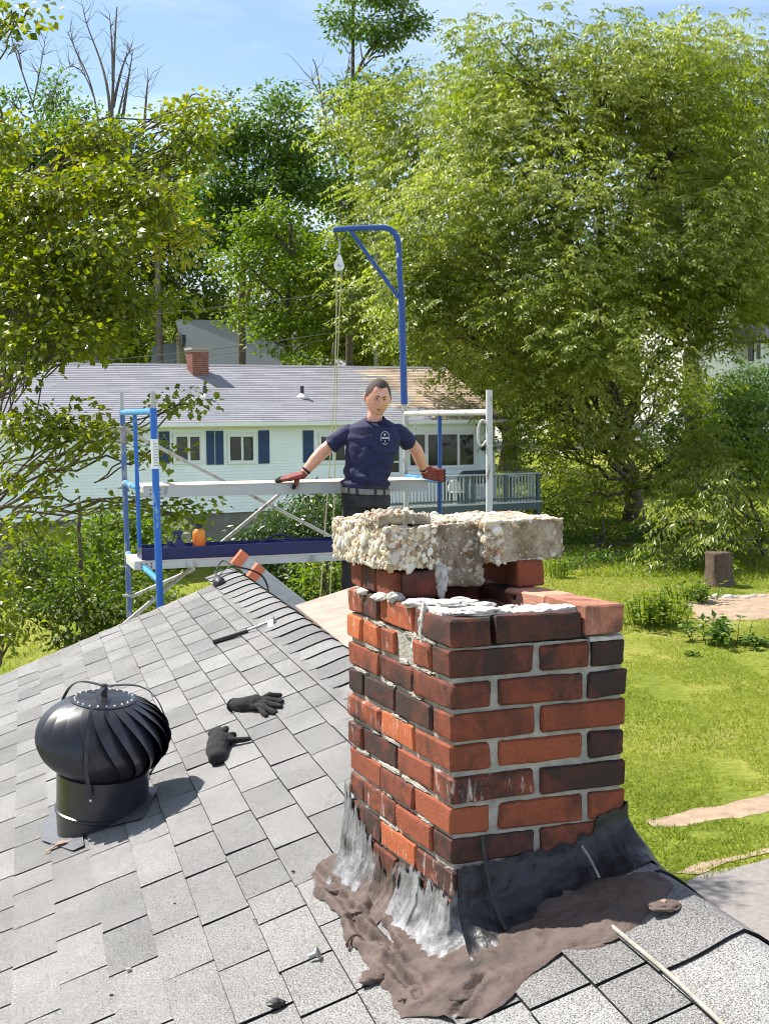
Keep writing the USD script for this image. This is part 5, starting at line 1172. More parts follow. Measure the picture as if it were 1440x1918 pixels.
# dome profile: (radius, height) swept by each blade from the lower ring to the top disc
zz0, zz1, RM = .172, .418, .208
def prof(t):   # t 0 bottom .. 1 top
    a = -1.02 + t * (1.02 + 1.17)
    return RM * math.cos(a) ** .72 * (1.0), (zz0 + zz1) / 2 + (zz1 - zz0) / 2 * math.sin(a) / math.sin(1.02)
nb = 22
for i in range(nb):
    ph = 2 * math.pi * i / nb; n = 18; outer, inner = [], []
    for j in range(n):
        t = j / (n - 1); r, z = prof(t); tw = ph - .75 * t ** 1.2 + .75
        wid = 2 * math.pi / nb * 1.22
        row = []
        for k, q in enumerate(np.linspace(0, 1, 5)):
            ang = tw + wid * q; rr = r * (1.0 + .11 * math.sin(math.pi * t) * (1 - q) ** 1.6 - .05 * q * math.sin(math.pi * t))
            row.append([rr * math.cos(ang), rr * math.sin(ang), z])
        outer.append(row)
    O = np.array(outer); I = O.copy(); I[:, :, :2] *= .985
    V = np.vstack([O.reshape(-1, 3), I.reshape(-1, 3)]); idx_ = np.arange(n * 5).reshape(n, 5); m_ = n * 5
    q = np.stack([idx_[:-1, :-1], idx_[:-1, 1:], idx_[1:, 1:], idx_[1:, :-1]], -1).reshape(-1, 4)
    e1 = np.stack([idx_[:-1, 0], idx_[1:, 0], idx_[1:, 0] + m_, idx_[:-1, 0] + m_], 1); e2 = np.stack([idx_[1:, 4], idx_[:-1, 4], idx_[:-1, 4] + m_, idx_[1:, 4] + m_], 1)
    part('blade', tv((V, tri(np.vstack([q, q[:, ::-1] + m_, e1, e2])))), 'vent_black', vent, smooth=50)
rtop = prof(1.0)[0]; ztop = prof(1.0)[1]; rbot = prof(0)[0]; zbot = prof(0)[1]
cap_ = part('top_disc', tv(lathe([(rtop + .006, ztop - .004), (rtop + .006, ztop + .002), (rtop * .6, ztop + .010), (.0005, ztop + .013)], 44)), 'vent_black', vent, smooth=30)
part('lower_ring', tv(lathe([(rbot + .004, zbot - .018), (rbot + .007, zbot - .012), (rbot + .005, zbot + .004), (rbot - .01, zbot + .004)], 44)), 'vent_black', vent, smooth=30)
rv, rv2 = [], []
for i in range(nb):
    a = 2 * math.pi * (i + .5) / nb
    part('rivet', tv(ico([rtop * .93 * math.cos(a), rtop * .93 * math.sin(a), ztop + .004], .0042)), 'rivet', cap_, smooth=True)
    part('rivet', tv(ico([(rbot + .006) * math.cos(a), (rbot + .006) * math.sin(a), zbot - .004], .0046)), 'rivet', vent, smooth=True)
# three outer bracing straps meeting over the top
for i, a in enumerate((-1.62, .42, 2.55)):
    P = []
    for t in np.linspace(0, 1, 26):
        q = t * math.pi * .5
        r = .238 * math.sin(q * 1.0) ** .55 if t > 0 else 0; z = ztop + .045 - (ztop + .045 - .14) * (1 - math.cos(q)) ** 1.1
        if t > .78: r = r - (t - .78) / .22 * (.238 - .162)
        P.append(V3([r * math.cos(a), r * math.sin(a), z]))
    P = np.array(P); sd = V3([-math.sin(a), math.cos(a), 0]) * .007; T = np.gradient(P, axis=0); N_ = np.cross(T, sd); N_ /= np.linalg.norm(N_, axis=1)[:, None]
    V = np.vstack([P - sd, P + sd, P + sd + N_ * .003, P - sd + N_ * .003]); n = len(P); j = np.arange(n - 1)
    F = np.vstack([np.stack([b * n + j, c * n + j, c * n + j + 1, b * n + j + 1], 1) for b, c in ((0, 1), (1, 2), (2, 3), (3, 0))])
    sp_ = part('strap', tv((V, tri(F))), 'vent_black', vent, smooth=40)
    e = V3([.161 * math.cos(a), .161 * math.sin(a), .125]); part('bolt', tv(cat(ico(e, .0065), ico(e + V3([0, 0, .022]), .005))), 'rivet', sp_, smooth=True) if False else [part('bolt', tv(ico(e + V3([0, 0, dz]), .006)), 'rivet', sp_, smooth=True) for dz in (0, .022)]
part('hub', tv(lathe([(.0005, ztop + .055), (.012, ztop + .052), (.012, ztop + .012)], 14)), 'vent_black', vent)
part('skirt_cone', tv(lathe([(.152, .02), (.150, -.05), (.138, -.14)], 40)), 'vent_black', vent, smooth=True)
fp = [roof_hit(*p) for p in ((78, 1552), (112, 1518), (300, 1500), (352, 1448), (300, 1420), (290, 1500), (240, 1545), (155, 1570), (158, 1592), (136, 1600), (80, 1580))]
poly = Polygon(fp).buffer(0); P, F = blob_grid(poly if poly.geom_type == 'Polygon' else max(poly.geoms, key=lambda g: g.area), .03)
base_poly = Polygon([roof_hit(*p) for p in ((78, 1552), (118, 1508), (200, 1480), (300, 1480), (268, 1540), (157, 1566), (160, 1590), (139, 1600), (80, 1580))])
P, F = blob_grid(base_poly, .02)
V = roof(P[:, 0], P[:, 1], .0125); Vb = roof(P[:, 0], P[:, 1], .002)
t_ = trimesh.Trimesh(V, F, process=False); F = F if (t_.face_normals @ RN).mean() > 0 else F[:, ::-1]
part('flashing_plate', (V, F), 'vent_grey', vent)
r_, s_ = roof_hit(113, 1591); c = roof(r_, s_, .017)
an = np.linspace(0, 2 * math.pi, 22, endpoint=False); rr = .026 * (1 + .35 * np.sin(an * 5 + 1) + .2 * np.sin(an * 3)); lv = np.array([c] + [c + RD * (q * math.cos(b) * .6) + SD * (-q * math.sin(b) * 1.6) + RN * (.004 * math.cos(b * 2)) for q, b in zip(rr, an)])
single('dead_leaf', cat((lv, np.array([[0, i + 1, (i + 1) % 22 + 1] for i in range(22)])), (lv + RN * -.0012, np.array([[0, (i + 1) % 22 + 1, i + 1] for i in range(22)]))), 'dead_leaf', 'brown dead leaf lying on the grey flashing plate of the turbine vent', 'leaf')

# ================================================================== SMALL THINGS ON THE ROOF
def rpt(px, py, h=0.0): r, s = roof_hit(px, py); return roof(r, s, h)
def glove(name, label, wrist, palm, tips, thumb, seed, fat=1.0):
    """limp work glove lying on the roof: cuff, palm, four fingers and a thumb"""
    c = [(wrist[0], .025 * fat, wrist[1], .030 * fat), (wrist[1], .030 * fat, palm, .033 * fat), (palm - RD * .012, .030 * fat, palm + SD * -.022 + RN * -.01, .026 * fat)]
    knuck = []
    d = nrm(tips[1] - palm); sd = nrm(np.cross(RN, d))
    for i, t in enumerate(tips):
        k = palm + sd * (.027 - .018 * i) * (1 if seed % 2 else -1) + d * .012; m_ = (k + t) / 2 + RN * .010
        c += [(palm, .022, k, .015 * fat), (k, .0135 * fat, m_, .0125 * fat), (m_, .0122 * fat, t, .0095 * fat)]
    tm_ = (palm + thumb) / 2 + RN * .004; c += [(palm, .018, tm_, .012), (tm_, .012, thumb, .0095)]
    v, f = smoothed(bones(c, seg=14), .006, 4)
    v = v + .010 * np.c_[fbm(v, 32, seed, 3), fbm(v, 32, seed + 1, 3), fbm(v, 32, seed + 2, 3)]
    h = (v - R0) @ RN; v = v + np.outer(np.maximum(.011 - h, 0), RN)      # lies on the shingles
    g = thing(name, label, 'glove', loc=tuple(palm)); part('hand', (v, f), 'glove_black', g, smooth=True)
    a = wrist[0]; ax = nrm(wrist[1] - wrist[0]); u = nrm(np.cross(ax, RN)); w = np.cross(u, ax)
    ring = [a + u * .028 * math.cos(b) + w * .024 * math.sin(b) - ax * .004 for b in np.linspace(0, 2 * math.pi, 20)]
    part('cuff_hem', tube(np.array(ring), .0045, 6), 'glove_black', g, smooth=True)
    return g
glove('work_glove', 'black work glove lying palm up on the shingles, the farther of the pair', (rpt(443, 1332, .025), rpt(462, 1333, .03)), rpt(484, 1330, .030),
      [rpt(528, 1311, .018), rpt(531, 1322, .016), rpt(528, 1331, .014), rpt(518, 1340, .012)], rpt(500, 1346, .012), 1)
glove('work_glove', 'crumpled black work glove nearest the turbine vent with thumb pointing right', (rpt(412, 1432, .026), rpt(412, 1420, .03)), rpt(416, 1405, .032),
      [rpt(402, 1388, .034), rpt(414, 1378, .030), rpt(429, 1379, .030), rpt(441, 1387, .022)], rpt(468, 1393, .014), 2, 1.3)
# hammer
h0, h1, h2 = rpt(404, 1210, .022), rpt(466, 1188, .020), rpt(512, 1172, .026)
hm = thing('brick_hammer', 'hammer with black grip and thin steel shaft lying on the shingles near the ridge', 'hammer', loc=tuple(rpt(450, 1195, 0)))
d = nrm(h1 - h0)
part('grip', cat(tube([h0 - d * .004, h0, h0 + d * .02, h0 + d * .08, h1], [.012, .017, .0165, .014, .0125], 14)), 'rubber_black', hm, smooth=40)
part('shaft', tube([h1, h2], .0062, 10), 'steel_grey', hm, smooth=True)
u = nrm(np.cross(d, RN)); 
part('head', Manifold.batch_boolean([Manifold.hull_points(np.array([h2 + u * a + d * b + RN * c for a, b, c in ((-.032, -.013, -.011), (-.032, .013, -.011), (-.032, -.013, .012), (-.032, .013, .012), (.012, -.013, -.012), (.012, .013, -.012), (.012, -.013, .014), (.012, .013, .014))])),
     Manifold.hull_points(np.array([h2 + u * a + d * b + RN * c for a, b, c in ((.010, -.012, -.010), (.010, .012, -.010), (.010, -.012, .012), (.010, .012, .012), (.062, -.014, -.020), (.062, .014, -.020), (.062, -.014, -.017), (.062, .014, -.017))]))], m3.OpType.Add), 'steel_grey', hm)
# black cable and rubber boot at the ridge end
cb = thing('black_cable', 'thin black cable looped over the far end of the ridge with a rubber plug', 'cable', loc=tuple(rpt(412, 1098, 0)))
zr_ = RF + .1
part('cord', tube(curve([rpt(408, 1098, .02), rpt(412, 1080, .05), rpt(424, 1066, .05) + V3([0, 0, .01]), R0 + RD * (zr_ + .05) + V3([-.02, 0, .035]), R0 + RD * (zr_ + .0) + V3([.10, 0, .005]), R0 + RD * (zr_ - .02) + V3([.18, 0, -.12])], 30), .0062, 8), 'rubber_black', cb, smooth=True)
pb = rpt(413, 1098, .025); ax = nrm(rpt(420, 1108) - rpt(405, 1090))
part('plug', tube([pb - ax * .05, pb - ax * .045, pb, pb + ax * .04, pb + ax * .055], [.02, .034, .040, .030, .012], 12), 'rubber_black', cb, smooth=40)
# white cord along the ridge caps
c_ = [rpt(1148, 1748, .02), rpt(1215, 1806, .022), rpt(1275, 1858, .022), rpt(1345, 1925, .022), rpt(1420, 1995, .022)]
cd = thing('white_cable', 'thin white cable running along the edge of the ridge caps in front of the chimney', 'cable', loc=tuple(c_[1]))
part('cord', tube(curve(c_, 16), .0046, 8), 'mortar', cd, smooth=True)
# crumbs
def crumb(name, px, py, r, m, label, catg, seed, sq=(1.4, 1, .7)):
    c = rpt(px, py, .010 + r * .5); s = trimesh.creation.icosphere(subdivisions=3); v = np.array(s.vertices); v = v * (1 + .9 * fbm(v + seed, 1.7, seed)[:, None]) * V3(sq) * r + c
    return single(name, (v, np.array(s.faces)), m, label, catg, smooth=50)
crumb('tar_clod', 522, 1893, .014, 'rubber_black', 'black clod of tar at the bottom edge of the picture', 'debris', 3)
n0, n1 = rpt(584, 1806, .018), rpt(600, 1801, .020)
nl = thing('roofing_nail', 'large pale headed nail lying on the shingles left of the tar', 'nail', loc=tuple(n0))
part('shank', tube([n0, n1], .0055, 8), 'steel_grey', nl); part('head', tube([n1, n1 + nrm(n1 - n0) * .004], .013, 14), 'steel_grey', nl)
tw = thing('twig', 'small dark forked twig sticking out of the brown tar', 'twig', loc=tuple(rpt(665, 1775)))
part('stem', tube(curve([rpt(682, 1768, .018), rpt(668, 1772, .026), rpt(652, 1782, .014)], 8), .0028, 6), 'stump', tw); part('fork', tube([rpt(664, 1773, .022), rpt(657, 1790, .012)], .0025, 6), 'stump', tw)
for k, (px, py, r) in enumerate(((552, 1640, .004), (480, 1730, .0045), (212, 1873, .004), (245, 1825, .006), (330, 1700, .003), (655, 1778, .005))):
    crumb('mortar_crumb', px, py, r, 'rubber_black' if k % 2 == 0 else 'mortar', ('dark speck on the shingles left of the chimney foot', 'grey crumb on the shingles right of the middle of the roof', 'dark speck low on the roof near the bottom left', 'grey crumb on the shingles at the lower left', 'dark speck on the shingles below the turbine vent', 'grey crumb at the outer edge of the tar')[k], 'debris', 20 + k)
r_, s_ = roof_hit(1250, 1714); nh = thing('roof_nail_head', 'rusty nail head in a brown tar dab on the cap right of the chimney', 'nail', loc=tuple(roof(r_, s_)))
part('head', tube([roof(r_, s_, .024), roof(r_, s_, .031)], .008, 12), 'dead_leaf', nh); part('tar_dab', lump(roof(r_, s_, .022), (.035, .03, .007), 5, .4), 'tar_brown', nh, smooth=60)

# weathered sheet of plywood beyond the ridge
A_, B_, D_ = at(552, 1134, 7.15), at(637, 1107, 7.35), at(662, 1222, 5.75)
e1_ = nrm(B_ - A_) * .95; e2_ = (D_ - A_) * 1.15; nn_ = nrm(np.cross(e1_, e2_)); nn_ = nn_ if nn_[2] > 0 else -nn_
pw = thing('plywood_sheet', 'weathered pinkish sheet of plywood lying beyond the ridge left of the chimney', 'board', loc=tuple(A_))
part('sheet', obox(A_ - nn_ * .02, e1_, e2_, nn_ * .02), 'wood_board', pw)
part('edge_batten', obox(A_ - nn_ * .075 + e1_ * .01, e1_ * .03, e2_ * .99, nn_ * .054), 'wood_grey', pw)
part('support', cat(obox(V3([*(A_ + e1_ * .7 + e2_ * .3)[:2], 4.4]), V3([.05, 0, 0]), V3([0, .05, 0]), V3([0, 0, (A_ + e1_ * .7 + e2_ * .3)[2] - 4.43]))), 'wood_grey', pw)

# ================================================================== SCAFFOLD
NLx, NLy = at(296, 959, 9.0)[:2]; FLx, FLy = at(237, 959, 10.85)[:2]
NL = V3([NLx, NLy, 0]); WD = V3([FLx - NLx, FLy - NLy, 0]); FLEN = np.linalg.norm(WD); WD = WD / FLEN
UD = V3([WD[1], -WD[0], 0]); 
# bay length from the white post at x=915
dd = ray(915, 850); tt = np.linalg.solve(np.stack([UD[:2], -dd[:2]], 1), CAM[:2] - NL[:2]); BAY = tt[0]
NRp = NL + UD * BAY
gzs = float(gz(NL[0], NL[1]))
def fpt(base, t, z, lean): return base + WD * (t * FLEN) + V3([0, 0, z]) + V3([lean * (z - 5.5), 0, 0])
def zat(p, py):   # height at which the vertical through p meets image row py
    px = proj(V3([p[0], p[1], 6]))[0]; d = ray(px, py); return (CAM + d * (p[1] / d[1]))[2]
def frame(base, lean, label, cols, rows, spigot, extra=None):
    """rows: image rows at near and far post for the rails; cols materials"""
    fr = thing('scaffold_stand', label, 'scaffold', loc=(base[0], base[1], gzs))
    near, farp = base, base + WD * FLEN
    return fr, near, farp
LEAN = -.016
lf, n_, f_ = frame(NL, LEAN, 'blue painted scaffold end frame standing left of the man', None, None, None)
ztn, ztf = zat(n_, 768), zat(f_, 765)
ztop_ = (ztn + ztf) / 2
part('post', tube([fpt(NL, 0, .2, LEAN), fpt(NL, 0, ztop_ - .0, LEAN)], .0235, 16), 'blue_paint', lf, smooth=40, label='bright blue nearer post')
part('post', tube([fpt(NL, 1, .2, LEAN), fpt(NL, 1, ztop_, LEAN)], .0215, 16), 'blue_worn', lf, smooth=40, label='worn grey blue farther post')
part('spigot', tube([fpt(NL, 0, ztop_, LEAN), fpt(NL, 0, zat(n_, 733), LEAN)], [.018, .016], 12), 'galvanised', lf, smooth=40)
part('spigot', tube([fpt(NL, 1, ztop_, LEAN), fpt(NL, 1, zat(f_, 734), LEAN)], [.018, .016], 12), 'galvanised', lf, smooth=40)
part('top_rail', tube([fpt(NL, 0, ztop_ - .02, LEAN), fpt(NL, 1, ztop_ - .02, LEAN)], .0215, 14), 'blue_bright', lf, smooth=40)
TM = .55
zl1 = zat(f_, 904); zl2 = zat(f_, 1037); zl3 = zat(f_, 1176)
part('inner_post', tube([fpt(NL, TM, zl2, LEAN), fpt(NL, TM, ztop_ - .02, LEAN)], .0155, 12), 'blue_paint', lf, smooth=40)
for zl, t0, t1 in ((zl1, TM, 1.0), (zl2, 0.0, 1.0), (zl3, 0.0, 1.0), (2.6, 0, 1)):
    part('rung', tube([fpt(NL, t0, zl, LEAN), fpt(NL, t1, zl, LEAN)], .0205, 14), 'blue_bright', lf, smooth=40)
    part('strap', cat(tube([fpt(NL, .96, zl, LEAN), fpt(NL, .94, zl, LEAN)], .0245, 12)), 'white_worn', lf) ; part('strap', tube([fpt(NL, .74, zl, LEAN), fpt(NL, .72, zl, LEAN)], .0245, 12), 'white_worn', lf)
za, zb2 = zat(n_, 822), zat(n_, 878)
an = np.linspace(-2.6, .4, 14); lb = []
for z in (zb2, za): lb.append(np.array([fpt(NL, 0, z, LEAN) + V3([.0252 * math.cos(b), .0252 * math.sin(b), 0]) for b in an]))
i = np.arange(13); V = np.vstack(lb + [l * 1 for l in lb]); stk = part('sticker', (np.vstack(lb), tri(np.stack([i, i + 1, 14 + i + 1, 14 + i], 1))), 'sticker', lf, label='white safety sticker on the nearer post')
for k in range(9):
    z = zb2 + (za - zb2) * (.10 + .09 * k + .0); b = an[4:11 - (k % 3)]
    q = np.array([[fpt(NL, 0, z + e, LEAN) + V3([.0256 * math.cos(c), .0256 * math.sin(c), 0]) for c in b] for e in (0, .006)])
    j = np.arange(len(b) - 1); part('print_line', (q.reshape(-1, 3), tri(np.stack([j, j + 1, len(b) + j + 1, len(b) + j], 1))), 'steel_grey', stk)
for z in (zat(f_, 800), zat(f_, 826), zat(f_, 1115)):
    part('brace_lock', cat(tube([fpt(NL, 1, z, LEAN) - V3([.045, .02, 0]), fpt(NL, 1, z, LEAN) + V3([.045, -.02, 0])], .010, 8)), 'galvanised', lf)
# right frame: white near post, bare far post that carries the hoist
LR = .004
rf_ = thing('scaffold_stand', 'white worn scaffold end frame on the right of the man', 'scaffold', loc=(NRp[0], NRp[1], gzs))
zr = zat(NRp, 772)
part('post', tube([fpt(NRp, 0, .2, LR), fpt(NRp, 0, zat(NRp, 730), LR)], .0235, 16), 'white_worn', rf_, smooth=40, label='white paint flaked nearer post')
part('post', tube([fpt(NRp, 1, .2, LR), fpt(NRp, 1, zr + .02, LR)], .0215, 16), 'galvanised', rf_, smooth=40)
part('top_rail', tube([fpt(NRp, 0, zr, LR), fpt(NRp, 1, zr, LR)], .0215, 14), 'white_worn', rf_, smooth=40)
part('inner_post', tube([fpt(NRp, TM, zl2, LR), fpt(NRp, TM, zr, LR)], .0160, 12), 'davit_blue', rf_, smooth=40, label='blue inner upright the man holds')
for zl, t0, t1 in ((zl1, TM, 1.0), (zl2, 0.0, 1.0), (zl3, 0, 1), (2.6, 0, 1)):
    part('rung', tube([fpt(NRp, t0, zl, LR), fpt(NRp, t1, zl, LR)], .0205, 14), 'blue_bright', rf_, smooth=40)
pz = fpt(NRp, 0, zat(NRp, 812), LR); hk = fpt(NRp, 1, zr - .14, LR)
part('brace_lock', tube(curve([pz + V3([-.02, 0, .07]), pz + V3([-.07, 0, .06]), pz + V3([-.075, 0, -.06]), pz + V3([-.02, 0, -.05])], 14), .008, 8), 'white_worn', rf_, smooth=True)
part('brace_lock', tube(curve([hk + V3([.02, -.02, .06]), hk + V3([.08, -.02, .05]), hk + V3([.06, -.02, -.06]), hk + V3([.085, -.02, -.10])], 14), .009, 8), 'white_worn', rf_, smooth=True)
# cross braces
def brace(p, q, label, m='galvanised'):
    t = thing('cross_brace', label, 'scaffold brace', loc=tuple((p + q) / 2)); part('tube', tube([p, q], .0145, 10), m, t, smooth=True); 
    return t
YB = float(fpt(NL, 1, 5, 0)[1])
bl_ = lambda px, py, Y: at(px, py, Y)
brace(fpt(NL, 1, zat(f_, 803), LEAN) + V3([0, .03, 0]), fpt(NRp, 1, zat(NRp + WD * FLEN, 1080), LR) + V3([0, .05, 0]), 'grey diagonal brace falling from the top of the blue frame behind the guard plank')
p1 = bl_(566, 890, 11.1); p0 = bl_(413, 1018, 10.5); d_ = p1 - p0
brace(p0 - d_ * 1.15, p1 + d_ * .42, 'grey diagonal brace rising to the right behind the man')
p0 = bl_(455, 930, 10.9); p1 = bl_(610, 1010, 11.1); 
xb = fpt(NL, 0, zl2 - .35, LEAN)
brace(fpt(NL, 1, zat(f_, 1120), LEAN), fpt(NL, 1, zat(f_, 1120), LEAN) + (bl_(345, 1080, 10.9) - bl_(250, 1122, 10.85)) * 1.3, 'short grey brace under the lower plank beside the blue frame')
# planks
def plank(name, label, t0, t1, ztop, th, u0, u1, lean=0.0, top='plank_top', side='plank_metal', dz=0.0):
    o = NL + WD * (t0 * FLEN) + UD * u0 + V3([LEAN * (ztop - 5.5), 0, ztop - th]); e = UD * (u1 - u0) + V3([0, 0, dz]); w = WD * ((t1 - t0) * FLEN)
    t = thing(name, label, 'scaffold plank', loc=tuple(o + e / 2))
    part('deck', obox(o + V3([0, 0, th - .012]) + e * .001, e * .998, w, V3([0, 0, .012])), top, t)
    part('front_rail', obox(o - WD * .004, e, WD * .03, V3([0, 0, th - .0125])), side, t); part('back_rail', obox(o + w - WD * .026, e, WD * .03, V3([0, 0, th - .0125])), side, t)
    part('end_plate', obox(o + WD * .028 - UD * .001, UD * .012, w - WD * .056, V3([0, 0, th - .0125])), side, t)
    h = []
    for k in range(6):
        c = o + UD * (.05 + .035 * (k % 3)) + V3([0, 0, th * (.30 + .36 * (k // 3))]) - WD * .0045
        part('rivet', ico(c, .0055), 'black', t, smooth=True)
    return t, o, e, w
zg = zl1 + .02 + .088
gpk, go, ge, gw = plank('scaffold_plank', 'pale guard plank at waist height that the man leans on', .565, .80, zat(NL + WD * .565 * FLEN, 910), .088, .045, BAY * .965)
lo = plank('scaffold_plank', 'pale lower plank with the blue tool tray and bottles on it', .42, .70, zat(NL + WD * .42 * FLEN, 1051), .062, -.07, BAY + .1, dz=.02)
zfeet = zl3 + .075
bt = plank('scaffold_plank', 'lowest plank under the man, its end showing at the foot of the blue frame', .30, .85, zfeet, .055, -.12, BAY + .12, top='white_worn')
# navy tray along the lower plank
zt_low = lo[1][2] + .062
tr = thing('tool_tray', 'long navy blue tray lying on the lower plank', 'tray', loc=tuple(lo[1] + lo[2] / 2 + V3([0, 0, .06])))
o = NL + WD * (.435 * FLEN) + UD * .0 + V3([LEAN * (zt_low - 5.5), 0, zt_low + .001]); e = UD * (BAY * .93) + V3([0, 0, .018]); w = WD * .30
part('floor', obox(o, e, w, V3([0, 0, .012])), 'black', tr); part('front_side', obox(o - WD * .012, e, WD * .012, V3([0, 0, .078])), 'navy', tr); part('back_side', obox(o + w, e, WD * .012, V3([0, 0, .085])), 'navy', tr)
part('end', obox(o - UD * .012, UD * .012, w, V3([0, 0, .082])), 'navy', tr); part('end', obox(o + e, UD * .012, w, V3([0, 0, .082])), 'navy', tr)
part('lip', tube([o + V3([0, 0, .08]) - WD * .006, o + e + V3([0, 0, .08]) - WD * .006], .007, 8), 'navy', tr)
for f0 in (.05, .95): part('corner_clip', obox(o + e * f0 - WD * .018, UD * .05, WD * .008, V3([0, 0, .07])), 'navy', tr)
def onU(px, back=.10):
    """foot point inside the tray at image column px"""
    oo = o + w * (back / .30); d = ray(px, 1025); s_ = np.linalg.solve(np.stack([UD[:2], -d[:2]], 1), CAM[:2] - oo[:2]); return oo + UD * s_[0] + V3([0, 0, .012 + .018 * s_[0] / (BAY * .93)])
def bottle(name, label, px, prof, m, back, extra=None):
    c = onU(px, back); t = thing(name, label, 'bottle', loc=tuple(c)); part('body', lathe(prof, 20, c), m, t, smooth=40); return t, c
ob, oc = bottle('orange_bottle', 'orange drink bottle with dark cap standing in the tray', 373, [(.001, 0), (.042, .0), (.045, .008), (.0455, .15), (.043, .175), (.026, .192), (.024, .197)], 'orange_bottle', .06)
part('cap', lathe([(.024, .195), (.026, .197), (.026, .222), (.022, .228), (.001, .229)], 18, oc), 'black', ob, smooth=40)
sb_, sc = bottle('spray_bottle', 'navy spray bottle standing in the tray left of the orange bottle', 336, [(.001, 0), (.036, 0), (.038, .01), (.038, .09), (.020, .125), (.016, .135)], 'navy', .06)
part('spray_head', cat(tube([sc + V3([0, 0, .13]), sc + V3([0, 0, .165])], .014, 10), obox(sc + V3([-.05, -.012, .160]), V3([.075, 0, 0]), V3([0, .024, 0]), V3([0, 0, .024]))), 'navy', sb_); part('trigger', tube([sc + V3([-.03, 0, .16]), sc + V3([-.045, 0, .115])], .006, 6), 'navy', sb_)
can, cc_ = bottle('small_can', 'squat navy can in the tray beside the blue post', 318, [(.001, 0), (.05, 0), (.052, .01), (.052, .065), (.04, .08), (.022, .085), (.022, .11), (.001, .112)], 'navy', .08)
cp2 = curve([onU(480, .08) + V3([0, 0, .05]), onU(500, .06) + V3([0, 0, .10]), onU(530, .10) + V3([0, 0, .12]), onU(552, .05) + V3([0, 0, .07]), onU(530, .04) + V3([0, 0, .08]), onU(498, .08) + V3([0, 0, .09]), onU(478, .05) + V3([0, 0, .03])], 40)
single('rope_coil', tube(cp2, .008, 8), 'navy', 'loose coil of dark blue rope lying over the tray near the man', 'rope', smooth=True)
# hoist
hz = thing('hoist', 'tall blue steel hoist arm with diagonal strut standing on the right scaffold frame', 'hoist', loc=tuple(fpt(NRp, 1, zr, LR)))
hb = fpt(NRp, 1, zr - .02, LR); YH = hb[1]
hp = [at(757, 757, YH), at(753, 640, YH), at(750, 560, YH), at(748, 490, YH)]
part('lower_sleeve', tube([at(757, 757, YH), at(752, 555, YH)], .0285, 16), 'davit_blue', hz, smooth=40)
arc = [at(752, 556, YH), at(748, 500, YH), at(747, 470, YH), at(746, 455, YH), at(742, 441, YH), at(733, 431, YH), at(722, 426.5, YH), at(700, 426, YH), at(660, 427.5, YH), at(624, 430, YH)]
part('arm', tube(curve(arc, 60), .0235, 16), 'davit_blue', hz, smooth=True)
part('strut', tube([at(657, 433, YH), at(746, 556, YH)], .0165, 12), 'davit_blue', hz, smooth=True)
part('stub_pipe', tube([at(757, 748, YH), at(757.5, 772, YH)], .019, 12), 'galvanised', hz, smooth=True)
part('eye', tube(curve([at(628, 433, YH), at(630, 443, YH), at(635, 450, YH), at(645, 444, YH), at(648, 434, YH)], 16), .006, 8), 'black', hz, smooth=True)
ly = at(745, 477, YH - .02); part('label_patch', obox(ly + V3([-.012, -.008, -.02]), V3([.018, 0, 0]), V3([0, .012, 0]), V3([0, 0, .035])), 'sticker', hz)
pu = thing('pulley_block', 'silver pulley block hanging from the end of the blue hoist arm', 'pulley', loc=tuple(at(636, 495, YH)))
part('hook', cat(tube(curve([at(634, 448, YH), at(637, 456, YH), at(636, 466, YH), at(635, 475, YH)], 10), .007, 8)), 'galvanised', pu, smooth=True)
pc_ = at(635, 494, YH)
part('cheek', Manifold.batch_hull([Manifold.cylinder(.05, .042, .042, 24, True).rotate([90, 0, 0]).translate((pc_ + V3([0, 0, -.015])).tolist()), Manifold.cylinder(.05, .014, .014, 16, True).rotate([90, 0, 0]).translate((pc_ + V3([.005, 0, .06])).tolist())]), 'pulley', pu, smooth=40)
part('axle', tube([pc_ + V3([0, -.032, -.015]), pc_ + V3([0, .032, -.015])], .010, 10), 'steel_grey', pu)
zend = 4.0
rp1 = [at(630, 496, YH), at(629, 640, YH), at(624, 760, YH), at(618, 860, YH), at(613, 930, YH), at(606, 1030, YH), at(600, 1120, YH)]
rp2 = [at(641, 496, YH), at(637, 560, YH), at(632, 680, YH), at(629, 800, YH), at(626, 930, YH), at(621, 1050, YH), at(618, 1120, YH)]
for k, (q, lab) in enumerate(((rp1, 'left strand of the thin yellow hoist rope'), (rp2, 'right strand of the thin yellow hoist rope nearer the man'))):
    end = q[-1] + (q[-1] - q[-2]) * 4.0
    single('hoist_rope', tube(curve(q + [q[-1] + (q[-1] - q[-2]) * 2, end], 40), .0052, 6), 'rope', lab, 'rope', smooth=True)
# ladder
ldr = thing('extension_ladder', 'aluminium ladder with orange capped rails leaning beyond the ridge', 'ladder', loc=tuple(at(470, 1060, 9.6)))
dl = nrm(V3([.78, -.06, -.62])); tops = [at(447, 1046, 9.85), at(476, 1072, 9.45)]
ud_ = nrm(np.cross(dl, tops[1] - tops[0])); ud_ = ud_ if ud_[2] > 0 else -ud_; sd_ = nrm(tops[1] - tops[0])
for tpt in tops:
    rl = part('rail', cat(obox(tpt - ud_ * .055, dl * 3.4, sd_ * .006, ud_ * .11), obox(tpt + ud_ * .049, dl * 3.4, -sd_ * .032, ud_ * .006), obox(tpt - ud_ * .055, dl * 3.4, -sd_ * .032, ud_ * .006)), 'ladder_metal', ldr)
    part('end_cap', obox(tpt - ud_ * .062 - dl * .05, dl * .09, sd_ * .012, ud_ * .125) if False else cat(obox(tpt - ud_ * .060 - dl * .02 - sd_ * .036, dl * .065, sd_ * .046, ud_ * .121)), 'ladder_orange', rl)
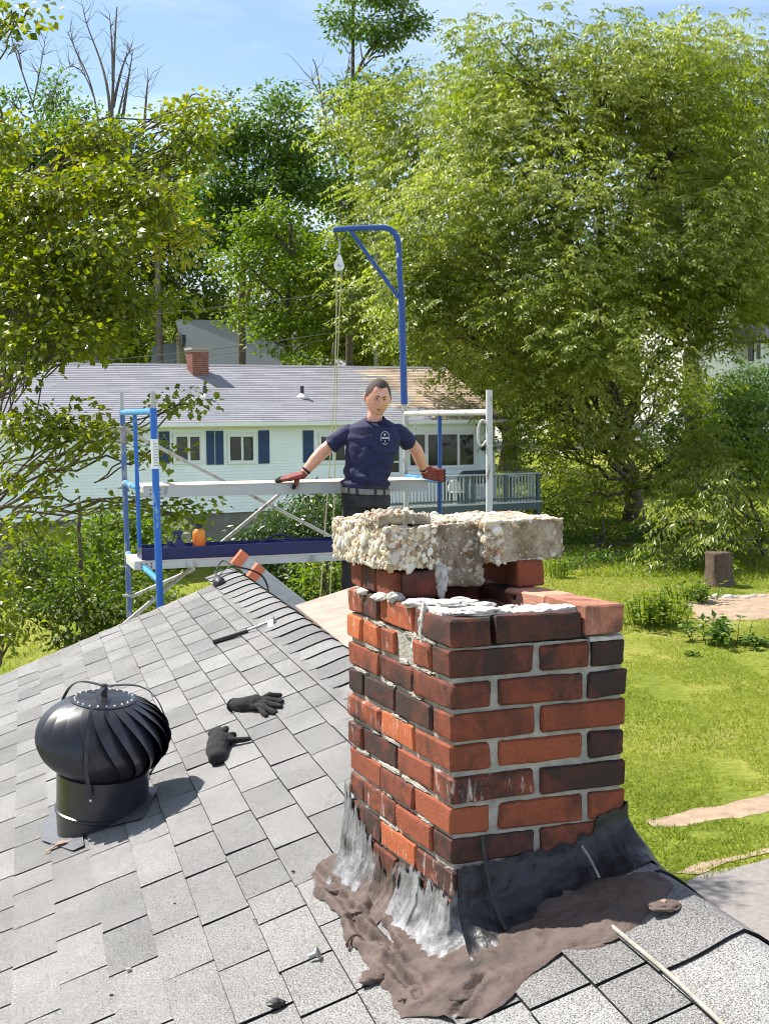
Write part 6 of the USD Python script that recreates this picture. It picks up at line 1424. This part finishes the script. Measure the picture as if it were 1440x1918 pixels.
for k in range(11):
    p = tops[0] + dl * (.32 + .3 * k); q = tops[1] + dl * (.32 + .3 * k); part('rung', tube([p, q + sd_ * .003], .017, 8), 'ladder_metal', ldr)
hk = tops[1] + dl * .64 + sd_ * .006; part('rung_end', tube([hk, hk + sd_ * .006], .022, 12), 'black', ldr)

# ================================================================== THE MAN
gf = lambda px: None
def guard_front(px, inward=.0):
    """point on the top front edge of the guard plank at image column px"""
    oo = go + WD * inward; d = ray(px, 905); s_ = np.linalg.solve(np.stack([UD[:2], -d[:2]], 1), CAM[:2] - oo[:2]); q = oo + UD * s_[0]; return V3([q[0], q[1], go[2] + .088])
YM = guard_front(690)[1] - .20
MP = YM / FPX
def J(px, py, dy=0.0): return at(px, py, YM + dy)
feet_z = zfeet
man = thing('person', 'man in navy T-shirt and red work gloves leaning on the scaffold plank with arms spread', 'person', loc=(J(684, 900)[0], YM, feet_z))
# joints
neck0, neck1 = J(700, 800, .03), J(702, 780, .01)
shL, shR = J(650, 808, .03), J(748, 807, .05)
handR_post = fpt(NRp, TM, zat(fpt(NRp, TM, 0, 0), 893), LR)
wrL, wrR = guard_front(567, -.01) + V3([0, -.02, .055]), handR_post + V3([-.095, -.03, .02])
elL, elR = shL * .47 + wrL * .53 + V3([-.015, .02, .015]), shR * .47 + wrR * .53 + V3([.015, -.02, .03])
chest, belly, hips = J(697, 838, .0), J(686, 880, -.01), J(684, 925, .0)
k = MP * FPX / FPX
R_ = lambda px: px * MP
hipL, hipR = J(663, 938, 0), J(707, 938, 0)
footL, footR = V3([J(655, 1100)[0], YM + .02, feet_z + .07]), V3([J(712, 1100)[0], YM + .06, feet_z + .07])
kneeL, kneeR = (hipL + footL) / 2 + V3([-.01, -.03, .02]), (hipR + footR) / 2 + V3([.01, -.03, .02])
def ell(c, r, rot=None, seg=32):
    m_ = Manifold.sphere(1.0, seg).scale([float(x) for x in r])
    if rot is not None: m_ = m_.transform(np.c_[rot, np.zeros(3)].tolist())
    return m_.translate([float(x) for x in c])
def bone(p0, r0, p1, r1, seg=20): return Manifold.batch_hull([Manifold.sphere(r0, seg).translate(p0.tolist()), Manifold.sphere(r1, seg).translate(p1.tolist())])
def U(ms): return Manifold.batch_boolean(ms, m3.OpType.Add)
# head: shaped sphere, turned to his left, bowed a little, tilted
HH = R_(69) / 2 * 1.0
hc = J(707.5, 744.5, -.01)
yawh, rollh, pit = math.radians(12), math.radians(6), math.radians(9)
def rot(ax, a):
    ax = nrm(ax); K = V3([[0, -ax[2], ax[1]], [ax[2], 0, -ax[0]], [-ax[1], ax[0], 0]]); return np.eye(3) + math.sin(a) * K + (1 - math.cos(a)) * K @ K
HRm = rot([0, 1, 0], rollh) @ rot([0, 0, 1], yawh) @ rot([1, 0, 0], pit)
s = trimesh.creation.icosphere(subdivisions=5); hv = np.array(s.vertices); hf = np.array(s.faces)   # x right, -y face, z up, unit
def headshape(p):
    x, y, z = p[:, 0].copy(), p[:, 1].copy(), p[:, 2].copy()
    w = .69 * (1 - .20 * np.clip(-z, 0, 1) ** 1.5 - .04 * np.clip(z - .4, 0, 1)); d = .82 * (1 - .10 * np.clip(-z - .1, 0, 1))
    X, Y, Z = x * w, y * d, z * 1.0
    front = np.clip(-y, 0, 1)
    # jaw narrows, back of the skull lifts at the neck
    Y += .22 * np.clip(-z - .25, 0, 1) * np.clip(y, 0, 1)
    Y -= .05 * front * np.clip(-z, 0, 1)
    g = lambda cx, cz, sx, sz: np.exp(-((x - cx) / sx) ** 2 - ((z - cz) / sz) ** 2) * (y < 0)
    Y += .085 * (g(-.30, .02, .17, .10) + g(.30, .02, .17, .10))          # eye sockets
    Y -= .055 * (g(-.28, .17, .20, .07) + g(.28, .17, .20, .07))          # brow
    Y -= .05 * g(0, .20, .20, .09)
    nose = np.exp(-(x / .085) ** 2) * np.clip((.12 - z) / .40, 0, 1) * (z > -.34) * (y < 0); Y -= .21 * nose
    Y -= .05 * (g(-.12, -.27, .06, .06) + g(.12, -.27, .06, .06))         # nostrils
    Y -= .045 * (g(-.42, -.14, .16, .13) + g(.42, -.14, .16, .13))        # cheekbones
    Y -= .055 * g(0, -.47, .20, .05) + .055 * g(0, -.575, .17, .045) - .035 * g(0, -.525, .22, .018)   # lips
    Y -= .075 * g(0, -.84, .20, .14)                                     # chin
    Y += .03 * g(0, -.68, .22, .05)
    return np.stack([X, Y, Z], 1)
hd = headshape(hv); H2W = lambda p: (p * HH) @ HRm.T + hc
headv = H2W(hd)
headm = Manifold(m3.Mesh(headv.astype(np.float32), hf.astype(np.uint32)))
earc = [H2W(V3([[sx * .69, .08, -.03]]))[0] for sx in (-1, 1)]
ears = [ell(e, (HH * .07, HH * .15, HH * .26), HRm @ rot([0, 0, 1], .35 * sx)) for e, sx in zip(earc, (-1, 1))]
def hand(wr, palm_dir, out, finger_dirs, thumb_dir, lens, scale, grow=0.0):
    """palm + four fingers bent in two joints + thumb; out is the back of the hand"""
    pd = nrm(palm_dir); sd = nrm(np.cross(pd, out)); B = []
    pc = wr + pd * .055 * scale
    for a in (-.028, -.01, .01, .028): B.append(bone(wr + sd * a * .6 * scale, .019 * scale + grow, wr + pd * .092 * scale + sd * a * scale, .0125 * scale + grow, 14))
    for i, (d1, d2) in enumerate(finger_dirs):
        k0 = wr + pd * .092 * scale + sd * (-.028 + .0187 * i) * scale; k1 = k0 + nrm(d1) * lens[i] * .5 * scale; k2 = k1 + nrm(d2) * lens[i] * .5 * scale
        B += [bone(k0, .0108 * scale + grow, k1, .0098 * scale + grow, 12), bone(k1, .0098 * scale + grow, k2, .0082 * scale + grow, 12)]
    t0 = wr + pd * .03 * scale; t1 = t0 + nrm(thumb_dir) * .052 * scale + sd * 0; t2 = t1 + nrm(thumb_dir + pd * .35) * .034 * scale
    B += [bone(t0, .017 * scale + grow, t1, .013 * scale + grow, 12), bone(t1, .0125 * scale + grow, t2, .010 * scale + grow, 12)]
    return B
hs = 1.12
# left of the picture: hand flat along the plank, thumb over the front edge
tipL = guard_front(517, .02) + V3([0, 0, .018]); pdL = tipL - wrL
fd = nrm(pdL)
FL = [(fd + V3([0, .16 - .10 * i, .02 - .02 * i]), fd + V3([0, .16 - .10 * i, -.05])) for i in range(4)]
thL = V3([-.25, -.35, -1.0])
lensL = (.078, .086, .082, .066)
# right of the picture: hand closed round the blue upright
pr_ = handR_post; outR = V3([-.3, -.9, .3]); pdR = V3([1.0, .12, -.22])
FR = [(V3([.75, .75, -.25 + .0 * i]), V3([-.35, .9, -.1])) for i in range(4)]
thR = V3([.8, -.45, .25])
wrR2 = pr_ + V3([-.115, -.035, .035])
def handset(g):
    A = hand(wrL, pdL, V3([0, -.3, 1.0]), FL, thL, lensL, hs, g)
    # knuckle line of the gripping hand runs down the post
    pd = nrm(pdR); B = []
    for i, a in enumerate((.036, .012, -.012, -.034)):
        q0 = wrR2 + V3([0, 0, a * .7]); q1 = wrR2 + pd * .085 + V3([0, 0, a])
        B.append(bone(q0, .020 + g, q1, .0135 + g, 14))
        q2 = pr_ + V3([.026, -.018, 0]) * 1.15 + V3([0, 0, q1[2] - pr_[2] - .006]); q3 = pr_ + V3([.022, .024, 0]) * 1.15 + V3([0, 0, q1[2] - pr_[2] - .012]); q4 = pr_ + V3([-.006, .030, 0]) + V3([0, 0, q1[2] - pr_[2] - .016])
        q1b = pr_ + V3([-.002, -.032, 0]) + V3([0, 0, q1[2] - pr_[2] - .002])
        B += [bone(q1, .0125 + g, q1b, .0115 + g, 12), bone(q1b, .0115 + g, q2, .011 + g, 12), bone(q2, .011 + g, q3, .0102 + g, 12), bone(q3, .0100 + g, q4, .009 + g, 12)]
    t0 = wrR2 + V3([.03, .0, .035]); t1 = pr_ + V3([-.032, .006, .052]); t2 = pr_ + V3([.004, .030, .048])
    B += [bone(t0, .016 + g, t1, .0125 + g, 12), bone(t1, .012 + g, t2, .010 + g, 12)]
    return A, B
hA, hB = handset(-.002)
body = U([headm] + ears + [bone(neck0, R_(15.5), neck1, R_(14.2)), bone(neck1, R_(14.2), hc + V3([0, .02, -HH * .35]), R_(14.5)),
    bone(shL, R_(12.5), elL, R_(11.6)), bone(elL, R_(11.6), wrL * .3 + elL * .7, R_(11.8)), bone(wrL * .3 + elL * .7, R_(11.8), wrL, R_(7.4)),
    bone(shR, R_(12.5), elR, R_(11.6)), bone(elR, R_(11.6), wrR2 * .3 + elR * .7, R_(11.8)), bone(wrR2 * .3 + elR * .7, R_(11.8), wrR2, R_(7.4)),
    bone(shL + V3([.05, 0, -.03]), R_(12), shR + V3([-.05, 0, -.03]), R_(12)), bone(chest, R_(25), belly, R_(24)), bone(belly, R_(24), hips, R_(28)),
    bone(hipL, R_(20), kneeL, R_(13)), bone(kneeL, R_(13), footL, R_(9)), bone(hipR, R_(20), kneeR, R_(13)), bone(kneeR, R_(13), footR, R_(9))] + hA + hB)
bv_, bf_ = arr(body.refine_to_length(.012))
tb_ = trimesh.Trimesh(bv_, bf_, process=True)
inhead = lambda v: np.linalg.norm((v - hc) / HH, axis=1) < 1.15
V0 = np.array(tb_.vertices); t2_ = tb_.copy(); trimesh.smoothing.filter_taubin(t2_, lamb=.5, nu=.53, iterations=6)
Vs = np.array(t2_.vertices); hm_ = inhead(V0); Vs[hm_] = V0[hm_] * .75 + Vs[hm_] * .25
part('body', (Vs, np.array(tb_.faces)), 'skin', man, smooth=True)
# hair: short crop over the skull
hx, hy, hz_ = hv[:, 0], hv[:, 1], hv[:, 2]
line = np.where(hy < 0, .60 - .05 * np.cos(hx * 6) + .30 * np.clip(np.abs(hx) - .25, 0, 1) * 0 - .55 * np.clip(np.abs(hx) - .48, 0, 1) * 2.2, .60 - .55 * 1.1 - .45 * np.clip(hy, 0, 1))
line = np.maximum(line + .05 * np.abs(np.sin(hx * 9)) * (hy < 0) * .6, -.62)
m_ = (hz_ > line)
fk = m_[hf].all(1); hair = hd * (1.028 + .012 * fbm(hv, 9, 2)[:, None]); hair[:, 2] += .012
part('hair', (H2W(hair), hf[fk]), 'hair', man, smooth=True)
def facept(x, z, off=.0):
    """point of the face surface above the unit direction (x, z)"""
    y = -math.sqrt(max(0.01, 1 - min(.97, x * x + z * z))); q = headshape(V3([[x, y, z]]))[0]; q[1] -= off; return q
for sx in (-1, 1):
    c = facept(sx * .30, .03); c[1] += .045
    ey = part('eye', xf(ico([0, 0, 0], .085, 2, (1.25, 1, .62)), np.eye(3), c) if False else (H2W(ico(c, .080, 2, (1.2, 1, .42))[0]), ico(c, .085, 2)[1]), 'eye_white', man, smooth=True)
    part('iris', (H2W(ico(c + V3([sx * 0 + .01, -.058, .0]), .042, 2, (1, .8, 1))[0]), ico(c, .042, 2)[1]), 'eye_dark', ey, smooth=True)
    part('eyelid', (H2W(tube([facept(sx * (.17 + .26 * t), .075 + .03 * math.sin(math.pi * t), .012) for t in np.linspace(0, 1, 8)], .018, 6)[0]), tube(np.zeros((8, 3)) + np.arange(8)[:, None], .018, 6)[1]), 'skin', man, smooth=True)
    part('eyebrow', (H2W(tube([facept(sx * (.12 + .34 * t), .155 + .05 * math.sin(math.pi * t * .8), .012) for t in np.linspace(0, 1, 8)], [.022, .03, .032, .032, .030, .026, .02, .01], 6)[0]), tube(np.zeros((8, 3)) + np.arange(8)[:, None], .018, 6)[1]), 'hair', man, smooth=True)
for z0, w_, r_ in ((-.49, .20, .026), (-.555, .17, .028)):
    P = np.array([facept(x, z0 - .02 * (x / w_) ** 2 * (1 if z0 > -.52 else -1), .004) for x in np.linspace(-w_, w_, 11)])
    tm_ = tube(P, r_ * (1 - .75 * np.abs(np.linspace(-1, 1, 11)) ** 2.2), 6); part('lip', (H2W(tm_[0]), tm_[1]), 'lips', man, smooth=True)
# T-shirt
def plane_trim(mm, p, n): n = nrm(n); return mm.trim_by_plane(n.tolist(), float(n @ p))
slL, slR = shL + (elL - shL) * .66, shR + (elR - shR) * .62
def sleeve(sh, el, end, r0, r1, dr):
    mm = bone(sh, r0, end + (el - sh) * .2, r1); return plane_trim(mm, end + dr, (sh - el))
dep = .74
def slab_hull(rows):
    return [Manifold.batch_hull([ell(c0, (a0, a0 * d0, .02), None, 28), ell(c1, (a1, a1 * d1, .02), None, 28)]) for (c0, a0, d0), (c1, a1, d1) in zip(rows[:-1], rows[1:])]
rows = [(J(701, 783, .04), R_(17), .9), (J(700, 791, .04), R_(33), .66), (J(699, 800, .03), R_(50), .58), (J(698, 818, .02), R_(53), .62), (J(696, 842, .0), R_(50), .68), (J(692, 866, .0), R_(45), .76), (J(687, 890, .0), R_(43.5), .80), (J(684, 910, .0), R_(45), .82), (J(684, 918, .0), R_(44.5), .82)]
shirt = U(slab_hull(rows) + [sleeve(shL + V3([.012, 0, -.01]), elL, slL, R_(16.5), R_(17), V3([0, 0, 0])), sleeve(shR + V3([-.012, 0, -.01]), elR, slR, R_(16.5), R_(17.5), V3([0, 0, 0]))])
shirt = shirt - ell(J(703, 782, -.02), (R_(17.5), R_(21), R_(11)))
v, f = smoothed(shirt, .011, 7)
zt0 = J(684, 915)[2]
t_ = trimesh.Trimesh(v, f, process=False); n_v = np.array(t_.vertex_normals)
q = v - J(684, 900); diag = q[:, 2] * .8 + q[:, 0] * .55
wr_ = .0085 * np.sin(diag * 46 + 5 * fbm(v, 5, 3) * 4) * np.clip(1 - np.abs(q[:, 2] - .10) / .30, 0, 1) + .014 * fbm(np.c_[v[:, 0] * 1.0, v[:, 1], v[:, 2] * 2.4], 9, 4, 3) + .011 * np.sin(q[:, 2] * 70 + q[:, 0] * 24 + 6 * fbm(v, 4, 8)) * np.clip(1 - np.abs(q[:, 2] - .0) / .12, 0, 1)
v = v + n_v * wr_[:, None]
part('t_shirt', (v, f), 'shirt_navy', man, smooth=True)
shirt_tm = trimesh.Trimesh(v, f, process=False)
cn = [J(703, 785, -.005) + V3([R_(17) * math.cos(b), R_(18) * math.sin(b) * 1.0, (-.024 if math.sin(b) < 0 else .03) * abs(math.sin(b))]) for b in np.linspace(0, 2 * math.pi, 26)]
part('collar', tube(np.array(cn), R_(2.0), 7), 'shirt_navy', man, smooth=True)
# chest emblem: round badge outline with pale lettering bars and star
def onshirt(px, py):
    d = ray(px, py); from_ = CAM
    loc, _, _ = RI.intersects_location([CAM], [nrm(d)], multiple_hits=False); 
    return loc[0] - nrm(d) * .003 if len(loc) else at(px, py, YM - .17)
RI = trimesh.ray.ray_triangle.RayMeshIntersector(shirt_tm)
ec = (721, 820)
ring = [onshirt(ec[0] + 8.2 * math.cos(b), ec[1] + 12 * math.sin(b)) for b in np.linspace(math.radians(150), math.radians(390), 16)]
ring2 = [onshirt(ec[0] + 8.2 * math.cos(b), ec[1] + 12 * math.sin(b)) for b in np.linspace(math.radians(55), math.radians(125), 7)]
part('emblem_ring', tube(np.array(ring), .0022, 5), 'print_pale', man, label='pale round emblem printed on the chest'); part('emblem_ring', tube(np.array(ring2), .0022, 5), 'print_pale', man)
for (x0, y0, x1, y1, r_) in ((-2.5, -5, 2, -7, .003), (-1, -8.5, .5, -3.5, .003), (-6, -.8, 6, -.8, .0036), (-6, 1.2, 6, 1.2, .0036), (-4.5, .2, -2.5, .2, .0045), (-1, .2, 1, .2, .0045), (2.5, .2, 4.5, .2, .0045), (0, 4.5, 0, 8.5, .0032)):
    part('emblem_mark', tube(np.array([onshirt(ec[0] + x0, ec[1] + y0), onshirt(ec[0] + x1, ec[1] + y1)]), r_, 5), 'print_pale', man)
# trousers, belt, boots, gloves
tz = J(684, 911)[2]
tro = U(slab_hull([(J(684, 908, 0), R_(43), .82), (J(684, 925, 0), R_(45), .82), (J(685, 946, 0), R_(47), .80)]) + [bone(hipL, R_(23), kneeL, R_(18)), bone(kneeL, R_(18), footL + V3([0, 0, .03]), R_(15)), bone(hipR, R_(23), kneeR, R_(18)), bone(kneeR, R_(18), footR + V3([0, 0, .03]), R_(15))])
v, f = smoothed(tro, .013, 5); v = v + .03 * np.c_[fbm(v, 8, 3, 3), fbm(v, 8, 4, 3), 0 * v[:, 0]]
part('trousers', (v, f), 'trousers', man, smooth=True)
bc = J(684, 918, 0); bb = np.linspace(0, 2 * math.pi, 40); rr_ = R_(47)
def band(z0, z1, r0, r1, sq, m_, nm, a0=0, a1=2 * math.pi, n=40, par=None):
    bb = np.linspace(a0, a1, n); V = np.vstack([np.stack([bc[0] + r0 * np.cos(bb), bc[1] + r0 * sq * np.sin(bb), np.full(n, z0) - .012 * np.cos(bb)], 1), np.stack([bc[0] + r1 * np.cos(bb), bc[1] + r1 * sq * np.sin(bb), np.full(n, z1) - .012 * np.cos(bb)], 1)])
    i = np.arange(n - 1); return part(nm, (V, tri(np.stack([i, i + 1, n + i + 1, n + i], 1))), m_, par or man, smooth=True)
zb0, zb1 = J(684, 924)[2], J(684, 914)[2]
belt = band(zb0, zb1, R_(46.5), R_(46.5), .84, 'belt_grey', 'belt')
for a in (-2.35, -1.95, -1.2, -.75): band(zb0 - .008, zb1 + .006, R_(47.1), R_(47.1), .845, 'trousers', 'belt_loop', a, a + .11, 5, belt)
for ft in (footL, footR):
    bm = U([bone(ft + V3([0, .03, .02]), R_(13), ft + V3([0, -.14, -.025]), R_(11)), bone(ft + V3([0, .03, .10]), R_(13), ft + V3([0, .02, 0]), R_(13.5))]); bm = plane_trim(bm, V3([0, 0, feet_z + .002]), V3([0, 0, 1.0]))
    part('boot', bm, 'boot', man, smooth=40)
gA, gB = handset(.0035)
for hb_, wr__, el__ in ((gA, wrL, elL), (gB, wrR2, elR)):
    cf = wr__ + (el__ - wr__) / np.linalg.norm(el__ - wr__) * .045
    v, f = smoothed(U(hb_ + [bone(wr__, R_(8.0), cf, R_(8.2))]), .006, 4); g_ = part('glove', (v, f), 'glove_red', man, smooth=True)
    ax_ = nrm(el__ - wr__); part('glove_cuff', tube([cf - ax_ * .012, cf - ax_ * .006, cf + ax_ * .006, cf + ax_ * .012], [R_(8.3), R_(9.0), R_(9.0), R_(8.2)], 16), 'glove_black', g_, smooth=True)
# dark palm dip of the gloves shows on the finger ends
for k0 in range(4):
    d1, d2 = FL[k0]; sd = nrm(np.cross(nrm(pdL), V3([0, -.3, 1.0]))); q0 = wrL + nrm(pdL) * .092 * hs + sd * (-.028 + .0187 * k0) * hs; q1 = q0 + nrm(d1) * lensL[k0] * .5 * hs; q2 = q1 + nrm(d2) * lensL[k0] * .5 * hs
    part('fingertip_coating', arr(bone(q1 * .6 + q2 * .4, .0142, q2 + nrm(d2) * .001, .0132, 12)), 'glove_black', man, smooth=True)
t0 = wrL + nrm(pdL) * .03 * hs; t1 = t0 + nrm(thL) * .052 * hs; t2 = t1 + nrm(thL + nrm(pdL) * .35) * .034 * hs
part('fingertip_coating', arr(bone(t1 * .5 + t2 * .5, .0165, t2 + nrm(t2 - t1) * .001, .015, 12)), 'glove_black', man, smooth=True)
for k0, a in enumerate((.036, .012, -.012, -.034)):
    z_ = wrR2[2] + (nrm(pdR) * .085)[2] + a; q = V3([pr_[0], pr_[1], z_])
    part('fingertip_coating', arr(bone(q + V3([.030, -.02, -.006]), .0155, q + V3([.026, .028, -.012]), .0145, 12)), 'glove_black', man, smooth=True)
